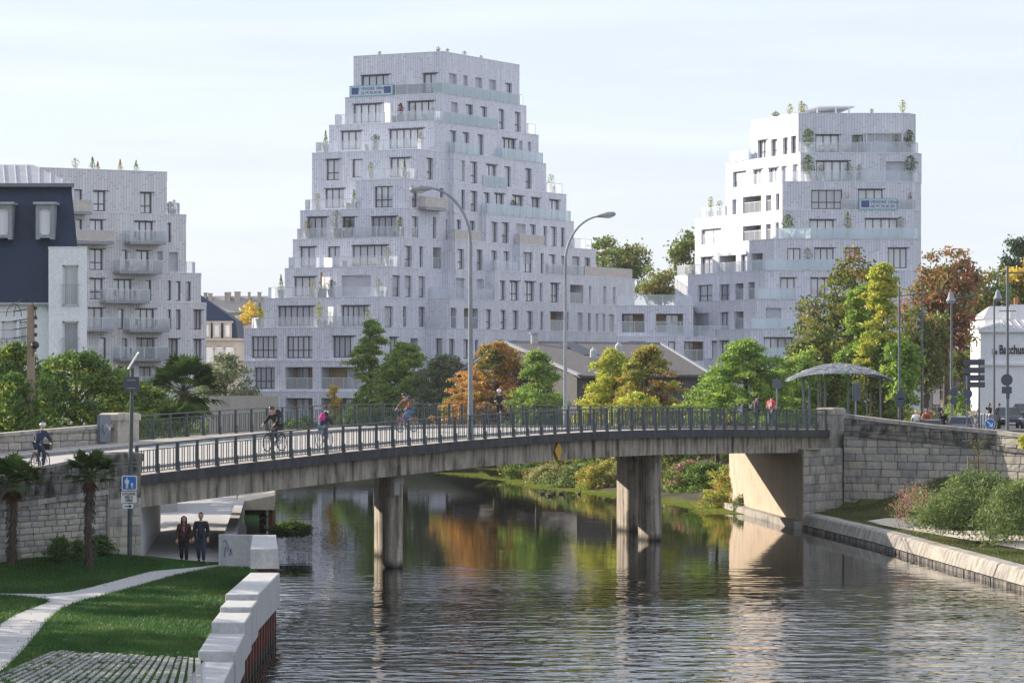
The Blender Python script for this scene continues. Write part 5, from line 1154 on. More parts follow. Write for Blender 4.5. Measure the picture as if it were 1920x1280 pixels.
PAL = {  # base leaf colours (linear reflectance)
    'laurel': [(.020, .050, .010), (.035, .075, .014), (.055, .10, .018), (.13, .15, .02)],
    'green': [(.045, .085, .016), (.07, .12, .02), (.10, .15, .028), (.03, .06, .012)],
    'cypress': [(.10, .17, .03), (.14, .21, .035), (.065, .12, .025), (.18, .22, .04)],
    'cypress_dark': [(.09, .15, .03), (.13, .19, .035), (.18, .22, .045), (.06, .11, .022)],
    'yellowgreen': [(.20, .24, .035), (.26, .27, .04), (.14, .18, .03), (.30, .25, .04)],
    'rust': [(.24, .12, .035), (.30, .13, .035), (.17, .13, .03), (.13, .12, .03), (.34, .17, .05)],
    'yrust': [(.20, .20, .035), (.16, .18, .03), (.24, .14, .035), (.11, .15, .03)],
    'willow': [(.075, .095, .045), (.10, .12, .06), (.06, .075, .035), (.12, .13, .07)],
    'bigtree': [(.05, .075, .016), (.08, .095, .018), (.10, .11, .022), (.12, .095, .025), (.06, .085, .015)],
    'redtree': [(.10, .115, .03), (.14, .13, .04), (.20, .10, .05), (.055, .085, .02), (.26, .08, .06)],
    'darkred': [(.12, .02, .02), (.16, .04, .03), (.07, .03, .02)], 'crimson': [(.30, .03, .035), (.22, .03, .03), (.16, .05, .03)],
    'orange': [(.55, .25, .03), (.45, .20, .03), (.35, .25, .04), (.25, .18, .03)],
    'conifer': [(.018, .04, .016), (.03, .06, .022), (.025, .05, .02)],
    'farwood': [(.06, .095, .02), (.09, .125, .028), (.12, .13, .03), (.17, .13, .03), (.045, .075, .016)],
    'rosemary': [(.06, .09, .025), (.09, .12, .035), (.12, .15, .045), (.045, .07, .022)],
    'reed': [(.16, .15, .05), (.11, .13, .04), (.20, .17, .08), (.08, .10, .03), (.14, .15, .045)],
    'pink': [(.30, .10, .12), (.12, .12, .05), (.10, .12, .04), (.16, .09, .06), (.40, .14, .18), (.14, .11, .05)],
    'palm': [(.035, .065, .018), (.06, .095, .025), (.09, .12, .04)], 'ivy': [(.03, .06, .012), (.06, .10, .02)],
}
def tint_for(pal, idx, clump, g):
    P_ = np.array(PAL[pal]); k = g.integers(0, len(P_), clump.max() + 1)[clump] if False else None
    ck = g.integers(0, len(P_), clump.max() + 1); lk_ = np.where(g.random(len(clump)) < .55, ck[clump], g.integers(0, len(P_), len(clump)))
    return np.minimum(P_[lk_] * 2.2, .68) * g.uniform(.8, 1.25, (len(clump), 1))
def crown(kind, W, H, g, n):
    if kind in ('cone', 'column', 'broken'):
        out = []; ph = g.uniform(0, 6.28, 4); nb = max(26, int(n / 5))
        while len(out) < n:
            z = g.random() ** (1.15 if kind == 'cone' else 1.0); a = g.uniform(0, 2 * math.pi)
            if kind == 'cone': pr = (1.03 - z) ** .62 * min(1, .85 + z * 2) * 1.22
            elif kind == 'column': pr = (1.03 - z) ** .5 * min(1, .7 + z * 2)
            else: pr = ((.62 + .38 * math.sin(z * 11 + ph[0] + a)) * (1.02 - z) ** .45) if g.random() < .9 else .3
            L = W / 2 * pr * g.uniform(.62, 1.22) * (1 + .14 * math.sin(3 * a + ph[1] + 6 * z)); k = int(g.integers(3, 6))
            for j in range(k):
                f = g.uniform(.25, 1) ** .7; out.append((math.cos(a) * L * f, math.sin(a) * L * f, z * H + L * f * .16 - L * f * f * .16 + g.normal() * .05, a, f))
        return np.array(out[:n])
    if kind == 'round':
        out = []; nl_ = 17; lb = []
        for i in range(nl_):
            v = g.normal(size=3); v /= np.linalg.norm(v); lb.append((v[0] * W * .33, v[1] * W * .33, H * (.52 + v[2] * .34), g.uniform(.15, .25)))
        lb.append((0, 0, H * .45, .3)); lb.append((0, 0, H * .7, .24))
        while len(out) < n:
            l = lb[int(g.integers(0, len(lb)))]; v = g.normal(size=3); v /= np.linalg.norm(v); rr_ = g.uniform(.45, 1.0) ** .5
            z = l[2] + v[2] * H * l[3] * .9 * rr_
            if z < .02 * H or z > H: continue
            out.append((l[0] + v[0] * W * l[3] * rr_, l[1] + v[1] * W * l[3] * rr_, z, 0, rr_))
        return np.array(out)
    """clump centres: unit crown with irregular silhouette"""
    out = []; ph = g.uniform(0, 6.28, 6)
    while len(out) < n:
        z = g.random(); a = g.uniform(0, 2 * math.pi); r = math.sqrt(g.uniform(.08, 1))
        lump = 1 + .16 * math.sin(2 * a + ph[0] + 5 * z) + .13 * math.sin(3 * a + ph[1] - 7 * z) + .10 * math.sin(5 * a + ph[2] + 11 * z)
        if kind == 'cone': prof = (1.04 - z) ** .85 * min(1, .75 + z * 3) * (1 + .18 * math.sin(z * 26 + ph[3] + a))
        elif kind == 'column': prof = (1.02 - z) ** .5 * min(1, .55 + z * 2) * (1 + .12 * math.sin(z * 20 + ph[3]))
        elif kind == 'bush': prof = math.sqrt(max(0, 1 - z ** 2.2)) * (1 + .1 * math.sin(4 * a + ph[4]))
        elif kind == 'broken': prof = (.55 + .45 * math.sin(z * 9 + ph[3] + a * 2)) * (1 - z) ** .5 + .10
        else: prof = math.sqrt(max(0.02, 1 - (2 * z - .85) ** 2 * .8)) if z > .42 else math.sqrt(max(.02, 1 - ((.42 - z) / .5) ** 2))
        R_ = W / 2 * prof * lump * r
        out.append((math.cos(a) * R_, math.sin(a) * R_, z * H, a, r))
    return np.array(out)
def tree(px, ytop, ybot, wpx, Y, pal, kind, label, name='tree', leaf=.14, dens=1.0, base=None, group=None, clump=.55, asp=.5, trunk=True, seed=None, cat='tree', flat=.6, Wd=None, accents=None):
    seed = seed or (int(px * 7 + ytop) % 9973 + 1); g = np.random.default_rng(seed)
    zb = base if base is not None else ZY(ybot, Y); zc = ZY(ybot, Y); zt_ = ZY(ytop, Y); H = zt_ - zc; W = wpx / FPX * Y
    x0 = PX(px, Y); root = thing(name, label, cat, (x0, Y, min(zb, zc)), group)
    area = (3.1 * W * H + W * W) * (1.45 if kind == 'cone' else 1); ncl = int(max(24, area * 1.5 * dens / (clump / .55) ** 2)); K = crown(kind, W - clump * .6, H - clump * .5, g, ncl)
    nl = int(30 * dens ** .3 * (clump / .55) ** 2 * (.16 / leaf) ** 2); nl = max(14, min(nl, 90))
    ids = np.repeat(np.arange(ncl), nl); off = g.normal(size=(len(ids), 3)) * clump * .5 * np.array([1, 1, flat])
    C_ = K[ids, :3] * (np.array([1.5, 1.5, 1.0]) if kind != 'round' else np.array([1.0, 1.0, 1.0])) + off
    C_[:, 2] -= np.hypot(off[:, 0], off[:, 1]) * .25
    C_[:, 2] = np.maximum(C_[:, 2], -.3) + (zc - min(zb, zc))
    tint = tint_for(pal, None, ids, g)
    if accents:                                    # accents: list of (palette, centre offset x,z as fraction, radius fraction)
        for ap, ax, az, ar in accents:
            dd = ((C_[:, 0] / (W / 2) - ax) ** 2 + ((C_[:, 2] - (zc - min(zb, zc))) / H - az) ** 2 * 4 + (g.normal(size=len(C_)) * .06)); sel = (dd < ar * ar) & (g.random(len(C_)) < .75)
            P2 = np.array(PAL[ap]); tint[sel] = P2[g.integers(0, len(P2), sel.sum())]
    me = leaf_mesh('crown', C_, leaf, tint, asp, droop=.4 if kind in ('cone', 'column', 'broken') else .1, rs=seed); put('crown', me, root)
    if trunk:
        m = MB(); tr = max(.08, min(.34, W * .045)); zz = zt_ - H * (.12 if kind in ('cone', 'column', 'broken') else .45); bz = min(zb, zc)
        lean = g.uniform(-.15, .15, 2); top = Vector((x0 + lean[0], Y + lean[1], zz))
        m.tube([(x0, Y, bz - .3), (x0 + lean[0] * .3, Y, bz + (zz - bz) * .3), (x0 + lean[0] * .7, Y + lean[1] * .6, bz + (zz - bz) * .7), top], [tr * 1.25, tr, tr * .7, tr * .25], 8)
        sel = g.choice(len(K), min(len(K), 26 if kind == 'round' else 20), replace=False)
        for s_ in sel:
            e = Vector((x0 + K[s_, 0] * 1.15, Y + K[s_, 1] * 1.15, zc + K[s_, 2])); zs_ = bz + (zz - bz) * (.35 + .6 * g.random()); zs_ = min(zs_, e.z - .1) if e.z > bz + 1 else bz + .5
            s0 = Vector((x0 + lean[0] * .5, Y, max(bz + .3, zs_))); mid = s0.lerp(e, .5) + Vector((0, 0, .25))
            m.tube([s0, mid, e], [tr * .32, tr * .2, tr * .06], 5, cap=False)
        m.build('trunk', M['bark'], root)
    return root
# --- the row of bald cypresses and garden trees behind the bridge ---
tree(695, 597, 790, 92, 278, 'cypress_dark', 'broken', 'ragged green swamp cypress with gaps in its crown, left of the conical green one', leaf=.11, dens=1.5, clump=.42, flat=.35, base=2.6)
tree(758, 640, 795, 118, 275, 'cypress_dark', 'cone', 'dense conical green swamp cypress behind the cyclist in the brown jacket', leaf=.11, dens=1.6, clump=.45, flat=.4, base=2.4)
tree(836, 662, 800, 95, 270, 'willow', 'bush', 'dull grey green willow between the cypresses', leaf=.12, dens=1.4, clump=.5, trunk=True)
tree(932, 638, 800, 142, 257, 'rust', 'cone', 'rust orange swamp cypress behind the jogger', leaf=.11, dens=1.6, clump=.45, flat=.4, base=2.4, accents=[('cypress', -.2, .75, .35), ('orange', -.3, .1, .4)])
tree(1008, 652, 800, 80, 244, 'cypress_dark', 'cone', 'narrow green swamp cypress beside the rust orange one', leaf=.12, asp=.38, dens=2.0, clump=.46, flat=.55, base=2.4)
tree(1150, 650, 798, 85, 231, 'yellowgreen', 'cone', 'yellow green swamp cypress in front of the slate roofed hall', leaf=.12, asp=.38, dens=2.0, clump=.46, flat=.55, base=2.4)
tree(1214, 643, 800, 100, 226, 'yrust', 'cone', 'yellow swamp cypress with a rust red heart in front of the hall', leaf=.11, dens=1.6, clump=.42, flat=.4, base=2.4, accents=[('rust', .2, .35, .55)])
tree(1398, 632, 800, 150, 209, 'cypress', 'cone', 'broad bright green swamp cypress left of the woven canopy', leaf=.11, dens=1.5, clump=.48, flat=.4, base=2.4, accents=[('rust', -.5, .1, .2)])
tree(1345, 700, 800, 80, 213, 'cypress', 'bush', 'low leafy green bush left of the broad bright cypress', leaf=.11, dens=1.3, clump=.45, base=2.4)
tree(1500, 640, 800, 110, 216, 'cypress', 'round', 'green garden tree behind the woven canopy', leaf=.12, dens=1.4, clump=.5, base=3)
tree(627, 722, 795, 44, 284, 'orange', 'broken', 'small yellow leaved shrub behind the girl with the pink backpack', 'shrub', leaf=.09, dens=1.2, clump=.25, base=2.2, cat='shrub')
tree(838, 745, 800, 45, 262, 'yellowgreen', 'broken', 'young bright yellow green sapling left of the first street lamp', 'shrub', leaf=.09, dens=1.0, clump=.25, base=2.2, cat='shrub')
tree(1195, 735, 800, 90, 221, 'yellowgreen', 'bush', 'low yellowish bush at the foot of the yellow cypress', 'shrub', leaf=.1, dens=1.2, clump=.35, base=2.2, cat='shrub')
tree(1600, 458, 800, 235, 226, 'bigtree', 'round', 'large spreading maple with bronze tinged leaves in front of the right tower', leaf=.17, dens=1.25, clump=.7, base=4.2, accents=[('rust', 0, .95, .2)])
tree(1535, 585, 800, 130, 219, 'bigtree', 'round', 'lower left limb mass of bronze green maple foliage over the woven canopy', leaf=.16, dens=1.25, clump=.65, base=4.2)
tree(1455, 690, 800, 90, 214, 'cypress', 'bush', 'bright green bush behind the man in the red shirt', 'shrub', leaf=.12, dens=1.4, clump=.45, base=3, cat='shrub')
tree(1653, 490, 790, 84, 214, 'yellowgreen', 'column', 'tall narrow bright yellow green cypress in front of the big maple', leaf=.12, dens=1.9, clump=.42, flat=.4, base=4.2, accents=[('cypress', 0, .2, .6)])
tree(1608, 520, 790, 66, 216, 'cypress', 'column', 'tall narrow green cypress left of the bright yellow green one', leaf=.12, dens=1.6, clump=.42, flat=.4, base=4.2)
tree(1690, 620, 785, 85, 212, 'cypress', 'round', 'low leafy green tree behind the right side of the woven canopy', leaf=.13, dens=1.4, clump=.5, base=4.2)
tree(1775, 458, 700, 150, 252, 'redtree', 'round', 'tree turning pink and red behind the lamp posts', leaf=.17, dens=1.2, clump=.7, base=4.2, accents=[('rust', -.5, .75, .35), ('crimson', .25, .3, .28), ('crimson', -.2, .22, .2)])
tree(1735, 545, 740, 100, 246, 'bigtree', 'round', 'dark green tree filling the gap beside the right tower', leaf=.17, dens=1.2, clump=.7, base=4.2)
tree(1850, 500, 690, 120, 275, 'farwood', 'round', 'dark leafy tree behind the white cafe building', leaf=.18, dens=1.1, clump=.8, base=4.2, accents=[('rust', -.3, .85, .3)])
tree(1912, 470, 600, 90, 290, 'orange', 'round', 'orange and yellow tree at the right edge behind the cafe roof', leaf=.18, dens=1.1, clump=.7, base=4.2, accents=[('farwood', 0, .35, .6)])
tree(1908, 428, 560, 66, 340, 'conifer', 'round', 'tall dark cedar far behind at the right edge', leaf=.2, dens=1.4, clump=.8, base=4.2)
tree(1815, 640, 740, 70, 278, 'bigtree', 'round', 'dark green tree in front of the beige house', leaf=.17, dens=1.0, clump=.7, base=4.2)
tree(1795, 735, 790, 40, 244, 'cypress', 'bush', 'ivy covered gate pillar bush behind the round sign', 'shrub', leaf=.1, dens=1.2, clump=.3, base=4.1, cat='shrub', trunk=False)
tree(1728, 765, 800, 60, 232, 'reed', 'bush', 'dry grassy bush behind the white helmeted cyclist', 'shrub', leaf=.09, dens=1.2, clump=.3, base=4.1, cat='shrub', trunk=False)
# behind the towers
tree(1150, 435, 570, 150, 420, 'farwood', 'round', 'broad tree behind the tower roofs, right of the second street lamp', leaf=.24, dens=.9, clump=1.1, base=4)
tree(1238, 485, 570, 90, 410, 'farwood', 'round', 'lower leafy tree between the two stepped towers', leaf=.24, dens=.9, clump=1.0, base=4)
tree(1292, 412, 560, 76, 400, 'farwood', 'round', 'tall tree against the left side of the right tower', leaf=.24, dens=.9, clump=1.0, base=4)
tree(470, 556, 640, 62, 372, 'orange', 'round', 'orange autumn tree beside the distant pale roofs', leaf=.2, dens=1.0, clump=.8, base=3.2, accents=[('farwood', -.6, .1, .35)])
tree(422, 660, 775, 90, 250, 'willow', 'bush', 'dense olive green shrub between the left and middle towers', 'shrub', leaf=.13, dens=1.2, clump=.6, base=3.2, cat='shrub')
# laurels on the left behind the parapet
tree(25, 640, 830, 120, 158, 'laurel', 'bush', 'dark laurel at the left edge beside the concrete pole', 'shrub', leaf=.11, dens=1.6, clump=.5, base=3.5, cat='shrub')
tree(145, 655, 830, 190, 162, 'laurel', 'bush', 'large glossy laurel with sunlit top behind the stone parapet', 'shrub', leaf=.11, dens=1.6, clump=.5, base=3.5, cat='shrub')
tree(285, 725, 815, 80, 172, 'laurel', 'bush', 'leafy bush between the solar pole and the broad palm', 'shrub', leaf=.11, dens=1.5, clump=.45, base=3.5, cat='shrub', accents=[('green', 0, .7, .6)])
tree(235, 705, 825, 120, 168, 'laurel', 'bush', 'lower green bush behind the solar panel pole', 'shrub', leaf=.11, dens=1.5, clump=.45, base=3.5, cat='shrub', accents=[('cypress', 0, .7, .6)])
tree(30, 690, 845, 90, 146, 'laurel', 'bush', 'dark shrub at the foot of the concrete pole', 'shrub', leaf=.11, dens=1.3, clump=.45, base=3.5, cat='shrub')
# unseen trees out of frame on the left, added to shade the lawn
for (x, y_, w, z1, s_) in ((-31, 116, 8, 17, 1), (-37, 124, 8, 18, 2), (-33, 107.5, 5.5, 17, 4), (-52, 132, 9, 20, 5), (-31, 92.5, 8, 17, 6), (-35, 86, 9, 18, 7), (-38, 79, 10, 19, 8), (-30, 71, 9, 17, 9)):
    k = FPX / y_; tree(960 + x * k, 700 - (z1 - HC) * k, 700 + (HC - 5.0) * k, w * k, y_, 'green', 'bush', 'unseen leafy tree added for shade, ' + {1: 'nearest the left end of the parapet', 2: 'tallest but one beside the left approach road', 4: 'on the verge left of the lawn', 5: 'tallest and farthest out along the left approach road', 6: 'south of the gap that lets sun reach the lawn', 7: 'second beyond the sunlit gap', 8: 'third beyond the sunlit gap', 9: 'nearest the viewer on the left'}[s_], leaf=.24, dens=.9, clump=.8, base=3.5, seed=100 + s_, group='unseen shade trees on the left')
# --- palms ---
def frond_palm(px, ybase, ycrown, Y, R_, label, nfr=26, trunk_r=.14, base=None, fan=True, seed=1, dead=0, loc=None, trunk=True, cut=1.0, low=-.25):
    g = random.Random(seed); x0 = PX(px, Y); zb = base if base is not None else ZY(ybase, Y); zc = ZY(ycrown, Y)
    root = thing('palm_tree', label, 'palm', (x0, Y, zb))
    if trunk:
        m = MB(); n = 14; pts = []; rs_ = []
        for i in range(n + 1):
            t = i / n; pts.append((x0 + .06 * math.sin(t * 4 + seed), Y, zb - .2 + (zc - zb + .2) * t)); rs_.append(trunk_r * (1.15 - .25 * t + .18 * (t > .6)) * (1 + .12 * math.sin(i * 2.4)))
        m.tube(pts, rs_, 10)
        for i in range(260):                     # shaggy fibre on the trunk
            t = g.random(); a = g.uniform(0, 6.28); r = trunk_r * 1.1; z = zb + (zc - zb) * t
            p = Vector((x0 + r * math.cos(a), Y + r * math.sin(a), z)); q = p + Vector((math.cos(a) * .09, math.sin(a) * .09, -.16)); m.beam(p, q, .03, .015)
        m.build('trunk', M['bark'], root)
    for i in range(nfr + dead):
        a = i * 2.399 + g.random() * .5; isdead = i >= nfr; el = (g.uniform(low, 1.3) if not isdead else -1.25 + g.random() * .3); L = R_ * g.uniform(.8, 1.05) * (.42 if isdead else 1) * .52
        d = Vector((math.cos(a) * math.cos(el), math.sin(a) * math.cos(el), math.sin(el))); c0 = Vector((x0, Y, zc)); c1 = c0 + d * L + Vector((0, 0, -.06 * L))
        m = MB(); m.beam(c0, c1, .025, .02); nb = 17; side = d.cross(Vector((0, 0, 1)));
        side = side.normalized() if side.length > .05 else Vector((1, 0, 0)); up = side.cross(d).normalized()
        for j in range(nb):
            ph = (j / (nb - 1) - .5) * 3.6; f = d * math.cos(ph * .72) + side * math.sin(ph * .72) + up * .12 * math.cos(ph); ll = R_ * .50 * (1 - .22 * abs(ph) / 1.8) * g.uniform(.9, 1.05) * (.55 if isdead else 1)
            tip = c1 + f * ll + Vector((0, 0, -.28 * ll * g.uniform(.5, 1.3))); mid = c1 + f * ll * .55; w = side * .028 * R_ if abs(math.sin(ph * .72)) < .7 else up * .028 * R_
            w = f.cross(up).normalized() * .026 * R_
            m.faces([c1, mid - w, tip, mid + w], [(0, 1, 2, 3)])
        o = m.build('frond', M['palm_dead'] if isdead else M['palm_leaf'], root)
    return root
def tint_plain(name, c, var=.25):
    m, nt, b = newmat(name); nt.nodes.remove(b); out = nt.nodes['Material Output']; oi = nt.nodes.new('ShaderNodeObjectInfo')
    cc = ramp(nt, oi.outputs['Random'], [(0, tuple(x * (1 - var) for x in c)), (1, tuple(x * (1 + var) for x in c))])
    di = N(nt, 'ShaderNodeBsdfDiffuse'); tl = N(nt, 'ShaderNodeBsdfTranslucent'); nt.links.new(cc, di.inputs[0]); nt.links.new(cc, tl.inputs[0])
    mx_ = nt.nodes.new('ShaderNodeMixShader'); mx_.inputs[0].default_value = .35; nt.links.new(di.outputs[0], mx_.inputs[1]); nt.links.new(tl.outputs[0], mx_.inputs[2]); nt.links.new(mx_.outputs[0], out.inputs[0]); return m
M['palm_leaf'] = tint_plain('palm_leaf', (.055, .10, .025), .45); M['palm_dead'] = tint_plain('dead_palm_leaf', (.10, .055, .03)); M['blade'] = tint_plain('grass_blade', (.15, .18, .05), .3)
frond_palm(168, 1068, 890, 109.3, 1.22, 'slim young palm with shaggy trunk nearer the sign pole', 34, .115, base=1.5, seed=3, dead=3)
frond_palm(22, 1078, 905, 107.5, 1.4, 'young palm with a dead brown frond at the left edge of the lawn', 36, .115, base=1.4, seed=5, dead=4)
frond_palm(345, 800, 732, 176, 2.7, 'broad dark fan palm behind the far railing', 64, .28, base=3.0, seed=8, low=-.75)
frond_palm(335, 810, 806, 158, 1.8, 'low sunlit green fan palm just behind the far railing', 26, .1, base=3.9, seed=11, trunk=False)
frond_palm(262, 800, 762, 170, 1.8, 'mid sized fan palm behind the stone pillar', 24, .15, base=3.4, seed=13)
# --- grasses, riverside thicket ---
def grass_clump(x, y, z, r, h, label, pal='reed', n=500, seed=1, width=.012, name='grass_clump', cat='grass', lean=.6, group=None, thing_=True, parent=None):
    g = np.random.default_rng(seed); a = g.uniform(0, 2 * np.pi, n); rr = r * .45 * np.sqrt(g.random(n)); b0 = np.stack([np.cos(a) * rr, np.sin(a) * rr, np.zeros(n)], 1)
    a2 = a + g.normal(0, .5, n); L = h * g.uniform(.55, 1.1, n); ln = lean * g.uniform(.2, 1, n) * r / max(h, .1)
    d1 = np.stack([np.cos(a2) * ln * .5, np.sin(a2) * ln * .5, np.ones(n)], 1) * (L * .55)[:, None]; d2 = np.stack([np.cos(a2) * ln * 1.6, np.sin(a2) * ln * 1.6, np.ones(n) * .75], 1) * (L * .8)[:, None]
    s = np.stack([-np.sin(a2), np.cos(a2), np.zeros(n)], 1) * width; th = g.uniform(0, 3.14, n); s = np.stack([np.cos(th), np.sin(th), np.zeros(n)], 1) * width
    v = np.stack([b0 - s, b0 + s, b0 + d1 + s, b0 + d2, b0 + d1 - s], 1).reshape(-1, 3); me = bpy.data.meshes.new(name)
    me.vertices.add(5 * n); me.loops.add(5 * n); me.polygons.add(n); me.vertices.foreach_set('co', v.astype(np.float32).ravel()); me.loops.foreach_set('vertex_index', np.arange(5 * n, dtype=np.int32))
    me.polygons.foreach_set('loop_start', np.arange(0, 5 * n, 5, dtype=np.int32)); me.polygons.foreach_set('loop_total', np.full(n, 5, dtype=np.int32))
    at = me.attributes.new('tint', 'FLOAT_COLOR', 'POINT'); P_ = np.array(PAL[pal]); t = P_[g.integers(0, len(P_), n)] * 1.6 * g.uniform(.8, 1.25, (n, 1)); col = np.ones((5 * n, 4), np.float32); col[:, :3] = np.repeat(t, 5, 0); at.data.foreach_set('color', col.ravel())
    me.materials.append(M['leaf']); me.update(); o = put(name, me, parent, (x, y, z))
    if thing_: tag(o, label, cat, group)
    return o
# thicket along the far right bank seen under the bridge
rr = random.Random(77)
for i, (px, py, wpx, hpx, pal, kind, lab) in enumerate([
        (940, 893, 60, 22, 'reed', 'g', 'low reed tuft at the left end of the riverside thicket'), (985, 896, 60, 34, 'laurel', 't', 'dark overhanging bush at the waterline behind the bridge'), (1000, 900, 50, 34, 'reed', 'g', 'pale bladed reeds under the bridge'),
        (1040, 905, 70, 36, 'reed', 't', 'tawny bush beside the pale reeds under the bridge'), (1085, 912, 70, 44, 'rosemary', 't', 'grey green riverside bush left of the right pier'), (1135, 916, 70, 52, 'yrust', 't', 'yellowish riverside bush touching the right pier'), (1165, 917, 50, 50, 'reed', 't', 'brown riverside bush behind the right pier'),
        (1268, 925, 60, 50, 'reed', 'g', 'tall dry reeds right of the right pier'), (1290, 928, 50, 66, 'pink', 't', 'reddish twiggy bush right of the right pier'), (1330, 930, 80, 66, 'green', 't', 'green bush in the middle of the bank right of the pier'), (1385, 950, 80, 85, 'yrust', 't', 'yellow green bush overhanging the water beside the abutment'),
        (1350, 940, 50, 30, 'reed', 'g', 'low brown grass tuft at the water below the green bush'), (1402, 958, 40, 36, 'willow', 't', 'twiggy grey bush at the foot of the abutment')]):
    p = G(px, py, .1); w = wpx / FPX * p.y; h = hpx / FPX * p.y
    if kind == 'g': grass_clump(p.x, p.y + .8, .1, w * .8, h * 1.1, lab, pal, 700, i + 5, .018)
    else: tree(px, py - hpx, py - 2, wpx * 1.15, p.y + 1.5, pal, 'bush', lab, 'shrub', leaf=.09, dens=1.8, clump=.4, base=.1, cat='shrub', trunk=False, seed=i + 40)
mm_n = 0
for i in range(34):                               # denser thicket behind: one mass nobody could count
    pass
def mass(name, pts, hts, pal, leaf, label, n_per=420, clump=.6, seed=1):
    g = np.random.default_rng(seed); Cs = []; ids = []
    for k, ((x, y, z), h) in enumerate(zip(pts, hts)):
        c = np.array([x, y, z]); u = g.normal(size=(n_per, 3)); u /= np.linalg.norm(u, axis=1)[:, None]; u[:, 2] = np.abs(u[:, 2]); r = g.uniform(.65, 1.05, n_per)[:, None]
        Cs.append(c + u * r * np.array([h * .75, h * .75, h])); ids.append(np.full(n_per, k))
    C_ = np.concatenate(Cs); ids = np.concatenate(ids); o = put(name, leaf_mesh(name, C_, leaf, tint_for(pal, None, ids, g), .5, rs=seed)); tag(o, kind='stuff'); return o
pts = []; hts = []
for i in range(110):
    y = rr.uniform(190, 262); x = lerp_tab(RE, y) + rr.uniform(2, 12) + (1 if y < 205 else 0); pts.append((x, y, land(x, y) - .3)); hts.append(rr.uniform(1.2, 2.3))
mass('riverside_thicket', pts, hts, 'farwood', .13, '', 620, seed=5)
pts = []; hts = []
for i in range(46):
    y = rr.uniform(205, 288); x = lerp_tab(LE, y) - rr.uniform(.5, 26); pts.append((x, y, land(x, y) - .3)); hts.append(rr.uniform(1.0, 2.4))
mass('bank_undergrowth', pts, hts, 'green', .14, '', 520, seed=6)
pts = []; hts = []
for i in range(70):
    x = rr.uniform(-60, 30); y = rr.uniform(268, 290) - (abs(x) * .1); pts.append((x, y, 2.9)); hts.append(rr.uniform(.8, 2.2))
mass('garden_undergrowth', pts, hts, 'green', .16, '', 420, seed=7)
pts = []; hts = []
for i in range(16):
    x = rr.uniform(-26, -22) - i * .3; y = 134 + i * 2.2; pts.append((x, y + rr.uniform(0, 5), 2.6)); hts.append(rr.uniform(1.2, 2.0))
mass('hedge_undergrowth', pts, hts, 'laurel', .12, '', 700, seed=8)
# duckweed and floating leaves
def floaters(name, fn, n, s0, s1, pal, seed, z=.012, dz=.01):
    g = np.random.default_rng(seed); P_ = []
    while len(P_) < n:
        q = fn(g)
        if q is not None: P_.append(q)
    C_ = np.array([(p[0], p[1], z + dz * g.random()) for p in P_]); s = g.uniform(s0, s1, n)
    ang = g.uniform(0, 6.28, n); t = np.stack([np.cos(ang), np.sin(ang), g.normal(0, .03, n)], 1) * s[:, None]; b_ = np.stack([-np.sin(ang), np.cos(ang), g.normal(0, .03, n)], 1) * (s * .8)[:, None]
    v = np.stack([C_ - t, C_ - b_, C_ + t, C_ + b_], 1).reshape(-1, 3); me = bpy.data.meshes.new(name); me.vertices.add(4 * n); me.loops.add(4 * n); me.polygons.add(n)
    me.vertices.foreach_set('co', v.astype(np.float32).ravel()); me.loops.foreach_set('vertex_index', np.arange(4 * n, dtype=np.int32)); me.polygons.foreach_set('loop_start', np.arange(0, 4 * n, 4, dtype=np.int32)); me.polygons.foreach_set('loop_total', np.full(n, 4, dtype=np.int32))
    at = me.attributes.new('tint', 'FLOAT_COLOR', 'POINT'); PP = np.array(pal); col = np.ones((4 * n, 4), np.float32); col[:, :3] = np.repeat(PP[g.integers(0, len(PP), n)] * g.uniform(.8, 1.2, (n, 1)), 4, 0); at.data.foreach_set('color', col.ravel())
    me.materials.append(M['leaf']); me.update(); o = put(name, me); tag(o, kind='stuff'); return o
def fw(g):
    y = g.uniform(184, 262); d = abs(g.normal(0, 1.5)) ; x = lerp_tab(RE, y) - d + .3
    return (x, y) if d < 2.0 + 1.8 * math.sin(y * .13) ** 2 + g.random() * .8 else None
floaters('duckweed', fw, 26000, .07, .15, [(.34, .40, .06), (.42, .46, .08), (.25, .32, .05)], 3)
def fl(g):
    p = G(g.uniform(520, 712), 946 + (abs(g.normal(0, 1)) * 34 + g.uniform(0, 55)), 0)
    if p.y < 126 + g.random() * 5 or p.x > -5.2 - g.random() * 3: return None
    return (p.x, p.y)
floaters('floating_leaves', fl, 5200, .03, .075, [(.05, .07, .025), (.08, .09, .04), (.03, .04, .02), (.12, .11, .06)], 4, .014, .02)
tree(545, 973, 1000, 58, 146.5, 'ivy', 'bush', 'dark clump of water plants floating left of the left pier', 'water_plant', leaf=.06, dens=2.5, clump=.25, base=.02, cat='plant', trunk=False)
# --- right bank planting ---
tree(1835, 884, 990, 165, 139, 'rosemary', 'bush', 'big feathery green shrub beside the sandy path', 'shrub', leaf=.11, asp=.2, dens=2.4, clump=.36, base=.9, cat='shrub', trunk=False, flat=1.0)
tree(1780, 918, 985, 90, 137, 'rosemary', 'bush', 'rounded green shrub between the pink flowers and the feathery shrub', 'shrub', leaf=.10, asp=.2, dens=2.4, clump=.32, base=.9, cat='shrub', trunk=False, flat=1.0)
tree(1922, 898, 1008, 130, 131, 'rosemary', 'bush', 'green shrub cut by the right edge of the picture', 'shrub', leaf=.11, asp=.2, dens=2.4, clump=.36, base=.9, cat='shrub', trunk=False, flat=1.0)
tree(1718, 912, 972, 76, 147, 'pink', 'bush', 'airy pink flowering shrub beside the sandy path', 'shrub', leaf=.05, asp=.3, dens=1.2, clump=.42, base=.9, cat='shrub', trunk=False, flat=1.2)
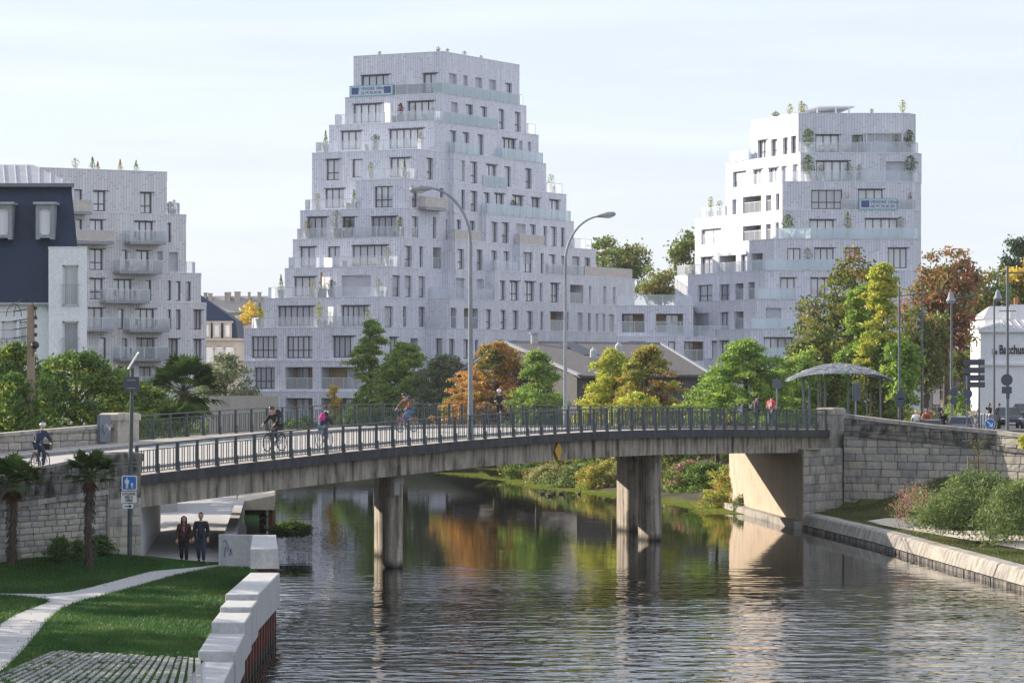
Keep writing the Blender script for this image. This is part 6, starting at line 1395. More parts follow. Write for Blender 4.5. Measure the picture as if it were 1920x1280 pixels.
p = G(1855, 992, .8); grass_clump(p.x, p.y, .78, 1.5, 1.15, 'pale fountain grass in front of the feathery green shrub', 'reed', 1800, 91, .009, lean=1.1)
p = G(1893, 1000, .8); grass_clump(p.x, p.y, .78, 1.0, .8, 'smaller tuft of fountain grass at the right edge', 'reed', 900, 92, .009, lean=1.1)
# spiky upright shoots in the shrubs
for i, (px, py, lab) in enumerate(((1810, 965, 'upright leafy shoots rising behind the rounded green shrub'), (1868, 950, 'upright leafy shoots on top of the big feathery shrub'))):
    p = Vector((PX(px, 139.5), 139.5, 1.0)); grass_clump(p.x, p.y, 1.3, 2.4, 1.35, lab, 'rosemary', 700, 95 + i, .014, lean=.7, name='shrub', cat='shrub')
# staked sapling against the quay wall
Ys = 150; sp_r = thing('sapling', 'thin young tree tied between two timber stakes against the quay wall', 'tree', (PX(1832, Ys), Ys, 1.6))
m = MB(); g = random.Random(4); x0 = PX(1834, Ys)
m.tube([(x0, Ys, 1.2), (x0 + .03, Ys, 3.3), (x0 - .02, Ys, 5.1)], [.05, .035, .01], 6); tips = []
for i in range(46):
    z = g.uniform(2.6, 4.9); a = g.uniform(0, 6.28); L = g.uniform(.2, .5); e = (x0 + math.cos(a) * L * .7, Ys + math.sin(a) * L * .7, z + L); m.tube([(x0, Ys, z), e], [.012, .004], 4, cap=False); tips.append(e)
m.build('trunk', M['bark'], sp_r)
gg = np.random.default_rng(3); T_ = np.array(tips); ids = gg.integers(0, len(T_), 420); put('leaves', leaf_mesh('leaves', T_[ids] + gg.normal(size=(420, 3)) * .1 + np.array([0, 0, -.25]) - np.array(BASE[sp_r.name]), .035, np.array(PAL['yellowgreen'])[gg.integers(0, 4, 420)], rs=8), sp_r)
for px in (1816, 1849): m = MB(); m.box((PX(px, Ys - .2), Ys - .2, 2.6), (.09, .09, 3.2)); m.build('stake', M['timber'], sp_r)
m = MB(); m.beam((PX(1816, Ys - .2), Ys - .2, ZY(864, Ys)), (PX(1849, Ys - .2), Ys - .2, ZY(864, Ys)), .05, .1); m.build('crossbar', M['timber'], sp_r)
tree(1922, 812, 838, 20, 150, 'yellowgreen', 'bush', 'tip of a yellow leaved bush above the quay wall at the right edge', 'shrub', leaf=.06, dens=2, clump=.2, base=3.9, cat='shrub', trunk=False)
# ivy on the lower left wall, weeds
for i, (px, py, Y, w, lab) in enumerate(((112, 1028, 109.5, 34, 'leafy weeds against the wall between the two small palms'), (188, 1025, 112.3, 40, 'ivy tuft climbing the wall right of the slim palm'), (146, 1035, 110.5, 20, 'small weed at the foot of the wall'))):
    tree(px, py - 24, py + 12, w, Y, 'ivy', 'bush', lab, 'weed', leaf=.05, dens=2.2, clump=.18, base=1.6, cat='weed', trunk=False)
# --- lawn blades ---
def in_poly(x, y, P_):
    c = False; n = len(P_)
    for i in range(n):
        a, b_ = P_[i], P_[i - 1]
        if (a[1] > y) != (b_[1] > y) and x < (b_[0] - a[0]) * (y - a[1]) / (b_[1] - a[1]) + a[0]: c = not c
    return c
def lawn(name, n, box, ok, pal, h, wdt, seed):
    g = np.random.default_rng(seed); P_ = []
    while len(P_) < n:
        k = n; xs = g.uniform(box[0], box[1], k); ys = g.uniform(box[2], box[3], k)
        for x, y in zip(xs, ys):
            if len(P_) >= n: break
            if ok(x, y): P_.append((x, y, land(x, y)))
    b0 = np.array(P_); hh = h * g.uniform(.4, 1.2, n); a = g.uniform(0, 6.28, n); tip = b0 + np.stack([np.cos(a) * hh * .6, np.sin(a) * hh * .6, hh], 1); s = np.stack([np.sin(a), -np.cos(a), a * 0], 1) * wdt
    v = np.stack([b0 - s, b0 + s, tip], 1).reshape(-1, 3); me = bpy.data.meshes.new(name); me.vertices.add(3 * n); me.loops.add(3 * n); me.polygons.add(n)
    me.vertices.foreach_set('co', v.astype(np.float32).ravel()); me.loops.foreach_set('vertex_index', np.arange(3 * n, dtype=np.int32)); me.polygons.foreach_set('loop_start', np.arange(0, 3 * n, 3, dtype=np.int32)); me.polygons.foreach_set('loop_total', np.full(n, 3, dtype=np.int32))
    at = me.attributes.new('tint', 'FLOAT_COLOR', 'POINT'); PP = np.array(pal); cl = (np.sin(b0[:, 0] * 1.3) * np.cos(b0[:, 1] * .7) + g.normal(0, .6, n)); idx = np.clip(((cl + 1.6) / 3.2 * len(PP)).astype(int), 0, len(PP) - 1)
    col = np.ones((3 * n, 4), np.float32); col[:, :3] = np.repeat(PP[idx] * g.uniform(.8, 1.2, (n, 1)), 3, 0); at.data.foreach_set('color', col.ravel()); me.materials.append(M['leaf']); me.update(); tag(put(name, me), kind='stuff')
PTH = [(p.x, p.y) for p in pth]; pv_poly = [(u0.x, u0.y), (u1.x, u1.y), (v1.x + .5, v1.y - 3), (v0.x, v0.y - 3)]
def okl(x, y):
    if x > lerp_tab(LE, y) - 1.15 or x < .55 * y - 76.9: return False
    if in_poly(x + random.gauss(0, .06), y + random.gauss(0, .16), PTH): return False
    if x > -16 and y > 113.2: return False
    if in_poly(x, y, pv_poly) and random.random() < .82: return False
    return True
lawn('lawn_grass', 230000, (-17, -7, 69, 116), okl, [(.022, .085, .008), (.032, .11, .012), (.045, .14, .016), (.09, .16, .025)], .085, .009, 21)
SPP = [(p.x, p.y) for p in sp]
def okr(x, y): return x > lerp_tab(RE, y) + .75 and (Vector((x, y, 0)) - W0).dot(WRn) > .1 and not in_poly(x + random.gauss(0, .12), y + random.gauss(0, .35), SPP)
lawn('bank_grass', 120000, (15.5, 26, 118, 170), okr, [(.06, .10, .02), (.10, .13, .03), (.13, .15, .04), (.17, .16, .06)], .10, .012, 22)
def okb(x, y): return True
g_ = np.random.default_rng(5)

# fallen leaves on lawn, path and bridge pavement
g = np.random.default_rng(31); P_ = []
while len(P_) < 420:
    x, y = g.uniform(-17, -7.6), g.uniform(70, 113)
    if x < .55 * y - 76.6 or x > lerp_tab(LE, y) - .3: continue
    P_.append((x, y, land(x, y) + .035 + .03 * g.random()))
C_ = np.array(P_); PP = np.array([(.30, .20, .06), (.22, .12, .04), (.35, .28, .08), (.14, .09, .04)]); me = leaf_mesh('fallen_leaves', C_, .035, PP[g.integers(0, 4, len(C_))], .7, up=3, rs=4); tag(put('fallen_leaves', me), kind='stuff')
# =====================================================================
#  STREET FURNITURE, VEHICLES, PEOPLE, BALCONY PLANTS
# =====================================================================
def street_lamp(label, t, w, py_top, px_head, group):
    b0 = D(t, w, 0); Y = b0.y; zt_ = ZY(py_top, Y); xh = PX(px_head, Y); o = thing('street_lamp', label, 'street lamp', b0, group)
    sgn = 1 if xh > b0.x else -1; ln = abs(xh - b0.x); m = MB(); rs = []; pts = []
    zb = b0.z; Hs = (zt_ - zb) * .78
    for i in range(9): f = i / 8; pts.append((b0.x, b0.y, zb + Hs * f)); rs.append(.125 - .045 * f)
    for i in range(1, 11): a = i / 10 * math.pi / 2 * .93; pts.append((b0.x + sgn * ln * .86 * (1 - math.cos(a)), b0.y, zb + Hs + (zt_ - zb - Hs) * math.sin(a))); rs.append(.078 - .03 * i / 10)
    m.tube(pts, rs, 10); m.build('mast', M['pole'], o)
    m = MB(); m.lathe((b0.x, b0.y, zb), [(.19, 0), (.19, .05), (.13, .09), (.13, .4)], 10); m.build('base_collar', M['pole'], o)
    m = MB(); h = Vector(pts[-1]); d = Vector((sgn, 0, -.10 if sgn < 0 else .14)).normalized()
    m.tube([h - d * .05, h + d * .12, h + d * .5, h + d * .85, h + d * .95], [.06, .10, .17, .13, .03], 10); m.build('lamp_head', M['pole'], o)
    m = MB(); c = h + d * .5 + Vector((0, 0, -.1)); m.ball(c, .15, 10, (1.7, .9, .55)); m.build('lens', M['lens'], o)
street_lamp('tall curved steel street lamp on the near edge of the bridge, arm to the left', t_at(882, .28), .28, 352, 786, 'street lamps on the bridge')
street_lamp('tall curved steel street lamp on the far side of the bridge, arm to the right', t_at(1060, WB - .35), WB - .35, 405, 1141, 'street lamps on the bridge')
# sign pole with solar panel at the left wall
Yp = 113.4; xp = PX(243, Yp); zg = 1.6; o = thing('sign_pole', 'green grey pole with solar panel and footpath signs at the end of the left wall', 'sign pole', (xp, Yp, zg))
m = MB(); m.tube([(xp, Yp, zg - .2), (xp + .02, Yp, ZY(900, Yp)), (xp + .1, Yp, ZY(690, Yp))], [.09, .085, .06], 10); m.build('pole', M['rail'], o)
m = MB(); c = Vector((PX(250, Yp), Yp, ZY(676, Yp))); m.box(c, (.62, .95, .04), ry=R(-58), rz=R(10)); sp1 = m.build('solar_panel', M['frame'], o)
m = MB(); m.box(c, (.68, 1.0, .03), ry=R(-58), rz=R(10)); m.build('panel_frame', M['white'], sp1)
m = MB(); m.box((PX(247, Yp), Yp - .08, ZY(720, Yp)), (.55, .06, .52)); m.build('sign_back', M['sign_back'], o)
for dz in (.14, -.14): m = MB(); m.box((PX(247, Yp), Yp - .13, ZY(720, Yp) + dz), (.3, .03, .035)); m.build('clamp', M['pole'], o)
def plate(root, px0, px1, y0, y1, Y, mat, name='plate', r=.03, th=.02):
    m = MB(); x0, x1, z0, z1 = PX(px0, Y), PX(px1, Y), ZY(y1, Y), ZY(y0, Y); pts = []
    for cx, cz, a0 in ((x1 - r, z0 + r, -90), (x1 - r, z1 - r, 0), (x0 + r, z1 - r, 90), (x0 + r, z0 + r, 180)):
        for k in range(4): a = R(a0 + 30 * k); pts.append((cx + r * math.cos(a), cz + r * math.sin(a)))
    n = len(pts); m.faces([(p[0], Y, p[1]) for p in pts] + [(p[0], Y + th, p[1]) for p in pts], [tuple(range(n)), tuple(range(2 * n - 1, n - 1, -1))] + [(i, n + i, n + (i + 1) % n, (i + 1) % n) for i in range(n)])
    return m.build(name, mat, root)
Ys = Yp - .13; s1 = plate(o, 228, 257, 891, 919, Ys, M['sign_white'], 'pedestrian_sign', .05); plate(s1, 230, 255, 893, 917, Ys - .006, M['blue_sign'], 'blue_field', .04, .004)
def figure(root, px, yt, yb, Y, s):   # standing pictogram
    m = MB(); x = PX(px, Y); z1, z0 = ZY(yt, Y), ZY(yb, Y); H = z1 - z0
    m.tube([(x, Y, z1 - H * .09), (x, Y - .004, z1 - H * .09)], H * .085, 10); m.box((x, Y, z1 - H * .36), (H * .24, .004, H * .34)); m.box((x - H * .065, Y, z0 + H * .24), (H * .085, .004, H * .48)); m.box((x + H * .065, Y, z0 + H * .24), (H * .085, .004, H * .48))
    m.box((x - H * .17, Y, z1 - H * .38), (H * .06, .004, H * .36)); m.box((x + H * .17, Y, z1 - H * .38), (H * .06, .004, H * .36)); m.build('pictogram', M['sign_white'], root)
figure(s1, 238, 895, 915, Ys - .012, 1); figure(s1, 247.5, 904, 915, Ys - .012, .5)
m = MB(); m.box((PX(249, Ys), Ys - .014, ZY(914.5, Ys)), (.09, .004, .05)); m.build('sticker', M['yellow'], s1)
s2 = plate(o, 227, 256, 921, 942, Ys, M['sign_white'], 'text_sign', .03)
for i, ln in enumerate(('CYCLISTES', 'PIED À', 'TERRE')): text_mesh('lettering', ln, .125, M['sign_black'], s2, face_M((PX(241.5, Ys), Ys - .006, ZY(925.5 + i * 6.2, Ys)), (0, -1, 0), BASE[o.name]) @ Matrix.Diagonal((.78, 1, 1, 1)), .002, .003)
s3 = plate(o, 230, 250, 944, 953, Ys, M['sign_white'], 'arrow_sign', .03)
m = MB(); Ya = Ys - .008; m.beam((PX(234, Ya), Ya, ZY(948.5, Ya)), (PX(245, Ya), Ya, ZY(948.5, Ya)), .03, .004, up=(0, 1, 0)); tip = Vector((PX(246, Ya), Ya, ZY(948.5, Ya)))
m.beam(tip, tip + Vector((-.07, 0, .055)), .03, .004, up=(0, 1, 0)); m.beam(tip, tip + Vector((-.07, 0, -.055)), .03, .004, up=(0, 1, 0)); m.build('arrow', M['sign_black'], s3)
# concrete utility pole
Yu = 146; xu = PX(58, Yu); o = thing('utility_pole', 'brown concrete utility pole with insulators and cables at the left', 'utility pole', (xu, Yu, 3.6)); zt_ = ZY(571, Yu)
m = MB(); m.box((xu, Yu, (3.6 + zt_) / 2), (.38, .34, zt_ - 3.6), taper=.78); m.build('pole', M['timber_con'] if 'timber_con' in M else stained('weathered_concrete_pole', (.36, .28, .21), (.14, .1, .08), .5), o)
m = MB()
for k, y in enumerate((579, 597, 613, 629)): z = ZY(y, Yu); m.beam((xu - .8, Yu - .1, z - .12), (xu + .22, Yu - .1, z + .03), .04, .05); m.lathe((xu + .24, Yu - .12, z - .05), [(.05, 0), (.08, .05), (.05, .09), (.08, .14), (.03, .18)], 8)
m.build('insulator_arms', M['frame'], o)
m = MB()
for k, y in enumerate((579, 597, 613, 629)):
    z = ZY(y, Yu); a = Vector((xu - .75, Yu - .1, z - .12)); b_ = a + Vector((-9, 6, 1.2)); m.tube([a.lerp(b_, i / 8) - Vector((0, 0, .5 * math.sin(math.pi * i / 8))) for i in range(9)], .013, 4, cap=False)
for r_, x_ in ((.5, -.25), (.35, -.75)):
    m.tube([(xu + x_ + r_ * math.cos(a), Yu - .2, zt_ - .55 + 1.05 * r_ * math.sin(a) * 1.6) for a in np.linspace(0, math.pi, 12)], .02, 5, cap=False)
m.build('cables', M['black'], o)
m = MB(); m.tube([(xu + .1, Yu - .22, ZY(668, Yu)), (xu + .2, Yu - .25, ZY(655, Yu)), (xu + .22, Yu - .3, ZY(650, Yu))], .02, 6); m.ball((xu + .24, Yu - .35, ZY(647, Yu)), .19, 12); m.build('globe_lamp', M['black'], o)
# woven canopy shelter
Yc = 196; xc = PX(1573, Yc); zr = ZY(682, Yc); ze = ZY(714, Yc); o = thing('canopy_shelter', 'domed woven steel canopy on slanting posts beyond the bridge', 'shelter', (xc, Yc, 4.75))
Wc = (1672 - 1475) / FPX * Yc / 2; Dc = 3.2
def dome(u, v):
    x = u * Wc; y = v * Dc; z = ze + (zr - ze) * (1 - abs(u) ** 2.0) * (1 - .55 * v * v) - .12 * abs(v) * 0; return Vector((xc + x, Yc + y, z))
g = random.Random(9); m = MB()
for i in range(1500):
    u, v = g.uniform(-1, 1), g.uniform(-1, 1)
    if u * u * .9 + v * v * .9 > 1.05: continue
    a = g.uniform(0, 3.14); L = g.uniform(.12, .3); u2, v2 = u + math.cos(a) * L / Wc * 1.3, v + math.sin(a) * L / Dc * 1.3
    if abs(u2) > 1.02 or abs(v2) > 1: continue
    p, q = dome(u, v), dome(u2, v2); off = Vector((0, 0, g.uniform(0, .05))); m.beam(p + off, q + off, .035, .018)
tag(m.build('woven_roof', M['zinc'], o), kind='stuff')
m = MB(); nu, nv = 18, 8; vs = [dome(-1 + 2 * i / nu, (-1 + 2 * j / nv) * math.sqrt(max(0, 1 - (-1 + 2 * i / nu) ** 2 * .82)) ) - Vector((0, 0, .03)) for i in range(nu + 1) for j in range(nv + 1)]
m.faces(vs, [(i * (nv + 1) + j, (i + 1) * (nv + 1) + j, (i + 1) * (nv + 1) + j + 1, i * (nv + 1) + j + 1) for i in range(nu) for j in range(nv)]); m.build('roof_shell', M['steel'], o)
for px in (1499, 1508, 1514, 1520, 1529, 1541, 1546, 1552, 1587, 1593, 1606, 1628, 1638, 1644, 1653):
    dx = g.uniform(-.25, .25); vv = g.choice((-.55, .5, .1)); x = PX(px, Yc); u = (x - xc) / Wc; top = dome(u, vv); m = MB(); m.tube([(x + dx, Yc + vv * Dc * .8, 4.2), (top.x, top.y, top.z - .05)], .045, 6); m.build('post', M['timber'] if g.random() < .35 else M['steel'], o)
# lamp posts with long arms, and the post with three floodlights
def arm_post(label, px, ytop, Y, zb, arm=None, head=None, cross=None, r=.085):
    x = PX(px, Y); o = thing('lamp_post', label, 'lamp post', (x, Y, zb), 'grey lamp posts by the street'); m = MB(); m.tube([(x, Y, zb), (x, Y, ZY(ytop, Y))], [r, r * .7], 8); m.build('mast', M['pole_dark'], o)
    if arm: m = MB(); a, b_ = arm; m.tube([(x, Y, ZY(a, Y)), (PX(b_[0], Y), Y, ZY(b_[1], Y))], .04, 6); m.build('arm', M['pole_dark'], o)
    if head:
        for (hx, hy, s_) in head: m = MB(); c = Vector((PX(hx, Y), Y, ZY(hy, Y))); m.lathe(c, [(.06 * s_, .45 * s_), (.14 * s_, .3 * s_), (.20 * s_, .05 * s_), (.30 * s_, -.12 * s_), (.27 * s_, -.15 * s_), (.2 * s_, -.28 * s_)], 12); m.build('lamp_head', M['pole'], o)
    if cross: m = MB(); m.box((x, Y - .05, ZY(cross, Y)), (.95, .04, .05)); m.build('cross_bar', M['pole_dark'], o)
M['pole_dark'] = plain('dark_painted_pole', (.12, .145, .165), .45)
arm_post('grey post left of the yellow cypress carrying a long arm to a bell lamp', 1686, 540, 205, 4.2, (555, (1779, 545)), [(1783, 560, 1.1)], 614)
arm_post('grey post with three small floodlights on its shaft', 1729, 526, 212, 4.2, None, None, None)
o = [q for q in COL.objects if q.get('label', '').startswith('grey post with three')][0]
for hx, hy in ((1734, 586), (1721, 600), (1718, 614)): m = MB(); m.ball((PX(hx, 212), 211.85, ZY(hy, 212)), .16, 10, (1, 1.1, .9)); m.beam((PX(1729, 212), 212, ZY(hy, 212)), (PX(hx, 212), 211.9, ZY(hy, 212)), .03, .03); m.build('floodlight', M['pole'], o)
arm_post('grey post under the bell lamp, with a long arm running right', 1784, 562, 207, 4.2, (562, (1866, 545)), None, 616)
arm_post('grey post with a bell lamp in front of the cafe roof', 1864, 562, 216, 4.2, None, [(1871, 556, 1.05)], None)
arm_post('tallest grey post at the right edge with a blank round sign', 1889, 498, 178, 4.3, (512, (1935, 509)), None, 583, .1)
def sign_post(label, px, ytop, Y, zb, shapes, r=.05, cat='sign'):
    x = PX(px, Y); o = thing('road_sign', label, cat, (x, Y, zb)); m = MB(); m.tube([(x, Y, zb), (x, Y, ZY(ytop, Y))], r, 8); m.build('pole', M['pole_dark'], o)
    for kind, cx, cy, s, h, mat in shapes:
        m = MB(); c = Vector((PX(cx, Y), Y - .09, ZY(cy, Y)))
        if kind == 'disc': m.tube([c, c + Vector((0, -.03, 0))], s / 2, 20)
        elif kind == 'tri': m.faces([c + Vector((-s / 2, 0, h / 2)), c + Vector((s / 2, 0, h / 2)), c + Vector((0, 0, -h / 2))][::-1] + [c + Vector((-s / 2, -.03, h / 2)), c + Vector((s / 2, -.03, h / 2)), c + Vector((0, -.03, -h / 2))][::-1], [(0, 1, 2), (5, 4, 3), (0, 3, 4, 1), (1, 4, 5, 2), (2, 5, 3, 0)])
        else: m.box(c, (s, .03, h))
        m.build('sign_panel', M[mat], o)
    return o
Yq = 178
sg_ = [q for q in COL.objects if q.get('label', '').startswith('tallest grey post')][0]
for kind, cx, cy, s, h in (('disc', 1887, 712, .66, 0), ('box', 1887, 731, .56, .38), ('box', 1889, 742, .2, .3)):
    m = MB(); c = Vector((PX(cx, Yq), Yq - .13, ZY(cy, Yq)));
    if kind == 'disc': m.tube([c, c + Vector((0, -.03, 0))], s / 2, 20)
    else: m.box(c, (s, .03, h))
    m.build('sign_panel', M['sign_back'], sg_)
sign_post('rear of a large stack of four dark direction boards', 1836, 672, 218, 4.1, [('box', 1826, 679, 1.45, .40, 'sign_back'), ('box', 1826, 694, 1.45, .40, 'sign_back'), ('box', 1826, 708, 1.45, .40, 'sign_back'), ('box', 1828, 721, 1.35, .38, 'sign_back')], .07)
sign_post('small round sign seen from behind on a thin pole near the direction boards', 1813, 705, 195, 4.2, [('disc', 1814, 738, .58, 0, 'sign_back'), ('box', 1814, 753, .4, .22, 'sign_back')])
sign_post('dark rectangular sign seen from behind on the bridge beside the man in the red shirt', 1457, 709, 183, 4.9, [('box', 1457, 719, .5, .52, 'sign_back')])
sign_post('tall dark double sign board seen from behind under the woven canopy', 1605, 712, 191, 4.7, [('box', 1606, 735, .5, 1.05, 'sign_back')])
sign_post('dark triangle and disc signs seen from behind on the left lamp post', 1688, 728, 203.5, 4.2, [('tri', 1688, 737, .9, -.8, 'sign_back'), ('disc', 1688, 755, .62, 0, 'sign_back')], .04)
sign_post('dark oval back of a sign on the middle lamp post', 1785, 725, 206, 4.2, [('disc', 1788, 735, .55, 0, 'sign_back'), ('disc', 1788, 751, .5, 0, 'sign_back')], .04)
# blue direction-arrow disc
Yd = 176; o = thing('arrow_sign', 'round blue sign with a white arrow pointing down right', 'sign', (PX(1856, Yd), Yd, 4.6)); c = Vector((PX(1856, Yd), Yd, ZY(794.5, Yd)))
m = MB(); m.tube([c, c + Vector((0, -.025, 0))], .29, 24); m.build('white_rim', M['sign_white'], o); m = MB(); m.tube([c + Vector((0, -.026, 0)), c + Vector((0, -.032, 0))], .265, 24); m.build('blue_disc', M['blue_sign'], o)
m = MB(); Q = lambda x, z: c + Vector((x, -.04, z)); m.beam(Q(-.14, .14), Q(.10, -.10), .06, .004, up=(0, 1, 0)); m.beam(Q(.13, -.13), Q(.13, .06), .055, .005, up=(0, 1, 0)); m.beam(Q(.14, -.13), Q(-.06, -.13), .055, .006, up=(0, 1, 0)); m.build('arrow', M['sign_white'], o)
m = MB(); m.tube([c + Vector((0, .05, 0)), (c.x, c.y + .05, 4.2)], .035, 8); m.build('pole', M['pole_dark'], o)
# bollards
for i in range(12):
    Y = 232 + (i % 3) * .4; px = 1830 + i * 5.2; x = PX(px, Y); bo = thing('bollard', 'slim bollard with %s cap, %s of the row before the cafe' % ('white' if i % 3 else 'red', ('leftmost', 'second from left', 'third from left', 'fourth from left', 'fifth from left', 'sixth from left', 'sixth from right', 'fifth from right', 'fourth from right', 'third from right', 'second from right', 'rightmost')[i]), 'bollard', (x, Y, 4.12), 'bollards before the cafe')
    m = MB(); m.tube([(x, Y, 4.1), (x, Y, 5.1)], .045, 6); m.build('post', M['pole_dark'], bo); m = MB(); m.ball((x, Y, 5.14), .07, 8); m.build('cap', M['sign_white'] if i % 3 else M['red'], bo)
for q in COL.objects:
    if q.get('label', '').startswith('row of slim grey'): q['label'] = 'slim grey bollard with a white cap before the cafe'

# ---------------- cars ----------------
def car(label, px, py_bottom, Y, rz, col, zb=None, kind='hatch', group='cars on the right bank street'):
    x = PX(px, Y); zb = zb if zb is not None else ZY(py_bottom, Y); o = thing('parked_car' if kind == 'p' else 'car', label, 'car', (x, Y, zb), group); M_ = Matrix.Translation((x, Y, zb)) @ Matrix.Rotation(rz, 4, 'Z')
    paint = bpy.data.materials.get('car_paint_%g' % col[0]) or plain('car_paint_%g' % col[0], col, .25, .3, var=.02)
    def T(m): m.v = [tuple(M_ @ Vector(p)) for p in m.v]; return m
    # body: stations along x (front at +x): (x, half width, sill z, belt z)
    st = [(-2.12, .66, .42, .78), (-2.02, .82, .28, .96), (-1.3, .88, .24, 1.0), (0, .90, .22, .98), (1.0, .89, .24, .95), (1.75, .84, .26, .84), (2.1, .70, .34, .66), (2.16, .60, .42, .55)]
    m = MB(); vs = []
    for sx, hw, z0, z1 in st: vs += [(sx, -hw * .92, z0), (sx, -hw, (z0 + z1) / 2), (sx, -hw * .94, z1), (sx, hw * .94, z1), (sx, hw, (z0 + z1) / 2), (sx, hw * .92, z0)]
    fs = [(0, 1, 2, 3, 4, 5)] + [tuple(reversed([len(vs) - 6 + k for k in range(6)]))]
    for i in range(len(st) - 1):
        for k in range(6): fs.append((i * 6 + k, (i + 1) * 6 + k, (i + 1) * 6 + (k + 1) % 6, i * 6 + (k + 1) % 6))
    m.faces(vs, fs); T(m).build('body', paint, o, smooth=False)
    cab = [(-1.95, .76, .97), (-1.55, .60, 1.38), (-.6, .62, 1.47), (.25, .61, 1.43), (1.05, .78, .94)]
    m = MB(); vs = []
    for sx, hw, z in cab: vs += [(sx, -hw, z), (sx, hw, z)]
    m.faces([(-1.55, -.58, 1.385), (-1.55, .58, 1.385), (-.6, -.61, 1.475), (-.6, .61, 1.475), (.25, -.6, 1.435), (.25, .6, 1.435), (-1.55, -.57, 1.34), (-1.55, .57, 1.34), (.25, -.6, 1.39), (.25, .6, 1.39)], [(0, 2, 3, 1), (2, 4, 5, 3), (0, 1, 7, 6), (4, 8, 9, 5)]); T(m).build('roof', paint, o)
    m = MB(); P_ = [(-1.93, -.78, .96), (-1.93, .78, .96), (-1.53, -.585, 1.37), (-1.53, .585, 1.37), (.24, -.6, 1.42), (.24, .6, 1.42), (1.08, -.79, .94), (1.08, .79, .94)]
    m.faces(P_, [(1, 0, 2, 3), (4, 6, 7, 5), (0, 6, 4, 2), (1, 3, 5, 7)]); T(m).build('windows', M['car_glass'], o)
    m = MB()
    for s_ in (-1, 1):
        for a_, b_ in (((1.06, .79 * s_, .95), (.25, .605 * s_, 1.43)), ((-.35, .8 * s_, .97), (-.42, .615 * s_, 1.46)), ((-1.93, .78 * s_, .96), (-1.54, .59 * s_, 1.38)), ((.25, .605 * s_, 1.44), (-1.54, .59 * s_, 1.40))): m.beam(a_, b_, .06, .05)
    T(m).build('pillars', paint, o)
    for wx in (-1.32, 1.35):
        for s_ in (-1, 1):
            m = MB(); m.tube([(wx, .72 * s_, .31), (wx, .90 * s_, .31)], .31, 16); w_ = T(m).build('wheel', M['rubber'], o); m = MB(); m.tube([(wx, .895 * s_, .31), (wx, .912 * s_, .31)], .19, 12); T(m).build('rim', M['zinc'], w_)
    for s_ in (-1, 1):
        m = MB(); m.ball((2.02, .60 * s_, .68), .13, 8, (.7, 1.3, .7)); T(m).build('headlight', M['sign_white'], o); m = MB(); m.box((-2.06, .62 * s_, .82), (.08, .24, .16)); T(m).build('tail_light', M['red'], o)
        m = MB(); m.box((.82, .93 * s_, 1.02), (.12, .14, .1)); T(m).build('mirror', paint, o)
    m = MB(); m.box((2.15, 0, .45), (.05, 1.0, .18)); T(m).build('grille', M['black'], o); m = MB(); m.box((2.19, 0, .40), (.02, .5, .11)); T(m).build('number_plate', M['sign_white'], o); return o
mm_, nt_, bb_ = newmat('car_glass'); bb_.inputs['Base Color'].default_value = (.03, .035, .04, 1); bb_.inputs['Roughness'].default_value = .05; M['car_glass'] = mm_
car('dark blue car with headlamps facing the viewer behind the tall signpost', 1890, 803, 222, R(-92), (.02, .025, .04))
car('second dark car driving behind the blue one at the right edge', 1921, 794, 234, R(-95), (.035, .05, .06))
car('grey blue car with rear window showing above the quay wall', 1803, 0, 204, R(80), (.16, .20, .27), zb=3.95)
car('low dark car roof behind the parapet beside the motorcyclists', 1749, 0, 203, R(76), (.05, .06, .08), zb=3.75)

# ---------------- people ----------------
def skin_obj(name, joints, edges, rad, mat, parent, M_, sub=1):
    me = bpy.data.meshes.new(name); base = BASE[parent.name]; me.from_pydata([tuple(M_ @ Vector(j) - base) for j in joints], edges, []); me.update()
    o = bpy.data.objects.new(name, me); COL.objects.link(o); o.parent = parent; BASE[o.name] = base; me.materials.append(mat)
    sk = o.modifiers.new('skin', 'SKIN'); sk.use_smooth_shade = True; me.skin_vertices.new() if not me.skin_vertices else None
    for i, v in enumerate(me.skin_vertices[0].data):
        r = rad[i]; v.radius = r if isinstance(r, tuple) else (r, r); v.use_root = (i == 0)
    s = o.modifiers.new('sub', 'SUBSURF'); s.levels = sub; s.render_levels = sub; return o
_mc = {}
def cm(name, col, rough=.85):
    if name not in _mc: _mc[name] = plain(name, col, rough, var=.12, scale=14)
    return _mc[name]
SKIN = cm('skin', (.46, .27, .19), .6)
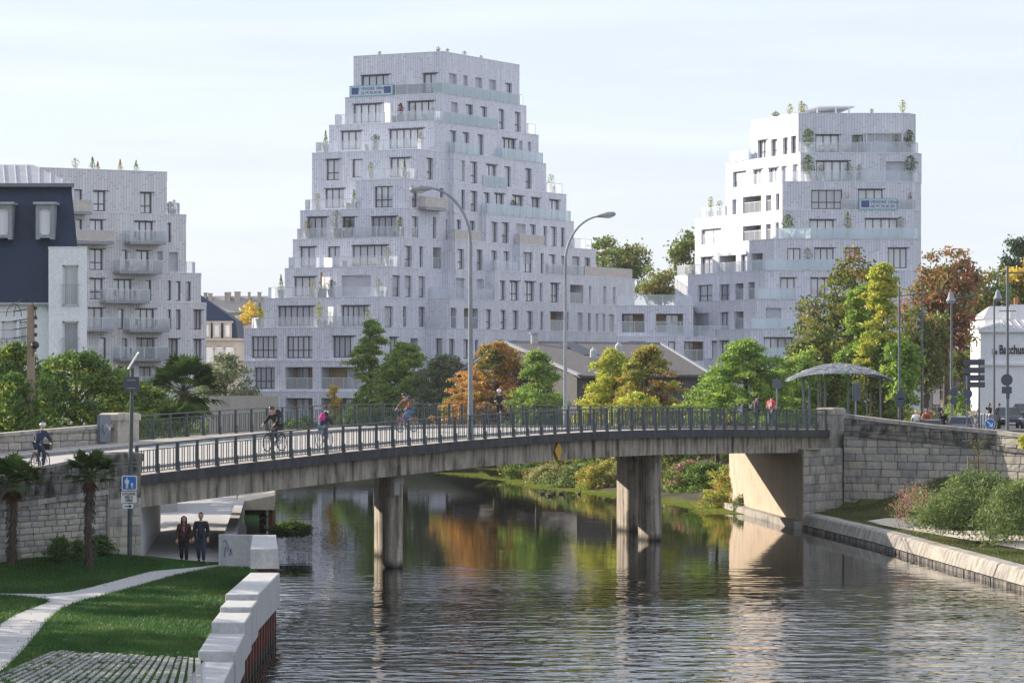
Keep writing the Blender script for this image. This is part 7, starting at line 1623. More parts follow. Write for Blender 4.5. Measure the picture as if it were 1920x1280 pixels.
POSES = {  # x forward, y left, z up, standing height 1.75
 'walk': dict(pel=(0, 0, .95), sp=(.01, 0, 1.15), ch=(.01, 0, 1.36), ne=(.02, 0, 1.50), hd=(.04, 0, 1.64), sl=(0, .185, 1.42), sr=(0, -.185, 1.42), el=(-.06, .235, 1.14), er=(.02, -.24, 1.14), wl=(.06, .25, .90), wr=(.12, -.25, .91),
              hl=(0, .09, .92), hr=(0, -.09, .92), kl=(.10, .10, .52), kr=(-.02, -.10, .50), al=(.10, .10, .10), ar=(-.20, -.10, .14), tl=(.24, .11, .035), tr=(-.06, -.11, .04)),
 'stand': dict(pel=(0, 0, .95), sp=(0, 0, 1.15), ch=(0, 0, 1.36), ne=(.01, 0, 1.50), hd=(.03, 0, 1.64), sl=(0, .19, 1.42), sr=(0, -.19, 1.42), el=(-.02, .25, 1.14), er=(-.02, -.25, 1.14), wl=(.10, .22, .93), wr=(.08, -.24, .90),
               hl=(0, .09, .92), hr=(0, -.09, .92), kl=(.01, .11, .50), kr=(.02, -.11, .50), al=(-.02, .12, .09), ar=(-.02, -.12, .09), tl=(.14, .14, .035), tr=(.14, -.14, .035)),
 'jog': dict(pel=(0, 0, .95), sp=(.03, 0, 1.15), ch=(.06, 0, 1.36), ne=(.09, 0, 1.49), hd=(.12, 0, 1.63), sl=(.04, .19, 1.42), sr=(.06, -.19, 1.42), el=(-.18, .26, 1.22), er=(-.04, -.27, 1.15), wl=(.0, .22, 1.05), wr=(.20, -.16, 1.18),
              hl=(0, .09, .92), hr=(0, -.09, .92), kl=(.28, .10, .60), kr=(-.05, -.10, .50), al=(.14, .10, .22), ar=(-.35, -.10, .30), tl=(.28, .10, .16), tr=(-.38, -.10, .16)),
 'bike': dict(pel=(-.22, 0, .98), sp=(-.14, 0, 1.17), ch=(.02, 0, 1.36), ne=(.12, 0, 1.47), hd=(.20, 0, 1.60), sl=(.04, .19, 1.38), sr=(.04, -.19, 1.38), el=(.20, .28, 1.16), er=(.20, -.28, 1.16), wl=(.42, .26, 1.06), wr=(.42, -.26, 1.06),
               hl=(-.2, .09, .95), hr=(-.2, -.09, .95), kl=(.18, .11, .80), kr=(.10, -.11, .64), al=(-.02, .12, .44), ar=(-.06, -.12, .20), tl=(.12, .13, .37), tr=(.08, -.13, .14)),
 'photo': dict(pel=(0, 0, .95), sp=(0, 0, 1.15), ch=(0, 0, 1.36), ne=(.01, 0, 1.50), hd=(.03, 0, 1.64), sl=(0, .19, 1.42), sr=(0, -.19, 1.42), el=(.16, .30, 1.38), er=(.16, -.28, 1.36), wl=(.22, .08, 1.56), wr=(.22, -.08, 1.56),
               hl=(0, .09, .92), hr=(0, -.09, .92), kl=(.01, .11, .50), kr=(.02, -.11, .50), al=(-.02, .12, .09), ar=(-.02, -.12, .09), tl=(.14, .14, .035), tr=(.14, -.14, .035))}
def person(label, loc, head_dir, pose, H=1.75, top=((.03, .03, .035), 'l'), legs=((.03, .035, .05), 'l'), hair=(.03, .02, .015), hairlen=0, helmet=None, shoe=(.05, .05, .05), pack=None, extra=None, coat=0, group=None, skirt=0, inner=None, lookdn=0):
    loc = Vector(loc); s = H / 1.75; o = thing('person', label, 'person', loc, group); M_ = Matrix.Translation(loc) @ Matrix.Rotation(head_dir, 4, 'Z') @ Matrix.Scale(s, 4); P_ = {k: Vector(v) for k, v in POSES[pose].items()}
    J = ['pel', 'sp', 'ch', 'ne', 'hd', 'sl', 'el', 'wl', 'sr', 'er', 'wr', 'hl', 'kl', 'al', 'tl', 'hr', 'kr', 'ar', 'tr']; ix = {k: i for i, k in enumerate(J)}
    E = [('pel', 'sp'), ('sp', 'ch'), ('ch', 'ne'), ('ne', 'hd'), ('ch', 'sl'), ('sl', 'el'), ('el', 'wl'), ('ch', 'sr'), ('sr', 'er'), ('er', 'wr'), ('pel', 'hl'), ('hl', 'kl'), ('kl', 'al'), ('al', 'tl'), ('pel', 'hr'), ('hr', 'kr'), ('kr', 'ar'), ('ar', 'tr')]
    rd = dict(pel=(.115, .13), sp=(.10, .12), ch=(.11, .145), ne=.052, hd=.05, sl=.06, sr=.06, el=.042, er=.042, wl=.028, wr=.028, hl=.085, hr=.085, kl=.056, kr=.056, al=.038, ar=.038, tl=.03, tr=.03)
    bod = skin_obj('body', [P_[k] for k in J], [(ix[a], ix[b_]) for a, b_ in E], [rd[k] for k in J], SKIN, o, M_)
    # head with face
    hd = P_['hd'] + Vector((.01, 0, .03)); m = MB()
    m.ball(hd, .10, 14, (.98, .80, 1.22)); m.ball(hd + Vector((.035, 0, -.055)), .07, 10, (.9, .85, .8)); m.box(hd + Vector((.105, 0, -.012)), (.03, .026, .045), ry=R(-18), taper=.6); m.box(hd + Vector((.093, 0, -.062)), (.012, .042, .01))
    for sy in (-1, 1): m.ball(hd + Vector((0, .082 * sy, -.01)), .022, 6, (.8, .5, 1.3))
    m.v = [tuple(M_ @ Vector(p)) for p in m.v]; m.build('head', SKIN, o, smooth=True)
    m = MB()
    for sy in (-1, 1): m.ball(hd + Vector((.088, .033 * sy, .012)), .012, 6)
    m.v = [tuple(M_ @ Vector(p)) for p in m.v]; m.build('eyes', M['black'], o)
    # hands: palm, four fingers and a thumb
    for w_, e_, nm in (('wl', 'el', 1), ('wr', 'er', -1)):
        d = (P_[w_] - P_[e_]).normalized(); side = d.cross(Vector((1, 0, 0))); side = side.normalized() if side.length > .2 else Vector((0, 0, 1)); nn2 = d.cross(side).normalized(); m = MB(); w = P_[w_]
        m.beam(w, w + d * .09, .075, .03, up=nn2)
        for k, L in enumerate((.062, .07, .066, .052)):
            off = (k - 1.5) * .019; sd = d.cross(nn2).normalized(); a = w + d * .085 + sd * off; b_ = a + d * L * .55 + nn2 * .012; c_ = b_ + d * L * .35 + nn2 * .03; m.tube([a, b_, c_], [.0095, .0088, .007], 5)
        sd = d.cross(nn2).normalized(); a = w + d * .03 - sd * .035; m.tube([a, a + d * .035 - sd * .022 + nn2 * .01, a + d * .065 - sd * .02 + nn2 * .03], [.012, .011, .008], 5)
        m.v = [tuple(M_ @ Vector(p)) for p in m.v]; m.build('hand', SKIN, o)
    tc_, tl_ = top; tm = cm('cloth_%.3f_%.3f_%.3f' % tc_, tc_)
    jj = ['pel', 'sp', 'ch', 'ne_', 'sl', 'el', 'sr', 'er'] + (['wl_', 'wr_'] if tl_ == 'l' else ['el2', 'er2'])
    pts = {'ne_': P_['ch'].lerp(P_['ne'], .75), 'wl_': P_['el'].lerp(P_['wl'], .88), 'wr_': P_['er'].lerp(P_['wr'], .88), 'el2': P_['el'], 'er2': P_['er']}
    if tl_ == 's': jj = ['pel', 'sp', 'ch', 'ne_', 'sl', 'elh', 'sr', 'erh']; pts['elh'] = P_['sl'].lerp(P_['el'], .75); pts['erh'] = P_['sr'].lerp(P_['er'], .75)
    gp = lambda k: pts[k] if k in pts else P_[k]
    if tl_ == 's': ed = [(0, 1), (1, 2), (2, 3), (2, 4), (4, 5), (2, 6), (6, 7)]; rr_ = [(.135, .15), (.115, .14), (.125, .165), .072, .085, .072, .085, .072]
    else: ed = [(0, 1), (1, 2), (2, 3), (2, 4), (4, 5), (2, 6), (6, 7), (5, 8), (7, 9)]; rr_ = [(.15, .175), (.14, .165), (.14, .185), .085, .10, .075, .10, .075, .056, .056]
    if coat: rr_[0] = (.15, .175); 
    jp = [gp(k) for k in jj]
    if coat: jp[0] = jp[0] + Vector((0, 0, -.12 * coat))
    skin_obj('jacket' if tl_ == 'l' else 'shirt', jp, ed, rr_, tm, o, M_)
    if inner:
        m = MB(); ch = P_['ch']; sp_2 = P_['sp']; m.beam(ch + Vector((.125, 0, .08)), sp_2 + Vector((.125, 0, -.05)), .07, .03, up=(1, 0, 0)); m.v = [tuple(M_ @ Vector(p)) for p in m.v]; m.build('shirt_front', cm('cloth_%.3f_%.3f_%.3f' % inner, inner), o)
    lc, ll = legs; lm_ = cm('cloth_%.3f_%.3f_%.3f' % lc, lc)
    if ll == 'l': jj = ['pel', 'hl', 'kl', 'al', 'hr', 'kr', 'ar']; q = [P_[k] for k in jj]; q[3] = P_['kl'].lerp(P_['al'], .93); q[6] = P_['kr'].lerp(P_['ar'], .93); skin_obj('trousers', q, [(0, 1), (1, 2), (2, 3), (0, 4), (4, 5), (5, 6)], [(.135, .15), .11, .082, .066, .11, .082, .066], lm_, o, M_)
    else: q = [P_['pel'], P_['hl'], P_['hl'].lerp(P_['kl'], .85), P_['hr'], P_['hr'].lerp(P_['kr'], .85)]; skin_obj('shorts', q, [(0, 1), (1, 2), (0, 3), (3, 4)], [(.13, .145), .105, .095, .105, .095], lm_, o, M_)
    for a_, t_2 in (('al', 'tl'), ('ar', 'tr')):
        A, T_ = P_[a_], P_[t_2]; m = MB(); d = (T_ - A).normalized(); m.tube([A - d * .05 + Vector((0, 0, -.02)), A + Vector((0, 0, -.015)), A.lerp(T_, .6) + Vector((0, 0, -.005)), T_ + d * .04], [.035, .052, .045, .028], 8); m.v = [tuple(M_ @ Vector(p)) for p in m.v]; m.build('shoe', cm('cloth_%.3f_%.3f_%.3f' % shoe, shoe), o, smooth=True)
    if helmet:
        m = MB(); c = hd + Vector((-.01, 0, .05)); m.ball(c, .125, 14, (1.12, .92, .72)); 
        m.v = [tuple(M_ @ Vector(p)) for p in m.v]; he = m.build('helmet', cm('helmet_%.2f' % helmet[0], helmet, .35), o, smooth=True)
        m = MB()
        for sy in (-.045, 0, .045): m.beam(c + Vector((-.09, sy, .072)), c + Vector((.08, sy, .07)), .014, .02)
        m.v = [tuple(M_ @ Vector(p)) for p in m.v]; m.build('helmet_vents', M['black'], he)
    if hair:
        m = MB(); c = hd + Vector((-.022, 0, .028)); m.ball(c, .105, 12, (.98, .86, 1.12))
        if hairlen: m.tube([c + Vector((-.03, 0, .04)), c + Vector((-.06, 0, -.1)), c + Vector((-.05, .0, -.1 - hairlen))], [.10, .10, .05], 9)
        if hairlen:
            for sy in (-1, 1): m.tube([c + Vector((.02, .06 * sy, .05)), c + Vector((.02, .085 * sy, -.1)), c + Vector((.04, .09 * sy, -.08 - hairlen * .8))], [.05, .04, .02], 6)
        m.v = [tuple(M_ @ Vector(p)) for p in m.v]; m.build('hair', cm('hair_%.3f' % hair[0], hair), o, smooth=True)
    if pack:
        m = MB(); c = P_['ch'].lerp(P_['sp'], .35); bd = (P_['ch'] - P_['sp']).normalized(); back = Vector((-bd.z, 0, bd.x)).normalized()
        m.ball(c + back * .2, .2, 12, (.62, .78, 1.15)); m.ball(c + back * .26 - bd * .1, .14, 10, (.8, .95, .8)); m.v = [tuple(M_ @ Vector(p)) for p in m.v]; bp_ = m.build('backpack', cm('pack_%.2f' % pack[0], pack), o, smooth=True)
        m = MB()
        for sy in (-.11, .11): m.tube([c + back * .12 + bd * .14 + Vector((0, sy, 0)), P_['ch'] + Vector((.02, sy, .12)), P_['ch'] + Vector((.13, sy, .02)), P_['sp'] + Vector((.06, sy * 1.2, .05)), c + back * .12 - bd * .14 + Vector((0, sy, 0))], .016, 5)
        m.v = [tuple(M_ @ Vector(p)) for p in m.v]; m.build('strap', cm('pack_%.2f' % pack[0], pack), bp_)
    o['_m'] = 0; del o['_m']; return o, M_
def bicycle(label, loc, head, s=1.0, col=(.03, .03, .035), rim=(.05, .05, .05), basket=0):
    loc = Vector(loc); o = thing('bicycle', label, 'bicycle', loc); M_ = Matrix.Translation(loc) @ Matrix.Rotation(head, 4, 'Z') @ Matrix.Scale(s, 4)
    T = lambda m: setattr(m, 'v', [tuple(M_ @ Vector(p)) for p in m.v]) or m
    fm = cm('bike_paint_%.2f_%.2f' % (col[0], col[1]), col, .35)
    for wx in (-.53, .53):
        m = MB(); n = 28; m.tube([(wx + .335 * math.cos(a), 0, .345 + .335 * math.sin(a)) for a in np.linspace(0, 2 * math.pi, n + 1)], .018, 6, cap=False); w_ = T(m).build('wheel', M['rubber'], o)
        m = MB(); m.tube([(wx + .31 * math.cos(a), 0, .345 + .31 * math.sin(a)) for a in np.linspace(0, 2 * math.pi, n + 1)], .010, 5, cap=False); T(m).build('rim', cm('rim_%.2f' % rim[0], rim, .4), w_)
        m = MB()
        for k in range(14): a = k * 2 * math.pi / 14; m.beam((wx, .02 * (-1) ** k, .345), (wx + .31 * math.cos(a), 0, .345 + .31 * math.sin(a)), .004, .004)
        T(m).build('spokes', M['zinc'], w_)
        m = MB(); m.tube([(wx + .36 * math.cos(a), 0, .345 + .36 * math.sin(a)) for a in np.linspace(.2 if wx < 0 else .9, 2.6 if wx < 0 else 2.5, 10)], .02, 5); T(m).build('mudguard', fm, o)
    m = MB(); bb2, st_, ht, hb = (-.06, 0, .30), (-.2, 0, .82), (.36, 0, .88), (.40, 0, .72)
    for a_, b_, r_ in ((bb2, st_, .017), (st_, ht, .016), (bb2, hb, .019), (ht, hb, .02)): m.tube([a_, b_], r_, 6)
    for sy in (-.05, .05): m.tube([bb2, (-.53, sy, .345)], .010, 5); m.tube([st_, (-.53, sy, .345)], .009, 5); m.tube([hb, (.53, sy, .345)], .012, 5)
    T(m).build('frame', fm, o)
    m = MB(); m.tube([ht, (.34, 0, 1.0)], .014, 6); m.tube([(.24, -.29, 1.03), (.34, -.18, 1.04), (.37, 0, 1.01), (.34, .18, 1.04), (.24, .29, 1.03)], .013, 6)
    m.v = [(p[0] + .12 if p[2] > .99 else p[0], p[1], p[2]) for p in m.v]; T(m).build('handlebar', M['black'], o)
    m = MB(); m.tube([st_, (-.23, 0, .92)], .014, 6); m.ball((-.24, 0, .93), .12, 10, (1.2, .75, .3)); T(m).build('saddle', M['black'], o)
    m = MB(); m.tube([(-.06, -.02, .30), (-.06, .02, .30)], .09, 14); m.beam((-.06, .08, .30), (.02, .08, .44), .02, .02); m.beam((-.06, -.08, .30), (-.02, -.08, .16), .02, .02); m.box((.03, .13, .44), (.09, .1, .02)); m.box((-.02, -.13, .15), (.09, .1, .02)); T(m).build('crankset', M['pole'], o)
    if basket: m = MB(); m.box((.58, 0, .92), (.26, .34, .24), taper=1.15); T(m).build('front_bag', M['black'], o)
    m = MB(); m.box((-.55, 0, .74), (.34, .12, .02)); m.beam((-.55, .05, .74), (-.53, .05, .36), .01, .01); m.beam((-.55, -.05, .74), (-.53, -.05, .36), .01, .01); T(m).build('luggage_rack', M['black'], o)
    m = MB(); m.box((-.72, 0, .66), (.02, .07, .05)); T(m).build('rear_light', M['red'], o)
    return o
UA = math.atan2(U.y, U.x)
def on_deck(px, w, extra=0): t = t_at(px, w); p = D(t, w, .012 + extra); return p
# cyclists on the bridge
p = on_deck(515, 3.4); bicycle('black bicycle ridden towards the viewer by the man in black', p, UA + math.pi, 1.0, (.03, .03, .035), (.03, .03, .03))
person('man in black jacket and dark helmet cycling towards the viewer', p, UA + math.pi, 'bike', 1.82, ((.012, .012, .015), 'l'), ((.012, .012, .014), 'l'), (.05, .03, .02), 0, (.03, .035, .05), pack=(.015, .015, .018), inner=(.22, .08, .08))
p = on_deck(608, 3.2); bicycle('small white bicycle with pink frame ridden by the girl with the pink backpack', p, UA + .06, .86, (.62, .50, .62), (.55, .55, .56))
person('girl with bright pink backpack and white helmet cycling away', p, UA + .06, 'bike', 1.50, ((.02, .022, .03), 'l'), ((.10, .17, .28), 'l'), (.05, .03, .02), .14, (.72, .72, .74), pack=(.50, .03, .25), shoe=(.6, .6, .6))
p = on_deck(763, 8.2); bicycle('dark bicycle ridden by the man in the brown jacket', p, UA + math.pi - .1, 1.0, (.40, .12, .08), (.5, .5, .5))
person('man in brown leather jacket and blue jeans cycling towards the viewer', p, UA + math.pi - .1, 'bike', 1.80, ((.17, .085, .045), 'l'), ((.06, .13, .27), 'l'), (.04, .03, .02), 0, (.02, .025, .05), pack=(.04, .05, .08), shoe=(.6, .6, .6), inner=(.45, .38, .35))
p = on_deck(76, 5.0); bicycle('black bicycle with a front bag ridden away on the left approach', p, UA + .25, 1.0, (.02, .02, .022), (.03, .03, .03), basket=1)
person('cyclist in navy sweater and white helmet on the left approach road', p, UA + .25, 'bike', 1.82, ((.016, .03, .07), 'l'), ((.02, .035, .08), 'l'), None, 0, (.62, .63, .66))
p = on_deck(937, 12.6, .13); person('jogger in white cap, black shirt and shorts on the bridge', p, UA + math.pi + .2, 'jog', 1.8, ((.014, .014, .016), 's'), ((.012, .012, .014), 's'), (.4, .38, .36), 0, (.74, .74, .74), shoe=(.1, .2, .35))
p = on_deck(1418, 2.4); person('young man in shiny black quilted jacket walking away across the bridge', p, UA - .5, 'walk', 1.78, ((.05, .05, .055), 'l'), ((.02, .022, .03), 'l'), (.04, .025, .02), shoe=(.6, .6, .6))
p = on_deck(1446, 2.9); rs_, RM = person('young man in red football shirt with white number 18 standing on the bridge', p, UA - .15, 'stand', 1.82, ((.55, .03, .04), 's'), ((.06, .075, .10), 'l'), (.02, .015, .012), shoe=(.6, .6, .6))
bk = RM.to_3x3() @ Vector((-1, 0, 0)); c = RM @ Vector((-.155, 0, 1.28)); text_mesh('lettering', '18', .30, M['sign_white'], rs_, face_M(c + bk * .02, bk, BASE[rs_.name]), .02, .006)
# walkers on the river path
pw = G(377, 1057, LZ + .02); person('man in dark jacket, blue shirt and jeans walking towards the viewer', pw, R(-92), 'walk', 1.80, ((.012, .013, .018), 'l'), ((.02, .045, .075), 'l'), (.03, .02, .015), coat=1, shoe=(.04, .025, .02), inner=(.02, .03, .11))
pw = G(345, 1056, LZ + .02); person('woman with long dark hair, sunglasses and maroon jacket walking beside the man', pw, R(-88), 'walk', 1.66, ((.07, .02, .02), 'l'), ((.010, .010, .012), 'l'), (.02, .012, .01), .22, coat=.8, shoe=(.02, .02, .02), inner=(.3, .15, .15))
# people beyond the quay wall
def gp_(px, Y, z=None): x = PX(px, Y); return Vector((x, Y, z if z is not None else zs(x, Y)))
person('motorcyclist in white jacket and silver helmet beyond the quay wall', gp_(1718, 204, 4.0), R(80), 'bike', 1.75, ((.60, .60, .62), 'l'), ((.04, .04, .05), 'l'), None, 0, (.50, .52, .56))
person('cyclist with orange top and yellow straps beyond the quay wall', gp_(1738, 206, 4.05), R(260), 'bike', 1.75, ((.42, .10, .03), 'l'), ((.04, .04, .05), 'l'), None, 0, (.06, .12, .3), pack=(.50, .55, .05))
person('motorcyclist in black with a dark helmet beyond the quay wall', gp_(1769, 207, 3.95), R(250), 'bike', 1.75, ((.015, .015, .018), 'l'), ((.03, .03, .03), 'l'), None, 0, (.03, .03, .035))
person('person in black standing on the ramp behind the lamp posts', gp_(1737, 252, 5.1), R(60), 'stand', 1.78, ((.012, .012, .015), 'l'), ((.012, .012, .015), 'l'), (.02, .015, .01))
person('person in black jacket raising both hands to the face near the cafe', gp_(1856, 236), R(200), 'photo', 1.75, ((.014, .014, .018), 'l'), ((.35, .33, .30), 'l'), (.05, .03, .02))
person('person in white jacket standing beside the post near the cafe', gp_(1874, 234), R(180), 'stand', 1.78, ((.60, .58, .56), 'l'), ((.04, .04, .05), 'l'), (.12, .06, .04))
# litter by the walkers
m = MB(); p = G(388, 1056.5, LZ + .03); m.ball(p, .07, 8, (1.2, 1, .6)); tag(m.build('litter', plain('yellow_litter', (.55, .55, .20), .6), None, p), 'small yellow scrap of litter on the path in front of the walkers', 'litter')
# ducks
g = random.Random(2)
for i, (px, py, w) in enumerate(((1018, 926, 'first duck from the left on the algae near the far bank'), (1037, 926, 'second duck from the left on the algae'), (1033, 930, 'duck swimming nearest the viewer of the small flock'), (1053, 926, 'third duck from the left on the algae'), (1086, 926, 'duck farthest right in the small flock'))):
    p = G(px, py, 0); o = thing('duck', w, 'duck', p, 'ducks on the river'); a = g.uniform(0, 6.28); d = Vector((math.cos(a), math.sin(a), 0)); dk = cm('duck_feathers', (.05, .04, .03))
    m = MB(); m.tube([p - d * .24 + Vector((0, 0, .10)), p - d * .12 + Vector((0, 0, .06)), p + d * .08 + Vector((0, 0, .07)), p + d * .18 + Vector((0, 0, .10))], [.02, .09, .09, .03], 8); m.tube([p + d * .13 + Vector((0, 0, .1)), p + d * .16 + Vector((0, 0, .2))], [.04, .03], 6); m.ball(p + d * .18 + Vector((0, 0, .23)), .045, 8); m.tube([p + d * .21 + Vector((0, 0, .23)), p + d * .27 + Vector((0, 0, .215))], [.015, .008], 5); m.build('body', dk, o, smooth=True)

# ---------------- planters and furniture on the terraces ----------------
TN = {'mt': (mt, 'middle'), 'rt': (rt, 'right'), 'lt': (lt, 'left')}; ORD = ['top', 'first', 'second', 'third', 'fourth', 'fifth', 'sixth', 'seventh', 'eighth', 'ninth', 'tenth']
DESC = {'red': 'red leaved shrub', 'con': 'pointed conifer', 'ball': 'clipped round green bush', 'mix': 'loose flowering plant', 'none': 'no plant showing', 'tree': 'bushy green small tree', 'tall': 'tall slender green plant', 'brown': 'conical orange brown shrub'}
def planter(tw, key, px, kind, s=1.0, inset=.55, order=''):
    T, nm = TN[tw]; z, segs = T.edge_pts(key, px - 4, px + 4, inset)
    if not segs: print('NO POT', tw, key, px); return
    p, q, n = segs[0]; c = (p + q) / 2; r = .30 * s
    k0 = int(str(key)[0]) if str(key)[0].isdigit() else 0
    o = thing('planter', '%s planter with %s' % (order, DESC[kind]), 'planter', (c.x, c.y, z), 'planters on the %s tower' % nm)
    hp_ = .3 if key == 0 else 1.0; m = MB(); m.lathe((c.x, c.y, z), [(r * .72, 0), (r * 1.02, .62 * s * hp_), (r * 1.08, .62 * s * hp_), (r * 1.08, .68 * s * hp_), (r * .9, .68 * s * hp_)], 12); m.build('pot', M['pot'], o)
    if kind == 'none': return
    g = np.random.default_rng(int(px)); prm = {'red': (.26, .85, 'darkred', .07), 'con': (.26, 1.1, 'cypress_dark', .06), 'ball': (.36, .62, 'laurel', .06), 'mix': (.38, 1.0, 'reed', .05), 'tree': (.62, 1.7, 'green', .09), 'tall': (.32, 1.5, 'yellowgreen', .07), 'brown': (.24, 1.1, 'rust', .06)}[kind]
    W_, H_, pal, lf = prm; W_ *= s * (1.5 if key == 0 else 1); H_ *= s; n_ = int(260 * s * (1.6 if kind == 'tree' else 1)); zz = g.random(n_); a = g.uniform(0, 6.28, n_)
    prof = (1.05 - zz) if kind in ('con', 'brown') else np.sqrt(np.maximum(.05, 1 - (2 * zz - 1) ** 2)) * (1 + .25 * np.sin(3 * a + px) * np.sin(9 * zz)); rr_ = W_ * prof * np.sqrt(g.random(n_))
    C_ = np.stack([np.cos(a) * rr_, np.sin(a) * rr_ * 1.0, .66 * s * hp_ + .04 + zz * H_], 1); P_ = np.array(PAL[pal]); put('plant', leaf_mesh('plant', C_, lf, np.minimum(P_[g.integers(0, len(P_), n_)] * 1.5, .6), rs=int(px)), o)
    m = MB(); m.tube([(c.x, c.y, z + .2 * s), (c.x, c.y, z + .66 * s + H_ * .7)], .02, 5); m.build('stem', M['bark'], o)
pots = [('mt', 1, 754, 'red', 1.25), ('mt', 1, 808, 'none', .8), ('mt', 1, 822, 'mix', .8), ('mt', 2, 746, 'red', 1.25), ('mt', 2, 733, 'none', 1), ('mt', 2, 794, 'none', 1), ('mt', 2, 806, 'mix', .8), ('mt', 3, 605, 'con', 1.25), ('mt', 3, 682, 'none', 1), ('mt', 3, 699, 'ball', 1.25), ('mt', 3, 797, 'mix', 1),
        ('mt', 4, 690, 'mix', 1), ('mt', 4, 753, 'con', 1.1), ('mt', '4a', 590, 'none', 1), ('mt', 5, 590, 'mix', 1), ('mt', 5, 647, 'none', 1), ('mt', 5, 658, 'con', 1.1), ('mt', 6, 571, 'mix', 1.1), ('mt', 6, 625, 'mix', 1.6), ('mt', 6, 646, 'ball', 1.4), ('mt', 6, 728, 'none', 1), ('mt', 6, 744, 'tall', .9), ('mt', 7, 640, 'none', 1), ('mt', 7, 722, 'mix', 1.1),
        ('mt', 8, 521, 'con', 1.3), ('mt', 8, 580, 'mix', 1.1), ('mt', 8, 597, 'brown', 1.4), ('mt', 8, 616, 'ball', 1.3), ('mt', 8, 704, 'mix', 1), ('mt', 9, 481, 'con', 1.4), ('mt', 9, 592, 'tall', 1.1), ('mt', 9, 605, 'none', 1), ('mt', 9, 683, 'mix', 1), ('mt', 5, 972, 'ball', 1.3), ('mt', 4, 1042, 'mix', 1.2), ('mt', 2, 900, 'none', 1), ('mt', 1, 876, 'none', 1),
        ('rt', 1, 1516, 'tree', 1.0), ('rt', 1, 1608, 'ball', 1.4), ('rt', 1, 1706, 'tree', .95), ('rt', 1, 1681, 'mix', 1.1), ('rt', 2, 1516, 'tree', 1.1), ('rt', 2, 1541, 'mix', 1), ('rt', 2, 1593, 'mix', 1.1), ('rt', 2, 1613, 'mix', 1), ('rt', 2, 1709, 'tree', 1.1), ('rt', 3, 1588, 'mix', 1.1), ('rt', 3, 1706, 'red', 1.2), ('rt', 4, 1478, 'tree', 1.0), ('rt', 4, 1591, 'tall', 1.2), ('rt', 4, 1690, 'mix', 1.3), ('rt', 4, 1569, 'none', 1),
        ('rt', 5, 1516, 'mix', 1.3), ('rt', 0, 1468, 'tall', .7), ('rt', 0, 1489, 'tall', .75), ('rt', 0, 1509, 'mix', .8), ('rt', 0, 1441, 'ball', .8), ('rt', 0, 1694, 'tall', .8), ('rt', 0, 1636, 'mix', .4), ('mt', 0, 704, 'mix', .35), ('mt', 0, 814, 'mix', .45), ('mt', 0, 852, 'mix', .4), ('mt', 0, 884, 'mix', .45), ('mt', 0, 915, 'mix', .35),
        ('lt', 0, 180, 'con', .9), ('lt', 0, 190, 'brown', .6), ('lt', 0, 232, 'brown', .8), ('lt', 0, 262, 'con', .75), ('lt', 0, 148, 'mix', .8), ('lt', 1, 324, 'ball', .9), ('lt', 1, 331, 'mix', .8), ('rt', 3, 1324, 'tall', 1.0), ('rt', 3, 1340, 'mix', 1)]
rows = {}
for p_ in pots: rows.setdefault((p_[0], str(p_[1])), []).append(p_[2])
ON = ['leftmost', 'second from the left', 'third from the left', 'fourth from the left', 'fifth from the left', 'sixth from the left', 'seventh from the left', 'eighth from the left']
for p_ in pots:
    xs = sorted(rows[(p_[0], str(p_[1]))]); k = xs.index(p_[2]); key = p_[1]; k0 = 4 if key == '4a' else key; nm = TN[p_[0]][1]
    where = ('%s tower roof edge,' % nm) if key == 0 else ('%s tower %s terrace down,' % (nm, ORD[k0] if key != '4a' else 'narrow left'))
    planter(*p_, order=where + (' ' + ON[k] if len(xs) > 1 else ' only'), inset=.55 if key != 0 else .8)
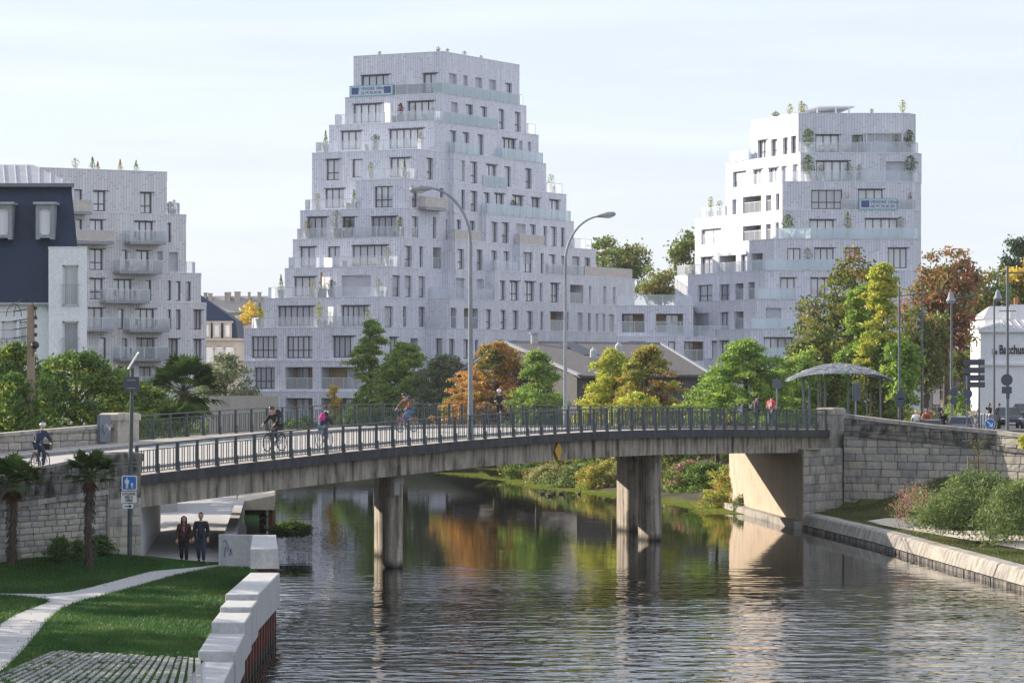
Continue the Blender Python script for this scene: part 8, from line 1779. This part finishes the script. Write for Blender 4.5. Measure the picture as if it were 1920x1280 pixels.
# a few terrace chairs and tables
def terrace_set(T, key, px, label, mat):
    z, segs = T.edge_pts(key, px - 5, px + 5, .9)
    if not segs: return
    p, q, n = segs[0]; c = (p + q) / 2; o = thing('terrace_chair', label, 'chair', (c.x, c.y, z), 'terrace chairs')
    m = MB(); m.box((c.x, c.y, z + .42), (.5, .5, .05)); m.build('seat', M[mat], o); m = MB(); m.box((c.x, c.y + .24, z + .68), (.5, .05, .5), rx=R(-12)); m.build('backrest', M[mat], o)
    for sx in (-.21, .21):
        for sy in (-.21, .21): m = MB(); m.box((c.x + sx, c.y + sy, z + .2), (.035, .035, .4)); m.build('leg', M['pole'], o)
for T, key, px, lab in ((mt, 7, 655, 'wicker chair on the seventh terrace down of the middle tower, left one'), (mt, 7, 672, 'wicker chair on the seventh terrace down of the middle tower, middle one'), (mt, 7, 692, 'wicker chair on the seventh terrace down of the middle tower, right one'), (mt, 4, 728, 'yellow chair behind glass on the fourth terrace down of the middle tower'),
                        (rt, 1, 1545, 'beige sofa seat behind glass on the upper right tower terrace, left one'), (rt, 1, 1562, 'beige sofa seat behind glass on the upper right tower terrace, middle one'), (rt, 1, 1588, 'rattan chair behind glass on the upper right tower terrace, right one')): terrace_set(T, key, px, lab, 'cloth')

for bi, wd in ((2, 'top right'), (3, 'second right'), (4, 'third right'), (6, 'fourth right'), (8, 'fifth right'), (1, 'upper left')):
    c, z, d, n = BAL[bi]
    for k, side in ((-1, 'left'), (1, 'right')):
        p = c + d * (.75 * k); o = thing('balcony_chair', 'dark chair, %s one, on the %s balcony of the left tower' % (side, wd), 'chair', (p.x, p.y, z), 'balcony chairs on the left tower'); az = math.atan2(d.y, d.x)
        m = MB(); m.box((p.x, p.y, z + .44), (.46, .46, .05), rz=az); m.build('seat', M['frame'], o); q = p + d * .22 * k; m = MB(); m.box((q.x, q.y, z + .7), (.05, .46, .5), rz=az); m.build('backrest', M['frame'], o)
        for sx in (-.19, .19):
            for sy in (-.19, .19): e = p + d * sx + n * sy; m = MB(); m.box((e.x, e.y, z + .22), (.035, .035, .44)); m.build('leg', M['frame'], o)
# ---------------- thin autumn haze: one closed box round the whole scene ----------------
hz = MB(); hz.box((60, 250, 20.5), (900, 700, 45)); hm = bpy.data.materials.new('haze'); hm.use_nodes = True; hn = hm.node_tree; hn.nodes.clear()
ho = hn.nodes.new('ShaderNodeOutputMaterial'); hv = hn.nodes.new('ShaderNodeVolumePrincipled'); hv.inputs['Color'].default_value = (.93, .96, 1, 1); hv.inputs['Density'].default_value = .00008; hv.inputs['Anisotropy'].default_value = .25
hn.links.new(hv.outputs[0], ho.inputs['Volume']); tag(hz.build('haze', hm), kind='stuff')
